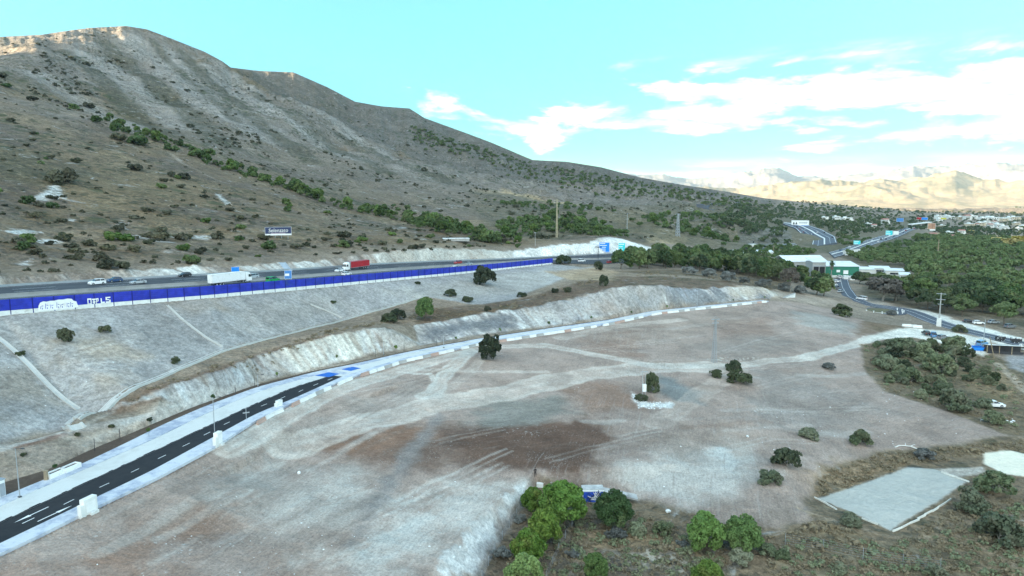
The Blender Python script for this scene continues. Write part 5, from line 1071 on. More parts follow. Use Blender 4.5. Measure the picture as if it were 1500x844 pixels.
for key, px, b_, w_, sz, lab, grp in (
    ('bare', 716, 525, 36, 1.3, 'straggly bush with bare stems beside the pale track junction', None), ('dark', 955, 574, 22, 2.3, 'tall dark bush beside the white transformer box', None), ('dark', 940, 586, 20, .8, 'low dark bush at the foot of the white transformer box', None), ('dark', 1049, 552, 18, 1.1, 'small dark bush, leftmost of three under the lattice mast', None), ('dark', 1074, 543, 25, 1.0, 'dark bush, upper one of three under the lattice mast', None), ('dark', 1082, 560, 36, .8, 'wide dark bush, lowest of three under the lattice mast', None), ('dark', 1232, 463, 30, .9, 'dark bush at the crest of the lot, before the roundabout', None), ('grey', 1214, 541, 22, .8, 'small grey bush beside the dirt road', None),
    ('olive', 1184, 642, 30, .9, 'green bush in the lot, left one of a pair above the sand court', None), ('olive', 1261, 652, 36, 1.0, 'olive bush at the lot edge, right one of a pair above the sand court', None), ('dark', 1154, 684, 42, 1.1, 'dark dense bush at the corner of the scrub and the lot', None), ('olive', 1128, 708, 36, .95, 'grey green bush just left of the dark dense bush', None), ('olive', 1246, 769, 34, .9, 'low bush leaning over the near board of the sand court', None), ('olive', 1420, 746, 54, .9, 'wide grey green bush at the right corner of the sand court', None), ('olive', 1458, 722, 58, .9, 'large grey green bush between court and round sand patch', None), ('olive', 1462, 793, 68, .95, 'largest grey green bush, alone by the footpaths at lower right', None), ('grey', 1352, 672, 34, .8, 'pale grey bush above the sand court', None),
    ('olive', 968, 783, 32, 1.1, 'grey green bush between the round pine and the pine pair', None), ('olive', 933, 782, 30, 1.0, 'grey green bush touching the round dark pine', None), ('grey', 905, 788, 34, .8, 'bluish grey bush under the round dark pine', None), ('olive', 1085, 822, 40, .8, 'olive bush at the foot of the pine pair', None), ('olive', 1122, 812, 30, 1.0, 'grey green bush right of the pine pair, taller', None), ('olive', 1145, 818, 26, .9, 'small bush right of the pine pair, at the fence', None), ('grey', 763, 764, 22, 1.0, 'pale grey thorn bush between wire fence and small olive tree', None), ('grey', 737, 816, 28, 1.0, 'blue grey bush beside the lowest pine', None), ('grey', 812, 746, 20, 1.0, 'small pale bush in front of the largest pine', None), ('grey', 838, 815, 22, .8, 'thorny grey bush in the dark gully', None), ('olive', 1230, 838, 26, .9, 'small green bush at the bottom edge near fence', None), ('olive', 1370, 846, 34, .9, 'bush cut by the bottom edge at lower right', None), ('grey', 1000, 800, 20, .8, 'small grey tuft left of the pine pair', None),
    ('dark', 709, 417, 37, 1.15, 'big round dark bush in front of the blue noise barrier', None), ('pine', 623, 469, 28, 1.25, 'bright upright bush, tallest on the bench above the cliff', None), ('dark', 584, 468, 24, 1.1, 'dark bush just left of the tallest bush on the bench', None), ('dark', 570, 473, 26, .9, 'spreading olive dark bush above the white cliff, leftmost of three', None), ('dark', 660, 434, 20, .9, 'dark bush on the gravel slope, above the bench', None), ('dark', 685, 442, 19, .7, 'low dark bush on the gravel slope, right of another', None), ('dark', 714, 456, 12, 1.1, 'small bush by the grey cliff edge', None), ('dark', 764, 435, 15, .8, 'small bush on the pale gravel, left one of two', None), ('dark', 813, 429, 11, 1.1, 'small bush on the pale gravel, right one of two', None), ('dark', 884, 419, 14, 1.9, 'slim upright bush at the top of the tall white cliff', None), ('dark', 832, 428, 13, 1.0, 'small brown bush at the top of the tall white cliff', None),
    ('dark', 488, 444, 10, .7, 'small dark bush alone on the gravel slope', None), ('dark', 95, 502, 24, 1.5, 'dark ragged bush on the left of the gravel slope', None), ('dark', 154, 486, 20, .8, 'flat dark bush on the gravel slope below the graffiti', None), ('dark', 258, 532, 14, 1.2, 'small dark bush above the long concrete drain', None), ('dark', 612, 416, 9, .8, 'tiny bush under the blue barrier', None), ('dark', 826, 388, 22, 1.1, 'bush growing at the right end of the blue barrier', None), ('dark', 876, 396, 14, 1.6, 'dark bush under the T shaped mast', None), ('dark', 30, 520, 14, .8, 'small bush beside the upper drain on the left', None), ('grey', 1307, 462, 15, 1.0, 'small round bush on the brown verge by the roundabout', None), ('olive', 1406, 487, 22, .8, 'olive bush between the two dirt roads', None)):
    nm = 'pine_tree' if key == 'pine' else 'shrub'; plant_px(key, px, b_, w_, lab, nm, 'tree' if key == 'pine' else 'shrub', sz=sz)
# saplings of the planting strip, stakes
for px, b_, h_ in ((81, 694, 15), (218, 640, 14), (313, 592, 15), (406, 556, 11), (494, 531, 11), (580, 517.5, 12), (668, 501, 8), (732, 490.5, 10), (804, 480.5, 10), (866, 471, 8), (925, 462.5, 7), (977, 454, 7), (1074, 444, 6), (1120, 440.2, 6)):
    p = Vector(PZ(px, b_, RZ + .05)); plant('sapling', p, h_ * p.y / FPX / 3.1, 'sapling', 'young street tree in the soil strip under the cliff', 'sapling', 'young trees along the new road')
STK = MB().tube((0, 0, -.2), (0, 0, 2.4), .06, n=5).mesh('stake', M['dark_metal'])
for px, b_ in ((139, 661), (176, 646), (345, 579), (373, 567.5), (550, 523), (592, 515.5), (640, 507), (824, 477), (848, 473.5)):
    o = obj('tree_stake', STK); o.location = PZ(px, b_, RZ); tag(o, 'dark bare stake in the soil strip under the cliff', 'stake', 'bare stakes along the new road')
for px, b_ in ((35, 667), (113, 638), (163, 626), (219, 616)): plant_px('dark', px, b_, 9, 'tiny shrub on the bank between drain path and soil strip', sz=1.0, group='tiny shrubs on the bank')
def scatter(poly_px, n, mind, near_first=False, world=None):
    poly = Wxy(poly_px) if world is None else world; P_ = np.array(poly); lo, hi = P_.min(0), P_.max(0); out = []
    for _ in range(n * 30):
        if len(out) >= n: break
        c = (rnd.uniform(lo[0], hi[0]), rnd.uniform(lo[1], hi[1]))
        if in_poly(np.array([c[0]]), np.array([c[1]]), poly)[0] and all((c[0] - o[0]) ** 2 + (c[1] - o[1]) ** 2 > mind * mind for o in out): out.append(c)
    return [Vector((x, y, height(x, y) - .2)) for x, y in out]
# thicket by the parking place
for p in scatter([(1272,505),(1330,497),(1395,512),(1450,540),(1470,575),(1400,560),(1385,595),(1330,580),(1278,545)], 50, 4.0):
    plant(rnd.choice(('olive', 'olive', 'olive', 'bare')), p, rnd.uniform(.75, 1.3), 'shrub', 'tall grey green bush in the thicket between dirt road and lot', 'shrub', 'thicket bushes by the dirt road', rnd.uniform(.9, 1.3))
for px, b_, w_ in ((1395, 600, 46), (1380, 580, 32), (1440, 598, 26), (1455, 620, 32), (1320, 522, 44), (1375, 545, 46), (1300, 540, 34), (1400, 516, 38), (1335, 560, 34), (1350, 525, 36)): plant_px('olive', px, b_, w_, 'tall grey green bush in the thicket between dirt road and lot', group='thicket bushes by the dirt road')
# pine grove above the far cliff
NP = [0]
def pine(key, p, sc, label, group, sz=1.0, name='pine_tree'): NP[0] += 1; return plant(key, p, sc, name, label, 'tree', group, sz)
for p in scatter([(905,397),(960,392),(1060,402),(1140,417),(1215,428),(1222,415),(1150,400),(1060,386),(985,378),(930,382)], 74, 5.0): pine('grove', p, rnd.uniform(1.35, 1.95) * float(np.interp(CX + FPX * p.x / p.y, [1110, 1185], [1, .62])), 'pine of the dense grove between the motorway and the far cliff', 'pines of the roadside grove', rnd.uniform(.9, 1.1))
for px, b_ in ((1010, 400), (1040, 404), (1065, 410), (1090, 414), (1118, 418), (1150, 424), (1172, 428)): plant_px('grey', px, b_ + 2, rnd.uniform(18, 26), 'pale grey bush along the front of the roadside grove', group='pale bushes in front of the grove')
pd_ = plant_px('dead', 1157, 428, 34, 'bare grey tree at the front of the roadside grove', 'dry_tree', 'tree', 1.1); plant_px('dead', 1292, 441, 52, 'large bare brownish tree left of the forest, by the road to the warehouse', 'dry_tree', 'tree', .72); plant_px('dead', 1312, 441, 30, 'smaller bare brownish tree beside the large bare one', 'dry_tree', 'tree', .8)
for px, b_, w_ in ((1259, 406, 22), (1272, 408, 24), (1206, 424, 36), (1196, 422, 34)): plant_px('grove', px, b_ + 10, w_, 'dark pine beside the road to the green warehouse', *PT, sz=.72, group='dark pines by the warehouse road')
# valley trees and hillside pines
vl = resample([W(x, y) for x, y in ((160,180),(205,200),(275,222),(315,240),(352,252),(400,270),(450,288),(500,302),(560,316),(620,328),(660,342),(700,352),(745,358))], 64)
for p in vl:
    q = p + np.array([rnd.uniform(-14, 14), rnd.uniform(-16, 16), 0]); z = height(q[0], q[1]); pine('lush', Vector((q[0], q[1], z - .4)), rnd.uniform(.9, 1.8), 'bright green tree in the gully line crossing the hillside', 'trees of the hillside gully', rnd.uniform(.75, 1.0))
for pl, n, md in (([(780,318),(850,312),(925,348),(880,350),(800,338),(740,350),(720,330)], 36, 13), ([(920,322),(990,312),(1060,318),(1095,335),(1060,362),(1010,352),(985,335),(935,335)], 28, 13)):
    for p in scatter(pl, n, md): pine('lush', p, rnd.uniform(.9, 1.6), 'green pine of the groves on the slope beyond the motorway', 'pines beyond the motorway', rnd.uniform(.8, 1.05))
# forest on the right
fpoly = Wxy([(1262,428),(1305,448),(1350,455),(1400,463),(1440,470),(1500,484),(1600,500)]) + [np.array((900., 640.)), np.array((1000., 1000.)), np.array((640., 1100.)), np.array((480., 820.)), np.array((335., 590.))]
fp = scatter(None, 1700, 4.9, world=fpoly); fp = [p for p in fp if vnoise(np.array([p.x / 38]), np.array([p.y / 38]), 501)[0] > -.30]; fp = [p for p in fp if p.x / p.y < .9 and not (p.y > 425 and p.y < 600 and CX + FPX * p.x / (p.y * cp - p.z * sp) < 1336)]; fp.sort(key=lambda p: p.length)
for p in fp[:78]: pine('forest', p, rnd.uniform(1.15, 1.55), 'umbrella pine of the dense forest behind the right hand road', 'pines of the forest', rnd.uniform(.9, 1.1))
def mass(name, label, items, m, nleaf, leaf, seed=5, rad=3.6, rzk=.7, hc=.9):
    q = np.random.default_rng(seed); base = [leaf_cloud(seed + i, 1, rzk, hc, 12, nleaf, leaf, shell=.66, prk=.4) for i in range(6)]; V = []
    for p, s_ in items:
        a = q.random() * 6.3; c_, si = math.cos(a), math.sin(a); B = base[q.integers(6)]; V.append(np.stack([(B[:, 0] * c_ - B[:, 1] * si) * s_ + p[0], (B[:, 0] * si + B[:, 1] * c_) * s_ + p[1], B[:, 2] * s_ + p[2]], -1))
    o = obj(name, quads_mesh(name, np.concatenate(V), m)); return tag(o, label, 'woodland' if 'wood' in name else 'scrub', None, 'stuff')
xp = [p for p in scatter([(1236,378),(1258,368),(1300,368),(1340,372),(1345,395),(1330,392),(1262,386)], 60, 6)]
far_items = [((p.x, p.y, p.z + .6), rnd.uniform(2.4, 4.0)) for p in xp if p.y > 560] + [((p.x, p.y, p.z + 1.5), rnd.uniform(2.6, 5.6)) for p in fp[78:]]
mass('woodland', 'far part of the forest on the right, one mass of crowns', far_items, LF['forest'], 300, .30)
it = []
for pl, n, md in (([(780,318),(850,312),(925,348),(880,350),(800,338),(740,350),(720,330)], 130, 6), ([(920,322),(990,312),(1060,318),(1095,335),(1060,362),(1010,352),(985,335),(935,335)], 130, 6), ([(700,290),(830,300),(900,312),(860,318),(760,305)], 60, 9), ([(1090,363),(1165,363),(1195,374),(1140,381),(1080,374)], 70, 6), ([(1226,345),(1290,352),(1240,364),(1226,362)], 22, 9), ([(905,395),(960,390),(1060,398),(1140,410),(1185,418),(1150,398),(1060,384),(985,377),(930,381)], 110, 4), ([(560,300),(700,330),(740,350),(640,340)], 30, 9), ([(1240,378),(1262,370),(1330,352),(1345,372),(1300,384),(1262,384)], 60, 7)): it += [((p.x, p.y, p.z), rnd.uniform(1.6, 3.6)) for p in scatter(pl, n, md)]
for p in vl:
    for k in range(2): x, y = p[0] + rnd.uniform(-16, 16), p[1] + rnd.uniform(-20, 20); it.append(((x, y, height(x, y) - .3), rnd.uniform(1.2, 3.0)))
mass('woodland', 'green thicket filling the gully and groves of the slope', it, LF['lush'], 160, .42, 19)
# far woods round the junction and the town, hill crest trees
it = []; wpoly = [PD(1040,330,900)[:2], PD(1150,345,820)[:2], PD(1230,362,760)[:2], PD(1300,365,850)[:2], PD(1600,365,850)[:2], PD(1700,318,2600)[:2], PD(1380,314,2800)[:2], PD(1180,302,2700)[:2], PD(1090,318,1700)[:2]]
roadz = [[PD(1148,326,1400)[:2], PD(1205,337,1050)[:2], PD(1224,357,780)[:2], PD(1184,361,740)[:2], PD(1160,335,1100)[:2]], [PD(1345,331,1350)[:2], PD(1350,337,1200)[:2], PD(1265,366,720)[:2], PD(1215,376,640)[:2], PD(1215,368,700)[:2], PD(1290,345,1100)[:2]]]
for _ in range(5200):
    u = rnd.uniform(.28, .95); y = math.exp(rnd.uniform(math.log(680), math.log(2800))); x = u * y; c = (np.array([x]), np.array([y]))
    if not in_poly(c[0], c[1], wpoly)[0] or any(poly_sd(c[0], c[1], np.array(z))[0] > (-24 if z is roadz[1] else -16) for z in roadz): continue
    if vnoise(c[0] / 60, c[1] / 60, 301)[0] < -.26: continue
    it.append(((x, y, height(x, y) - .3), rnd.uniform(2.2, 4.6)))
mass('woodland', 'dark scattered woods round the motorway junction and far town', it, LF['forest'], 70, .5, 9)
it = []
for _ in range(900):
    px = rnd.uniform(600, 1300); py = np.interp(px, [600, 780, 940, 1120, 1300], [185, 240, 266, 295, 310]) + abs(rnd.gauss(0, 12)) + 1.0; p = W(px, py)
    if p.y > 1200: it.append(((p.x, p.y, p.z - .5), rnd.uniform(2.0, 5.0)))
mass('scrub', 'small trees dotted over the far ridge', it, LF['forest'], 60, .5, 15)
# scrub of the near hillsides
hb = []
for px, b_, w_ in ((92, 268, 42), (113, 238, 15), (200, 250, 24), (38, 356, 24), (34, 366, 20), (92, 352, 22), (132, 360, 18), (168, 352, 26), (160, 366, 20), (110, 370, 15), (236, 352, 22), (222, 357, 18), (298, 372, 20), (352, 335, 16), (300, 290, 12), (215, 310, 14), (148, 382, 20), (196, 368, 20), (53, 372, 18), (350, 352, 14), (318, 350, 16), (278, 350, 14), (78, 305, 18), (57, 303, 14), (40, 298, 22), (508, 360, 20), (505, 347, 18), (395, 365, 22), (385, 352, 18), (450, 360, 12), (575, 345, 12), (420, 300, 14), (60, 240, 10), (5, 115, 18), (10, 128, 14), (48, 148, 14), (130, 158, 16), (108, 160, 14), (172, 205, 22), (200, 212, 30), (224, 198, 18), (270, 262, 16), (250, 258, 14)):
    hb.append((px, b_, w_))
for px, b_, w_ in hb: plant_px(rnd.choice(('bush', 'bush', 'bush_green')), px, b_, w_, 'dark green bush on the dry scrub hillside above the motorway', group='bushes on the dry hillside', sz=rnd.uniform(.7, 1.0))
extra = []
for _ in range(900):
    px = rnd.uniform(-20, 760); lo_ = np.interp(px, [0, 150, 300, 500, 760], [402, 396, 386, 372, 360]); hi_ = np.interp(px, [0, 100, 300, 500, 760], [110, 150, 235, 300, 345])
    if lo_ - hi_ < 5: continue
    extra.append((px, lo_ - (lo_ - hi_) * rnd.random() ** 1.15))
for px, py in extra[:130]: p = at(px, py); plant(rnd.choice(('bush', 'bush', 'bush', 'bush_green')), p, rnd.uniform(.6, 1.7), 'shrub', 'dark green bush on the dry scrub hillside above the motorway', 'shrub', 'bushes on the dry hillside', rnd.uniform(.6, .95))
it = []
for px, py in extra[130:480]: p = at(px, py); it.append(((p.x, p.y, p.z), rnd.uniform(.5, 1.3)))
for _ in range(4200):
    px = rnd.uniform(-20, 1120); t_ = rnd.random(); y0 = np.interp(px, [0, 185, 335, 600, 780, 940, 1120], [60, 45, 105, 165, 242, 268, 296]); y1 = np.interp(px, [0, 150, 300, 500, 760, 1000, 1120], [112, 190, 240, 300, 350, 350, 330]); py = y0 + (y1 - y0) * t_; p = W(px, py)
    if vnoise(np.array([p.x / 90]), np.array([p.y / 90]), 401)[0] + .6 * vnoise(np.array([p.x / 25]), np.array([p.y / 25]), 405)[0] < .16: continue
    it.append(((p.x, p.y, p.z - .2), math.exp(rnd.gauss(.25, .45))))
mass('scrub', 'scattered low scrub over the mountain side', it, LF['scrub'], 60, .5, 25, hc=.3, rzk=.55)
it = []; sandp = Wxy([(1440,664),(1480,660),(1520,668),(1520,700),(1470,694),(1442,680)])
for pl, n in (([(795,720),(870,735),(960,760),(1060,800),(1060,844),(860,844),(800,844),(735,844)], 700), ([(1185,735),(1210,690),(1290,664),(1400,655),(1500,645),(1500,690),(1440,664),(1330,680),(1195,729)], 600), ([(1120,790),(1200,760),(1300,800),(1400,740),(1500,730),(1500,844),(1120,844)], 1000), ([(1262,505),(1440,512),(1500,560),(1500,640),(1380,600),(1300,575)], 500), ([(905,398),(1150,420),(1140,428),(960,410),(830,425),(700,458),(610,470),(640,452),(750,444),(880,405)], 420), ([(180,596),(330,540),(490,488),(600,470),(620,455),(500,480),(330,530),(190,585)], 260)):
    for p in scatter(pl, n, .05):
        if poly_sd(np.array([p.x]), np.array([p.y]), court)[0] < -.3 and poly_sd(np.array([p.x]), np.array([p.y]), sandp)[0] < -.3: it.append(((p.x, p.y, p.z + .1), math.exp(rnd.gauss(-1.0, .4))))
mass('undergrowth', 'dry grass and low weeds of the scrub land', it, LF['straw'], 40, .42, 35, hc=.2, rzk=.5)
it = []
for p in scatter([(795,720),(870,735),(960,760),(1060,800),(1060,844),(735,844)], 150, .8) + scatter([(1150,790),(1300,800),(1500,740),(1500,844),(1150,844)], 110, 1.5) + scatter([(1262,505),(1440,512),(1500,560),(1500,640),(1380,600),(1300,575)], 90, 1.5): it.append(((p.x, p.y, p.z + .1), rnd.uniform(.4, 1.0)))
mass('undergrowth', 'low grey green weeds of the scrub land', it, LF['olive'], 90, .3, 45, hc=.3, rzk=.6)
# trees on the far right, golden sunlight painted into their leaf colour
for px, b_, w_ in ((1482, 363, 30), (1497, 360, 30), (1462, 357, 20), (1422, 343, 12)): plant_px('gold', px, b_, w_, 'tree at the far right with low sun painted into its gold leaves', 'tree', 'tree', .6, 'sun tinted trees by the fields')
# palm
p = Vector(PD(1217, 411, 470)); p.z = height(p.x, p.y); hp = PD(1217, 384, 470)[2] - p.z; pr_ = thing('palm_tree', 'tall palm with a shaggy skirt in front of the green warehouse', 'palm', p)
MB().tube((0, 0, -.3), (.2, 0, hp * .55), .35, .28, 8).tube((.2, 0, hp * .55), (.1, 0, hp * .95), .28, .3, 8).build('trunk', BARK_G, pr_)
mb = MB()
for k in range(46):
    a = rnd.uniform(0, 6.3); e = rnd.uniform(-.9, 1.2); L_ = 3.0; prev = Vector((.1, 0, hp * .95)); 
    for s_ in range(4):
        d = Vector((math.cos(a) * math.cos(e - .35 * s_), math.sin(a) * math.cos(e - .35 * s_), math.sin(e - .35 * s_))); nx_ = prev + d * L_ / 4; sd_ = Vector((-math.sin(a), math.cos(a), 0)) * (.45 if s_ < 3 else .2); mb.quad([prev - sd_, prev + sd_, nx_ + sd_ * .8, nx_ - sd_ * .8]); prev = nx_
mb.build('crown', LF['forest'], pr_); q = MB()
for k in range(60): a = rnd.uniform(0, 6.3); z0 = hp * rnd.uniform(.72, .92); q.quad([(.15 + .3 * math.cos(a), .3 * math.sin(a), z0), (.15 + .3 * math.cos(a + .6), .3 * math.sin(a + .6), z0), (.15 + 1.2 * math.cos(a + .5), 1.2 * math.sin(a + .5), z0 - 2.2), (.15 + 1.2 * math.cos(a), 1.2 * math.sin(a), z0 - 2.0)])
q.build('dead_fronds', LF['dry'], pr_)
# ------------------------------------------------------------------ roads on the right and far junction
def ribbon(name, pxl, half, m, dz=.35, label=None, world=None, step=3.0, thick=1.2):
    c = smooth_line(resample(world if world is not None else [W(x, y) for x, y in pxl], step=step), 5); t_ = np.gradient(c[:, :2], axis=0); t_ /= np.hypot(t_[:, 0], t_[:, 1])[:, None]; n_ = np.stack([-t_[:, 1], t_[:, 0]], -1); z = np.array([height(x, y) for x, y, _ in c]) + dz
    for _ in range(6): z[1:-1] = .5 * z[1:-1] + .25 * (z[:-2] + z[2:])
    hs = half if np.ndim(half) else np.full(len(c), half)
    a = np.c_[c[:, :2] + n_ * hs[:, None], z]; b = np.c_[c[:, :2] - n_ * hs[:, None], z]; return tag(strip(name, a, b, m, 0, thick), label, None, None, 'structure'), c, n_, z
M['asphalt_blue'] = paving('worn_asphalt', (.085, .095, .115), (.12, .13, .15), .25, .7)
_, rc_, rn_, rz_ = ribbon('road', [(1231,409),(1234,422),(1244,436),(1266,446),(1295,450),(1320,453),(1345,461),(1375,473.5),(1420,487),(1500,505.5),(1580,524)], 4.6, M['asphalt_blue'], .3, 'road from the warehouse past the roundabout')
def lerp(a, b, t): a = np.asarray(a, float) if not isinstance(a, Vector) else a; b = np.asarray(b, float) if not isinstance(b, Vector) else b; return a + (b - a) * t
def along(name, c, n_, z, o0, o1, dz, m): return tag(strip(name, np.c_[c[:, :2] + n_ * o0, z + dz], np.c_[c[:, :2] + n_ * o1, z + dz], m, 0, .05), None, None, None, 'structure')
for o0, o1 in ((-.08, .08), (4.0, 4.15), (-4.15, -4.0)): along('road_marking', rc_, rn_, rz_, o0, o1, .02, M['white_paint'])
p = W(1291, 456.5); rb = MB(); rg = []
def disc(name, c, r, h, m, ry=None):
    mb = MB(); mb.loft([[(c.x + r * math.cos(2 * math.pi * i / 40), c.y + (ry or r) * math.sin(2 * math.pi * i / 40), c.z + z) for i in range(40)] for z in (-1.5, h)]); return tag(mb.build(name, m), None, None, None, 'structure')
disc('roundabout', p, 10.8, .28, M['asphalt_blue']); disc('roundabout_kerb', p, 7.0, .45, M['white_conc']); GRS = paving('dry_grass', (.16, .13, .075), (.10, .105, .055), .5, .8); disc('roundabout_island', p, 6.6, .62, GRS)
for k in range(9):
    a = R(200 + k * 22); q = MB(); q.box((0, 0, .45), (.35, .35, .9), taper=.7); q.box((0, 0, 1.0), (.5, .5, .2)); o = q.build('bollard', M['white']); o.location = (p.x + 9.6 * math.cos(a), p.y + 9.6 * math.sin(a), p.z + .25); tag(o, 'white bollard round the near side of the roundabout', 'bollard', 'white bollards of the roundabout')
# junction
def two_edge(name, ea, eb, m, dz, n=60, thick=4.0, label=None):
    a = smooth_line(resample([W(*q) for q in ea], n), 3); b = smooth_line(resample([W(*q) for q in eb], n), 3); z = np.array([height(*lerp(a[i], b[i], .5)[:2]) for i in range(n)]) + dz
    for _ in range(10): z[1:-1] = .5 * z[1:-1] + .25 * (z[:-2] + z[2:])
    a[:, 2] = z; b[:, 2] = z; return tag(strip(name, a, b, m, 0, thick), label, None, None, 'structure'), a, b
_, ja, jb = two_edge('motorway', [(1147,329.5),(1165,335.5),(1184,345),(1191,352),(1188,361)], [(1149,326),(1178,329.5),(1206,338),(1223,349),(1226,358)], M['asphalt_blue'], 1.0, label='far motorway curve of the junction')
_, ka, kb = two_edge('motorway', [(1222,379),(1262,366),(1298,353),(1328,342),(1348,334)], [(1214,371),(1255,358.5),(1288,347.5),(1312,340),(1340,331.5)], M['asphalt_blue'], 1.0, label='second motorway of the junction, full of traffic')
def between(name, a, b, u0, u1, dz, m, thick=.2): return tag(strip(name, lerp(a, b, u0) + [0, 0, dz], lerp(a, b, u1) + [0, 0, dz], m, 0, thick), None, None, None, 'structure')
for a, b in ((ja, jb), (ka, kb)):
    between('central_reserve', a, b, .46, .52, .7, M['white_conc'], .6); between('road_marking', a, b, .02, .04, .08, M['white_paint']); between('road_marking', a, b, .95, .97, .08, M['white_paint'])
    between('road_marking', a, b, .24, .248, .08, M['white_paint']); between('road_marking', a, b, .72, .728, .08, M['white_paint'])
two_edge('road', [(1020,303),(1032,307),(1046,309)], [(1026,300.5),(1040,304),(1052,307)], M['asphalt_blue'], 2.5, 20, 6, 'far winding road on the hillside'); two_edge('road', [(1034,306),(1042,300),(1062,297),(1090,297)], [(1030,304),(1040,298),(1062,295.5),(1092,295)], M['asphalt_blue'], 2.5, 20, 6, 'far winding road on the hillside')
def line_wall(name, label, p0, p1, h_, th, m, cat='wall'):
    a = W(*p0); b = W(*p1); r = thing(name, label, cat, (a + b) / 2); o = (a + b) / 2; d = (b - a); ang = math.atan2(d.y, d.x); mb = MB(); mb.box((0, 0, h_ / 2 - 1), (d.length, th, h_ + 2), ang); mb.build('wall', m, r); q = MB(); q.box((0, 0, h_ + .1), (d.length + .2, th + .2, .2), ang); q.build('coping', M['grey_conc'], r); return r
line_wall('retaining_wall', 'white retaining wall below the second motorway', (1235,374), (1259,374), 5.5, .8, M['white_conc'])
bl = MB(); a = W(1333, 334); b = W(1362, 332); d = b - a; o = (a + b) / 2; bl.box((0, 0, 9), (d.length, 9, 1.6), math.atan2(d.y, d.x)); br = thing('overpass', 'pale bridge crossing the second motorway far away', 'bridge', o); bl.build('deck', M['white_conc'], br)
for k_ in (-.42, 0, .42): q = MB(); q.box((d.x * k_, d.y * k_, 3.6), (1.6, 5, 9.2)); q.build('pier', M['grey_conc'], br)
# gantry and far signs
def far_sign(name, label, px, y0, y1, wpx, dist, m, cat='road sign', lines=2, mline='white'):
    p = Vector(PD(px, y1 + 3, dist)); p.z = height(p.x, p.y); s_ = ppx(dist); z0 = PD(px, y1, dist)[2] - p.z; return board_sign(name, label, p, (0, 0), wpx * s_, (y1 - y0) * s_, max(z0, 1.0), m, lines, cat, 2, .5, mline)
gs = far_sign('gantry_sign', 'wide white gantry sign with dark symbols over the far motorway curve', 1171.5, 328.5, 336.5, 24, 1150, 'white', 'road sign', 0, 'galv'); pn = gs.children[0]; s_ = ppx(1150); z0 = min(v.co.z for v in pn.data.vertices)
for k_ in range(2):
    q = MB(); xx = (-8.6 + 3.4 * k_) * s_; q.quad([(xx - 1.3 * s_, -.3, z0 + 2.6 * s_), (xx + 1.3 * s_, -.3, z0 + 2.6 * s_), (xx, -.3, z0 + 6.0 * s_)]); q.box((xx, -.3, z0 + 2.1 * s_), (2.2 * s_, .05, .5 * s_)); q.build('symbol', M['black'], pn)
q = MB(); [q.box(((-.6 + 1.55 * k_) * s_, -.3, z0 + 4.5 * s_), (1.0 * s_, .05, (2.4, 1.9, 2.4, 2.1, 2.4, 1.9, 2.3)[k_] * s_)) for k_ in range(7)]; q.build('lettering', M['galv'], pn); q = MB(); q.box((0, -.3, z0 + .5 * s_), (23 * s_, .05, .8 * s_)); q.build('footer', M['sign_back'], pn)
far_sign('road_sign', 'turquoise road sign above the second motorway, beside a white panel', 1302, 338, 344.5, 9, 1000, 'sign_teal'); far_sign('road_sign', 'white panel right beside a turquoise sign above the second motorway', 1312, 338.5, 344, 7, 1000, 'white', lines=0); far_sign('road_sign', 'turquoise road sign nearer, left of the second motorway', 1255, 352.5, 358, 9, 800, 'sign_teal'); far_sign('road_sign', 'big blue sign far behind the junction', 1318, 319.5, 325, 9, 1500, 'sign_back', lines=0)
far_sign('hoarding', 'small red hoarding far away, left of a blue one', 1346, 318.5, 321.5, 6, 1700, 'red_tarp', 'billboard', 0); far_sign('hoarding', 'small bright blue hoarding far away, beside a red one', 1354, 318.8, 322.2, 8, 1700, 'sign_blue', 'billboard', 0)
M['yellow'] = simple('yellow_print', (.5, .48, .06), .6, .05); M['tan_print'] = simple('tan_print', (.42, .24, .16), .7, .3, .3); far_sign('hoarding', 'small yellow hoarding far away near the white houses', 1382, 319, 321.6, 7, 1700, 'yellow', 'billboard', 0)
p = Vector(PD(1363, 353, 900)); p.z = height(p.x, p.y); s_ = ppx(900); hb_ = board_sign('hoarding', 'tall single post hoarding with a tan picture and white foot panel', p, (0, 0), 10 * s_, 9 * s_, PD(1363, 336, 900)[2] - p.z, 'tan_print', 0, 'billboard', 1, .5); q = MB(); z0 = PD(1363, 336, 900)[2] - p.z; q.box((1.5 * s_, -.1, z0 - .8 * s_), (7 * s_, .6, 2.2 * s_)); q.build('foot_panel', M['white'], hb_)
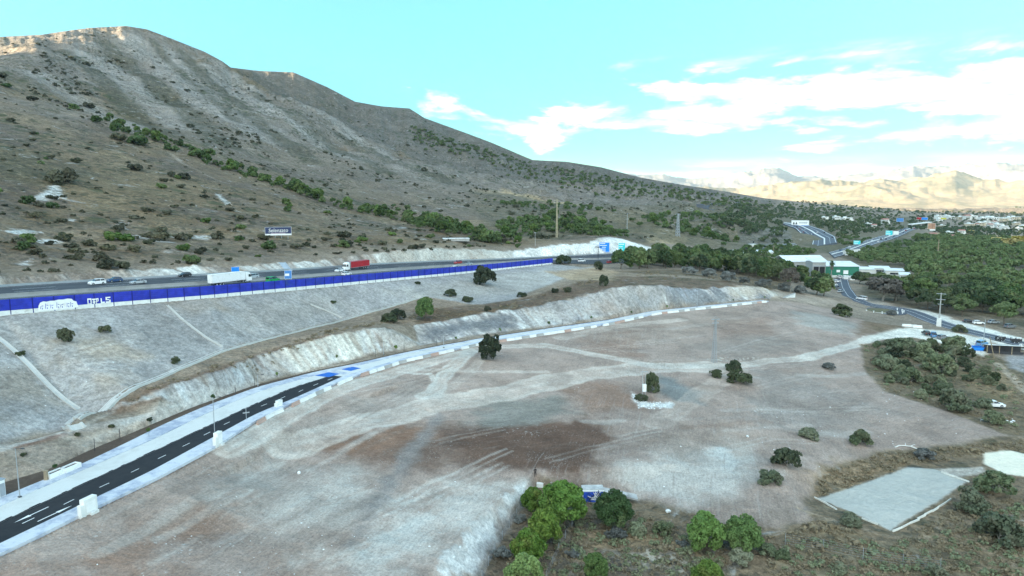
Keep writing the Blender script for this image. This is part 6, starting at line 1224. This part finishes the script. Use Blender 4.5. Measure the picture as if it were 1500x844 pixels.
# ------------------------------------------------------------------ buildings
M['green_wall'] = simple('green_cladding', (.03, .17, .11), .6, .1, .6); M['white_roof'] = simple('white_sheet_roof', (.66, .68, .67), .6, .1, .3, dirt=(.42, .43, .42)); M['red_roof'] = simple('faded_red_roof', (.34, .16, .13), .85, .2, .4); M['house'] = simple('white_render', (.62, .61, .57), .85, .1, .3); M['house_tan'] = simple('cream_render', (.46, .39, .29), .85, .1, .3)
def building(name, label, px0, px1, base, dist, h_, dep, wall, roof, rtype='gable', rot=0.0, openings=(), low=None, cat='building', group=None, lift=0.0, top=None):
    a = PD(px0, base, dist); b = PD(px1, base, dist); w_ = abs(b[0] - a[0]); o = Vector(((a[0] + b[0]) / 2, dist, 0)); o.z = min(height(o.x - w_ / 2, o.y), height(o.x + w_ / 2, o.y), height(o.x, o.y)) + lift
    if top: h_ = max(2.6, PD((px0 + px1) / 2, top, dist)[2] - o.z)
    r = thing(name, label, cat, o, rot, group); q = MB(); q.box((0, dep / 2, h_ / 2 - 1), (w_, dep, h_ + 2)); wl_ = q.build('wall', M[wall], r)
    q = MB(); ov = .5
    if rtype == 'gable': q.loft([[(x, y, z) for y, z in ((-ov, h_), (dep / 2, h_ + dep * .17), (dep + ov, h_), (dep + ov, h_ + .25), (dep / 2, h_ + dep * .17 + .25), (-ov, h_ + .25))] for x in (-w_ / 2 - ov, w_ / 2 + ov)])
    elif rtype == 'shed': q.loft([[(x, y, z) for y, z in ((-ov, h_ + .02), (dep + ov, h_ + dep * .14), (dep + ov, h_ + dep * .14 + .25), (-ov, h_ + .27))] for x in (-w_ / 2 - ov, w_ / 2 + ov)])
    else: q.box((0, dep / 2, h_ + .15), (w_ + .3, dep + .3, .3))
    q.build('roof', M[roof], r)
    if low: q = MB(); q.box((0, -.06, low / 2 - .5), (w_ + .02, .12, low + 1)); q.build('plinth', M['white_conc'], r)
    for nm, x, z, ww, hh_, m in openings:
        q = MB(); q.box((x * w_, -.08, z), (ww, .12, hh_)); f = q.build(nm, M[m], r)
        if nm == 'window': k = MB(); k.box((x * w_, -.16, z - hh_ / 2 - .06), (ww + .2, .2, .1)); k.build('sill', M['grey_conc'], f)
    return r
building('green_warehouse', 'green clad warehouse with a white roof and white base, behind the palm', 1208, 1257, 404, 480, 7.2, 16, 'green_wall', 'white_roof', 'shed', R(-4), (('sign_panel', .12, 4.6, 3.2, 2.6, 'white'), ('sign_panel', -.1, 5.4, 2.4, 1.6, 'white'), ('door', -.3, 1.6, 1.6, 2.6, 'grey_conc'), ('window', .32, 1.6, 2.2, 1.2, 'glass')), 2.4, top=390.5)
sh = building('open_shed', 'open fronted shed with black panels for its dark interior and pale fascia, left of the green warehouse', 1190, 1208.5, 402, 476, 8.2, 14, 'grey_conc', 'white_roof', 'shed', R(-4), (('black_bay_panel', -.22, 4.9, 3.4, 5.6, 'black'), ('black_bay_panel', .24, 4.9, 3.6, 5.6, 'black'), ('fascia', 0, 8.0, 9.0, 1.3, 'galv')), 1.2, top=384.5)  # bays are black panels on the wall, standing in for the shaded inside
building('roof_shed', 'long white roofed shed behind the open fronted shed', 1150, 1212, 400, 510, 8.6, 22, 'grey_conc', 'white_roof', 'gable', R(6), (('window', -.2, 5, 3, 1.6, 'glass'), ('door', .1, 2, 3, 4, 'galv')), top=383.5)
building('red_roofed_house', 'low house with a faded red roof among the grove pines', 1111, 1147, 399, 500, 6.2, 10, 'house', 'red_roof', 'gable', R(4), (('window', -.3, 3.6, 1.6, 1.4, 'glass'), ('window', .1, 3.6, 1.6, 1.4, 'glass'), ('door', .3, 1.4, 1.2, 2.4, 'wood')), top=384)
building('white_shed', 'small white roofed shed at the left, behind the grove', 1080, 1104, 392, 610, 9.5, 9, 'house', 'white_roof', 'gable', R(12), (('window', 0, 7, 2, 1.4, 'glass'),), top=373.5); building('white_shed', 'second white roofed shed, right of the small one behind the grove', 1100, 1131, 392, 630, 11, 10, 'house', 'white_roof', 'shed', R(-8), (('window', .1, 8, 2, 1.4, 'glass'),), top=372)
building('white_shed', 'tiny white building peeping over the pines near the grey cut', 1098, 1107, 380, 700, 8, 6, 'house', 'white_roof', 'flat', 0, (('window', 0, 5, 1.6, 1.4, 'glass'),), top=364)
kk = building('kiosk', 'small white kiosk with two pillars inside the grove', 1061, 1073, 401, 470, 5.6, 5, 'house', 'white_roof', 'flat', R(10), (('black_bay_panel', -.2, 2.6, 1.2, 3.2, 'black'), ('black_bay_panel', .2, 2.6, 1.2, 3.2, 'black')), top=387.5)  # black panels on the front stand in for the shade inside
for i, (x0, x1, dd, hh_, lab) in enumerate(((1259, 1279, 500, 4.4, 'white low building with a dark window strip beside the green warehouse'), (1277, 1302, 520, 4.6, 'white flat market hall, second in the row right of the warehouse'), (1298, 1322, 505, 4.2, 'white flat market hall, third in the row right of the warehouse'), (1319, 1332, 480, 4.0, 'small white hut ending the row right of the warehouse'))):
    building('market_hall', lab, x0, x1, 406, dd, hh_ + .8, 8, 'house', 'white_roof', 'shed', R(-12 - 4 * i), top=(395, 393.5, 397, 403)[i], openings=(('window', -.1, 2.6, 3.6, 1.2, 'glass'), ('door', .3, 1.3, 1.6, 2.4, 'galv'), ('window', .12, 2.6, 1.6, 1.2, 'glass')))
p = Vector(PD(1264, 396, 515)); p.z = height(p.x, p.y); q = MB()
for k in range(26): q.box((rnd.uniform(-4, 4), rnd.uniform(-3, 3), rnd.uniform(.3, 5.0)), (rnd.uniform(.6, 2.4), rnd.uniform(.6, 2), rnd.uniform(.5, 1.4)), rnd.uniform(0, 3), mi=rnd.randrange(4), tilt=Matrix.Rotation(rnd.uniform(-.4, .4), 3, 'X'))
o = q.build('scrap_heap', [M['dark_metal'], M['grey_conc'], M['car_red'], M['galv']]); o.location = p; tag(o, 'jumbled dark scrap heap between warehouse and white halls', 'scrap heap')
building('green_house', 'white boundary wall with low roof behind the parked vans', 1236, 1252, 408, 470, 2.4, 3, 'white_conc', 'white_roof', 'flat', R(-4), (('door', 0, 1.0, 1.4, 1.8, 'galv'),))
# houses of the far town
HP = []
def house_proto(w_, d, h_, wall, flat):
    r = thing('house', '', 'house'); q = MB(); q.box((0, 0, h_ / 2 - 1.5), (w_, d, h_ + 3)); q.box((w_ * .3, -d * .55, h_ * .3 - 1.5), (w_ * .45, d * .4, h_ * .6 + 3)); q.build('wall', M[wall], r); q = MB()
    if flat: q.box((0, 0, h_ + .3), (w_ + .4, d + .4, .5)); q.box((-w_ * .2, 0, h_ + 1.5), (w_ * .3, d * .4, 2.0)); q.build('roof', M['white_roof'], r)
    else: q.loft([[(x, y, z) for y, z in ((-d * .56, h_), (0, h_ + d * .25), (d * .56, h_))] for x in (-w_ * .54, w_ * .54)]); q.build('roof', M['red_roof'], r)
    for k_ in range(3): q = MB(); q.box((-w_ * .36 + k_ * w_ * .26, -d / 2 - .06, h_ * .7), (1.8, .14, 1.6)); q.build('window', M['glass'], r)
    return r
HP = [house_proto(*a) for a in ((14, 10, 7, 'house', True), (18, 11, 6, 'house', True), (11, 9, 8, 'house', False), (16, 10, 6.5, 'house_tan', True))]
hs = [(1374, 320.5), (1386, 319.5), (1392, 320.5), (1408, 322), (1416, 322.5), (1425, 321), (1440, 323), (1448, 323), (1455, 323.5), (1470, 324), (1478, 323), (1486, 323), (1420, 333), (1430, 332.5), (1436, 331), (1450, 334), (1462, 334), (1470, 336), (1492, 337), (1499, 334), (1374, 351), (1393, 352), (1366, 349), (1412, 358), (1435, 367), (1240, 324), (1225, 322), (1272, 331), (1280, 334), (1296, 328), (1208, 321), (1380, 334), (1390, 345), (1408, 344)]
for i, (px, py) in enumerate(hs):
    p = W(px, py); pr = HP[rnd.choice((0, 0, 1, 1, 2, 3))] ; o = pr if i < 4 and False else copy_tree(pr)
    put(o, p, rnd.uniform(-.5, .5), rnd.uniform(.75, 1.25) * min(1.6, max(.55, p.y / 1500)), 'small pale house of the far town on the right', 'houses of the far town')
for h_ in HP: 
    p = W(*[(1376, 324), (1444, 328), (1456, 329), (1488, 330)][HP.index(h_)]); put(h_, p, .2, 1.0, 'small pale house of the far town on the right', 'houses of the far town')
# ------------------------------------------------------------------ traffic on the junction and parked cars
far_cars = []
for a, b, n in ((ja, jb, 13), (ka, kb, 26)):
    for k in range(n):
        t_ = rnd.uniform(.05, .95); i = min(int(t_ * 59), 58); u = rnd.choice((.13, .33, .62, .85)); q_ = lerp(a[i], b[i], u); d = a[i + 1] - a[i]
        if any(np.hypot(*(q_ - f)[:2]) < 9 for f in far_cars): continue
        far_cars.append(q_); cc = rnd.choice(('white', 'white', 'silver', 'blue', 'black', 'red')); c = car(rnd.choice(('saloon', 'hatch', 'van')), cc, Vector(q_) + Vector((0, 0, .05)), math.atan2(d[1], d[0]) + (math.pi if u > .5 else 0), 'tiny %s car in the traffic of the far junction' % cc, '%s cars on the far junction' % cc, 1.15)
def pcar(px, py, style, col, rz, label, sc=1.0): p = W(px, py); p.z += .28; return car(style, col, p, rz, label, None, sc)
pcar(1419, 473.5, 'saloon', 'black', R(-12), 'black saloon parked under the forest edge, left of a white one', 1.1); pcar(1433, 475.5, 'hatch', 'white', R(-10), 'white hatchback parked at the forest edge beside a black saloon', 1.1); pcar(1455, 474.5, 'saloon', 'silver', R(5), 'silver saloon half under the forest pines', 1.1); pcar(1479, 481, 'suv', 'grey', R(15), 'dark grey SUV under the pines at far right', 1.1)
pcar(1356, 491, 'suv', 'black', R(80), 'black SUV on the dirt road, left of a blue pickup', 1.0); pcar(1367, 494, 'pickup', 'lightblue', R(70), 'light blue pickup on the dirt road between two dark cars', 1.1); pcar(1381, 497.5, 'suv', 'grey', R(20), 'dark grey SUV on the dirt road, right of the blue pickup', 1.05); pcar(1438, 507, 'van', 'lightblue', R(30), 'light blue van beside the blue skip', 1.1)
pcar(1455, 597, 'saloon', 'white', R(-8), 'white saloon standing alone in the brown scrub at right', 1.2)
for px, py, st, c_, rz, lab in ((1229, 408, 'van', 'white', 1.4, 'white van at the left end of the row before the warehouse'), (1236, 408.5, 'van', 'white', 1.5, 'white van in the middle of the row before the warehouse'), (1246, 408.5, 'van', 'silver', 1.6, 'silver van right in the row before the warehouse'), (1217, 415, 'saloon', 'silver', .3, 'silver saloon, farthest of the cars parked left of the warehouse road'), (1226, 414, 'hatch', 'white', .3, 'white hatchback parked by the palm at the warehouse road'), (1221, 419, 'saloon', 'white', .4, 'white saloon in the file left of the warehouse road'), (1226, 424, 'suv', 'grey', .5, 'grey SUV in the file left of the warehouse road'), (1231, 429, 'hatch', 'silver', .7, 'silver hatchback, nearest in the file left of the warehouse road'), (1262, 440, 'van', 'white', 2.3, 'white van turning off the warehouse road before the roundabout')): pcar(px, py, st, c_, rz, lab, 1.1)
# skip, carts, stable roofs, roadside barriers
p = W(1432, 513); sk = thing('skip', 'bright blue open skip beside the parking place', 'skip', p, R(-15)); q = MB(); prof = [(-2.0, 1.4), (-1.3, 0), (1.3, 0), (2.0, 1.4)]
q.loft([[(x, y, z) for x, z in prof + [(1.85, 1.38), (1.2, .15), (-1.2, .15), (-1.85, 1.38)]] for y in (-1, 1)]); q.box((0, -1.03, .75), (3.2, .08, 1.4), taper=1.0); q.box((0, 1.03, .75), (3.2, .08, 1.4)); q.build('shell', M['sign_blue'], sk); q = MB(); q.box((0, -1.1, 1.42), (4.0, .12, .12)); q.box((0, 1.1, 1.42), (4.0, .12, .12)); q.build('rim', M['blue_post'], sk)
p = W(1470, 518); st = thing('stable', 'dark timber stable with three pale roof sheets at the right edge', 'stable', p, R(-14))
for k in range(3): q = MB(); q.box((-4 + 4 * k, 0, 3.1), (3.7, 3.4, .15), tilt=Matrix.Rotation(R(-8), 3, 'X')); q.build('roof_sheet', M['white_roof'], st)
q = MB(); q.box((0, 1.5, 1.2), (12, .15, 3)); q.box((0, -1.4, .6), (12, .12, .9)); q.build('wall', M['dark_metal'], st)
for x in (-6, -2, 2, 6):
    for y in (-1.5, 1.6): q = MB(); q.tube((x, y, -.5), (x, y, 3.0), .14, n=5); q.build('post', M['wood'], st)
def cart(px, py, label, rz):
    p = W(px, py); r = thing('farm_trailer', label, 'trailer', p, rz); q = MB(); q.box((0, 0, 1.0), (3.6, 1.7, .2)); q.box((0, .8, 1.5), (3.6, .1, .9)); q.box((0, -.8, 1.5), (3.6, .1, .9)); q.box((2.6, 0, .8), (1.8, .15, .12)); q.build('bed', M['dark_metal'], r); q = MB()
    for k in range(9): q.box((rnd.uniform(-1.5, 1.5), rnd.uniform(-.6, .6), rnd.uniform(1.3, 2.3)), (rnd.uniform(.4, 1.1), rnd.uniform(.4, .9), rnd.uniform(.3, .7)), rnd.uniform(0, 3), mi=rnd.randrange(2))
    q.build('load', [M['grey_conc'], M['white']], r); add_wheels(r, [(sx, sy * .95, .45) for sx in (-.7, .7) for sy in (-1, 1)], TWHEEL)
cart(1465, 500, 'loaded dark farm trailer behind the stable', .3); cart(1497, 513, 'loaded dark farm trailer at the right edge of the picture', 1.0); cart(1488, 503, 'dark farm trailer between stable and road', -.4)
q = MB(); q.tube((0, 0, -.4), (.0, 0, 8.0), .2, .12, 7); o = q.build('leaning_pole', M['wood']); p = W(1456, 524); o.location = p; o.rotation_euler = (0, R(-18), R(10)); tag(o, 'leaning weathered timber pole beside the stable', 'pole')
JW = jersey_mesh(3.6).mesh('jersey_barrier', M['white_conc'])
for px, py in ((1328, 478.5), (1336, 479.3), (1344, 480.2)): o = obj('jersey_barrier', JW); o.location = at(px, py, 0); o.rotation_euler = (0, 0, R(-8)); o.scale = (1, 1.3, 1.3); tag(o, 'white concrete barrier beside the dirt road below the roundabout', 'road barrier', 'white barriers below the roundabout')
wl = line_wall('low_wall', 'white low wall at the far end of the new road', (1147,436.2), (1164,435.6), .9, .5, M['white_conc'])
# ------------------------------------------------------------------ drain chute by the rock cut, concrete platform on the hillside
p = W(424, 398.5); q = MB(); d1 = W(413, 386.5) - p + Vector((0, 0, .5))
for sx in (-1.2, 1.2): q.tube(Vector((sx, 0, 0)), Vector((sx, 0, 0)) + d1, .25, n=4)
q.quad([(-1.2, 0, 0), (1.2, 0, 0), Vector((1.2, 0, 0)) + d1, Vector((-1.2, 0, 0)) + d1]); q.quad([(-1.2, .2, -.3), (1.2, .2, -.3), Vector((1.2, .2, -.3)) + d1, Vector((-1.2, .2, -.3)) + d1]); o = q.build('drain_chute', M['sign_back']); o.data.materials[0] = simple('blue_grey_concrete', (.30, .36, .42), .8); o.location = p; tag(o, 'sloping blue grey concrete chute on the rock cut', 'chute')
p = W(668, 353); pf = thing('water_tank', 'flat pale concrete tank roof on the scrub above the rock cut', 'tank', p, R(10)); q = MB(); q.box((0, 0, .7), (15, 7, 1.4)); q.build('wall', M['grey_conc'], pf); q = MB(); q.box((0, 0, 1.5), (15.4, 7.4, .2)); q.build('roof', M['white_conc'], pf)
for x in (-5, 0, 5): q = MB(); q.box((x, -.5, 1.75), (1.2, 1.2, .3)); q.build('hatch', M['galv'], pf)
# ------------------------------------------------------------------ sand court boards, wire fences, painted wall
M['board'] = simple('white_washed_board', (.68, .66, .60), .8, .12, .8, dirt=(.4, .36, .3))
def boards(pts_, label, group, hgt=.34, seg=2.9, jit=.12):
    c = resample([W(*q) for q in pts_], step=seg)
    for a, b in zip(c[:-1], c[1:]):
        d = b - a; m_ = (a + b) / 2; q = MB(); q.box((0, 0, hgt / 2), (seg * .985, .13, hgt)); q.box((-seg * .46, .1, hgt * .4), (.12, .1, hgt)); o = q.build('court_board', M['board']); o.location = (m_[0] + rnd.uniform(-jit, jit), m_[1] + rnd.uniform(-jit, jit), height(m_[0], m_[1]) - .03); o.rotation_euler = (R(rnd.uniform(-9, 9)), 0, math.atan2(d[1], d[0]) + R(rnd.uniform(-4, 4))); tag(o, label, 'board', group)
boards([(1192,729),(1214,741),(1233,751)], 'white board on the upper left side of the sand court', 'upper left court boards'); boards([(1262,760),(1285,771),(1306,781)], 'white board on the lower left side of the sand court', 'lower left court boards'); boards([(1309,780),(1340,764),(1370,748),(1394,732)], 'white board on the lower right side of the sand court', 'lower right court boards', .42); boards([(1379,692),(1400,700),(1421,708)], 'white board on the upper right corner of the sand court', 'upper right court boards')
def fence(pts_, label, hgt=2.0, step=6.0):
    c = resample([W(*q) for q in pts_], step=step); o_ = Vector((c[0][0], c[0][1], height(c[0][0], c[0][1]))); r = thing('wire_fence', label, 'fence', o_); tops = []
    for x, y, _ in c:
        b = Vector((x, y, height(x, y))) - o_; q = MB(); q.tube(b - Vector((0, 0, .3)), b + Vector((0, 0, hgt)), .045, n=5); q.build('post', M['galv'], r); tops.append(b)
    q = MB()
    for a, b in zip(tops, tops[1:]):
        for h_ in (.3, .7, 1.1, 1.5, 1.9): q.tube(a + Vector((0, 0, h_ * hgt / 2)), b + Vector((0, 0, h_ * hgt / 2)), .012, n=3, cap=False)
    q.build('wire', M['galv'], r)
fence([(1150,798),(1180,802),(1206,807),(1234,813),(1262,819),(1290,824),(1317,828),(1346,832),(1400,836)], 'thin wire fence with pale posts at the bottom right scrub'); fence([(706,850),(726,806),(752,764),(776,730),(787,712)], 'wire fence along the foot of the pale embankment', 1.6, 4.0); fence([(800,850),(822,800),(842,765),(860,738)], 'wire fence running down the dry gully beside the pines', 1.5, 4.0)
# painted wall: concrete head wall with a sloping slab
a = W(858, 734); b = W(880, 735.5); p = (a + b) / 2; d = b - a; ang = math.atan2(d.y, d.x); hd = thing('head_wall', 'concrete culvert wall painted blue, right of the largest pine', 'wall', p, ang); q = MB(); L_ = d.length + 1.2; q.box((0, 0, .9), (L_, .5, 2.6)); q.build('wall', M['white_conc'], hd)
q = MB(); ph_ = 2.2
q.box((0, -.27, .95), (L_ * .94, .05, 2.1)); pw = q.build('painted_face', M['sign_blue'], hd); pw.data.materials[0] = simple('blue_spray_paint', (.02, .07, .42), .6, .4, 1.2, dirt=(.05, .16, .5)); q = MB()
for k in range(26): x = rnd.uniform(-L_ * .40, L_ * .40); z = rnd.uniform(.4, 1.6); q.box((x, -.305, z), (rnd.uniform(.8, 1.9), .02, .13), 0, mi=k % 2, tilt=Matrix.Rotation(rnd.uniform(-1.4, 1.4), 3, 'Y'))
q.build('graffiti', [M['white'], M['navy']], pw); q = MB(); q.loft([[(x, y, z) for y, z in ((.1, 2.05), (1.9, 2.2), (1.9, 2.45), (.1, 2.3))] for x in (-L_ / 2, L_ / 2)]); q.loft([[(L_ / 2 + t_ * 6.2, y - t_ * 1.2, z - t_ * 1.0) for y, z in ((.3, 1.4), (1.9, 1.7), (1.9, 2.0), (.3, 1.7))] for t_ in (0, 1)]); q.build('slab', simple('stained_concrete', (.44, .44, .43), .9, .3, .7, dirt=(.22, .21, .20)), hd)
p = W(791, 713); hw_ = thing('concrete_block', 'broken white concrete slab between the person and the pine', 'slab', p, R(-6)); q = MB(); q.box((0, 0, .35), (1.3, .8, .8)); q.build('slab', M['white_conc'], hw_); q = MB(); q.box((1.25, .2, .4), (.7, .5, .95)); q.build('block', M['white_conc'], hw_)
p = W(1326, 656); q = MB(); pts_ = [(-2.4, 0, .1), (-1.2, .5, .35), (.4, .6, .3), (1.2, -.1, .4), (2.3, -1.3, .1)]
for u_, v_ in zip(pts_, pts_[1:]): q.tube(u_, v_, .16, .13, 6)
q.tube((.4, .6, .3), (1.0, 1.8, .5), .1, .05, 5); q.tube((1.2, -.1, .4), (2.2, .6, .5), .1, .05, 5); o = q.build('fallen_branch', simple('bleached_wood', (.62, .60, .56), .9, .1)); o.location = p; tag(o, 'bleached fallen branch above the sand court', 'branch')
# white rubble before the transformer, stones on the lot
def rocks(name, label, spots, m, kind_='stuff'):
    V = []; F = []; ico = [(0,0,1),(.9,0,.45),(.28,.85,.45),(-.72,.53,.45),(-.72,-.53,.45),(.28,-.85,.45),(.72,.53,-.45),(-.28,.85,-.45),(-.9,0,-.45),(-.28,-.85,-.45),(.72,-.53,-.45),(0,0,-1)]; fc = [(0,1,2),(0,2,3),(0,3,4),(0,4,5),(0,5,1),(1,6,2),(2,7,3),(3,8,4),(4,9,5),(5,10,1),(6,7,2),(7,8,3),(8,9,4),(9,10,5),(10,6,1),(11,7,6),(11,8,7),(11,9,8),(11,10,9),(11,6,10)]
    for p, s_ in spots:
        k = len(V); a = rnd.uniform(0, 6.3); sx, sy, sz = (s_ * rnd.uniform(.6, 1.4) for _ in range(3))
        for x, y, z in ico: j = rnd.uniform(.75, 1.2); x, y = x * math.cos(a) - y * math.sin(a), x * math.sin(a) + y * math.cos(a); V.append((p[0] + x * sx * j, p[1] + y * sy * j, p[2] + z * sz * .7 * j))
        F += [tuple(k + i for i in f) for f in fc]
    me = bpy.data.meshes.new(name); me.from_pydata(V, [], F); me.materials.append(m); o = obj(name, me); return tag(o, label, 'rubble', None, kind_)
ROCK = simple('pale_limestone', (.70, .71, .70), .9, .2, .6); ROCKD = simple('brown_grey_stone', (.36, .33, .29), .9, .3, .5)
rocks('rubble', 'bank of bluish white rubble before the transformer box', [(p, rnd.uniform(.12, .42)) for p in scatter([(922,575),(950,588),(985,588),(980,598),(935,598)], 420, .22)], ROCK)
stones = [(p, rnd.uniform(.10, .30)) for p in scatter([(60,844),(300,730),(460,690),(760,705),(640,844)], 900, .12)] + [(p, rnd.uniform(.12, .34)) for p in scatter([(900,650),(1290,560),(1450,640),(1200,690),(1060,740),(900,700)], 420, .3)] + [(p, rnd.uniform(.1, .3)) for p in scatter([(1040,570),(1130,590),(1120,625),(1020,620)], 60, .5)] + [(p, rnd.uniform(.12, .3)) for p in scatter([(0,480),(60,480),(240,560),(110,600),(0,600)], 160, .5)]
rocks('loose_stones', 'pale loose stones scattered over the graded lot', stones, ROCK); rocks('loose_stones', 'brown stones scattered over the graded lot', [(p, rnd.uniform(.10, .3)) for p in scatter([(60,844),(300,730),(460,690),(900,600),(1150,560),(1300,600),(1060,740),(640,844)], 420, .4)] + [(p, rnd.uniform(.2, .6)) for p in scatter([(1030,525),(1100,522),(1130,527),(1040,531)], 110, .3)], ROCKD)
for px, py, s_, lab in ((979, 750, .5, 'white boulder on the dark soil below the blue painted wall'), (1095, 640, .4, 'single white boulder in the middle of the right half of the lot'), (438, 694, .5, 'pale stone beside the brown patch in the left half of the lot')): rocks('boulder', lab, [(W(px, py) + Vector((0, 0, s_ * .3)), s_)], ROCK, None)['category'] = 'boulder'
p = W(1473, 616); rocks('rubble', 'white rubbish heap in the brown scrub near the white saloon', [(q_, rnd.uniform(.15, .6)) for q_ in scatter([(1462,612),(1485,612),(1485,622),(1462,620)], 26, .3)] + [(q_, rnd.uniform(.15, .5)) for q_ in scatter([(1338,574),(1360,572),(1362,584),(1340,586)], 30, .3)] + [(q_, rnd.uniform(.1, .4)) for q_ in scatter([(1425,612),(1440,612),(1440,620),(1428,620)], 12, .3)], ROCK)
# ------------------------------------------------------------------ person
p = W(784, 698.5); per = thing('person', 'person in black clothes standing on the lot above the pines, hands raised to the chest', 'person', p, R(15)); SC = 1.06
J = {'pel': (0, 0, .95), 'wai': (0, .01, 1.12), 'che': (0, .02, 1.33), 'nec': (0, .01, 1.49), 'hea': (0, -.01, 1.58), 'top': (0, -.015, 1.72)}
for s_, n_ in ((-1, 'l'), (1, 'r')):
    J.update({n_ + 'hip': (s_ * .1, 0, .92), n_ + 'kne': (s_ * .13, -.02, .5), n_ + 'ank': (s_ * .15, .02, .09), n_ + 'toe': (s_ * .17, -.15, .04), n_ + 'sho': (s_ * .19, .01, 1.43), n_ + 'elb': (s_ * .27, -.02, 1.15), n_ + 'wri': (s_ * .1, -.26, 1.2), n_ + 'han': (s_ * .05, -.33, 1.22)})
ks = list(J); ED = [('pel', 'wai'), ('wai', 'che'), ('che', 'nec'), ('nec', 'hea'), ('hea', 'top')]
for n_ in 'lr': ED += [('pel', n_ + 'hip'), (n_ + 'hip', n_ + 'kne'), (n_ + 'kne', n_ + 'ank'), (n_ + 'ank', n_ + 'toe'), ('che', n_ + 'sho'), (n_ + 'sho', n_ + 'elb'), (n_ + 'elb', n_ + 'wri'), (n_ + 'wri', n_ + 'han')]
RD = {'pel': .14, 'wai': .135, 'che': .15, 'nec': .06, 'hea': .095, 'top': .075, 'hip': .095, 'kne': .06, 'ank': .042, 'toe': .04, 'sho': .075, 'elb': .045, 'wri': .032, 'han': .04}
me = bpy.data.meshes.new('body'); me.from_pydata([J[k] for k in ks], [(ks.index(a), ks.index(b)) for a, b in ED], []); bo = obj('body', me, per); md = bo.modifiers.new('skin', 'SKIN'); 
if not me.skin_vertices: bpy.context.view_layer.objects.active = bo; 
for i, k in enumerate(ks):
    r_ = RD[k] if k in RD else RD[k[1:]]; me.skin_vertices[0].data[i].radius = (r_, r_ * (.75 if k in ('che', 'wai', 'pel') else 1)); me.skin_vertices[0].data[i].use_root = k == 'pel'
bo.modifiers.new('sub', 'SUBSURF').levels = 1; bo.modifiers['sub'].render_levels = 2
CL = simple('black_clothes', (.02, .02, .023), .9, .2, 4); SKN = simple('skin', (.40, .24, .17), .6, .05); me.materials.append(CL); per.scale = (SC,) * 3
bpy.context.view_layer.update(); dg = bpy.context.evaluated_depsgraph_get(); me2 = bpy.data.meshes.new_from_object(bo.evaluated_get(dg)); bo.modifiers.clear(); bo.data = me2; me2.materials.clear(); me2.materials.append(CL); me2.materials.append(SKN)
for pol in me2.polygons:
    c = pol.center; pol.material_index = 1 if (c.z > 1.5 and c.y < .02 and c.z < 1.68) or (abs(c.x) < .13 and c.y < -.24) else 0; pol.use_smooth = True
q = MB(); q.loft([[(.098 * k_ * math.cos(t_ * math.pi / 5), .005 + .105 * k_ * math.sin(t_ * math.pi / 5), z) for t_ in range(10)] for z, k_ in ((1.60, .9), (1.66, 1.08), (1.72, .95), (1.765, .5))]); q.build('hair', M['black'], per)
for sx in (-1, 1):
    q = MB()
    for k_ in range(4): q.tube((sx * (.045 + .012 * k_), -.34, 1.235), (sx * (.02 + .012 * k_), -.37 - .006 * k_, 1.25 - .008 * k_), .009, .007, 5)
    q.tube((sx * .04, -.33, 1.25), (sx * .01, -.345, 1.275), .01, .008, 5); q.build('fingers', SKN, per)
q = MB().box((0, -.37, 1.245), (.16, .09, .04)).build('remote_control', M['dark_metal']); q.parent = None; q.location = per.location; q.rotation_euler = per.rotation_euler; q.scale = per.scale; tag(q, 'dark remote control held by the person in black', 'remote control')
# ------------------------------------------------------------------ haze of the valley air
HZ = bpy.data.materials.new('valley_air'); HZ.use_nodes = True; hn_ = HZ.node_tree; hn_.nodes.clear(); pv_ = hn_.nodes.new('ShaderNodeVolumePrincipled'); ho = hn_.nodes.new('ShaderNodeOutputMaterial'); hn_.links.new(pv_.outputs[0], ho.inputs[1]); pv_.inputs['Color'].default_value = (.72, .90, 1.0, 1); pv_.inputs['Density'].default_value = HAZE_D; pv_.inputs['Anisotropy'].default_value = .1
if HAZE_D > 0:
    q = MB(); zt = float(GZ.max()) + 40; zb = float(GZ.min()) - 8; q.box((0, 0, (zt + zb) / 2), (50000, 50000, zt - zb)); hz = q.build('haze', HZ); tag(hz, 'thin blue haze of the valley air', 'haze', None, 'stuff')
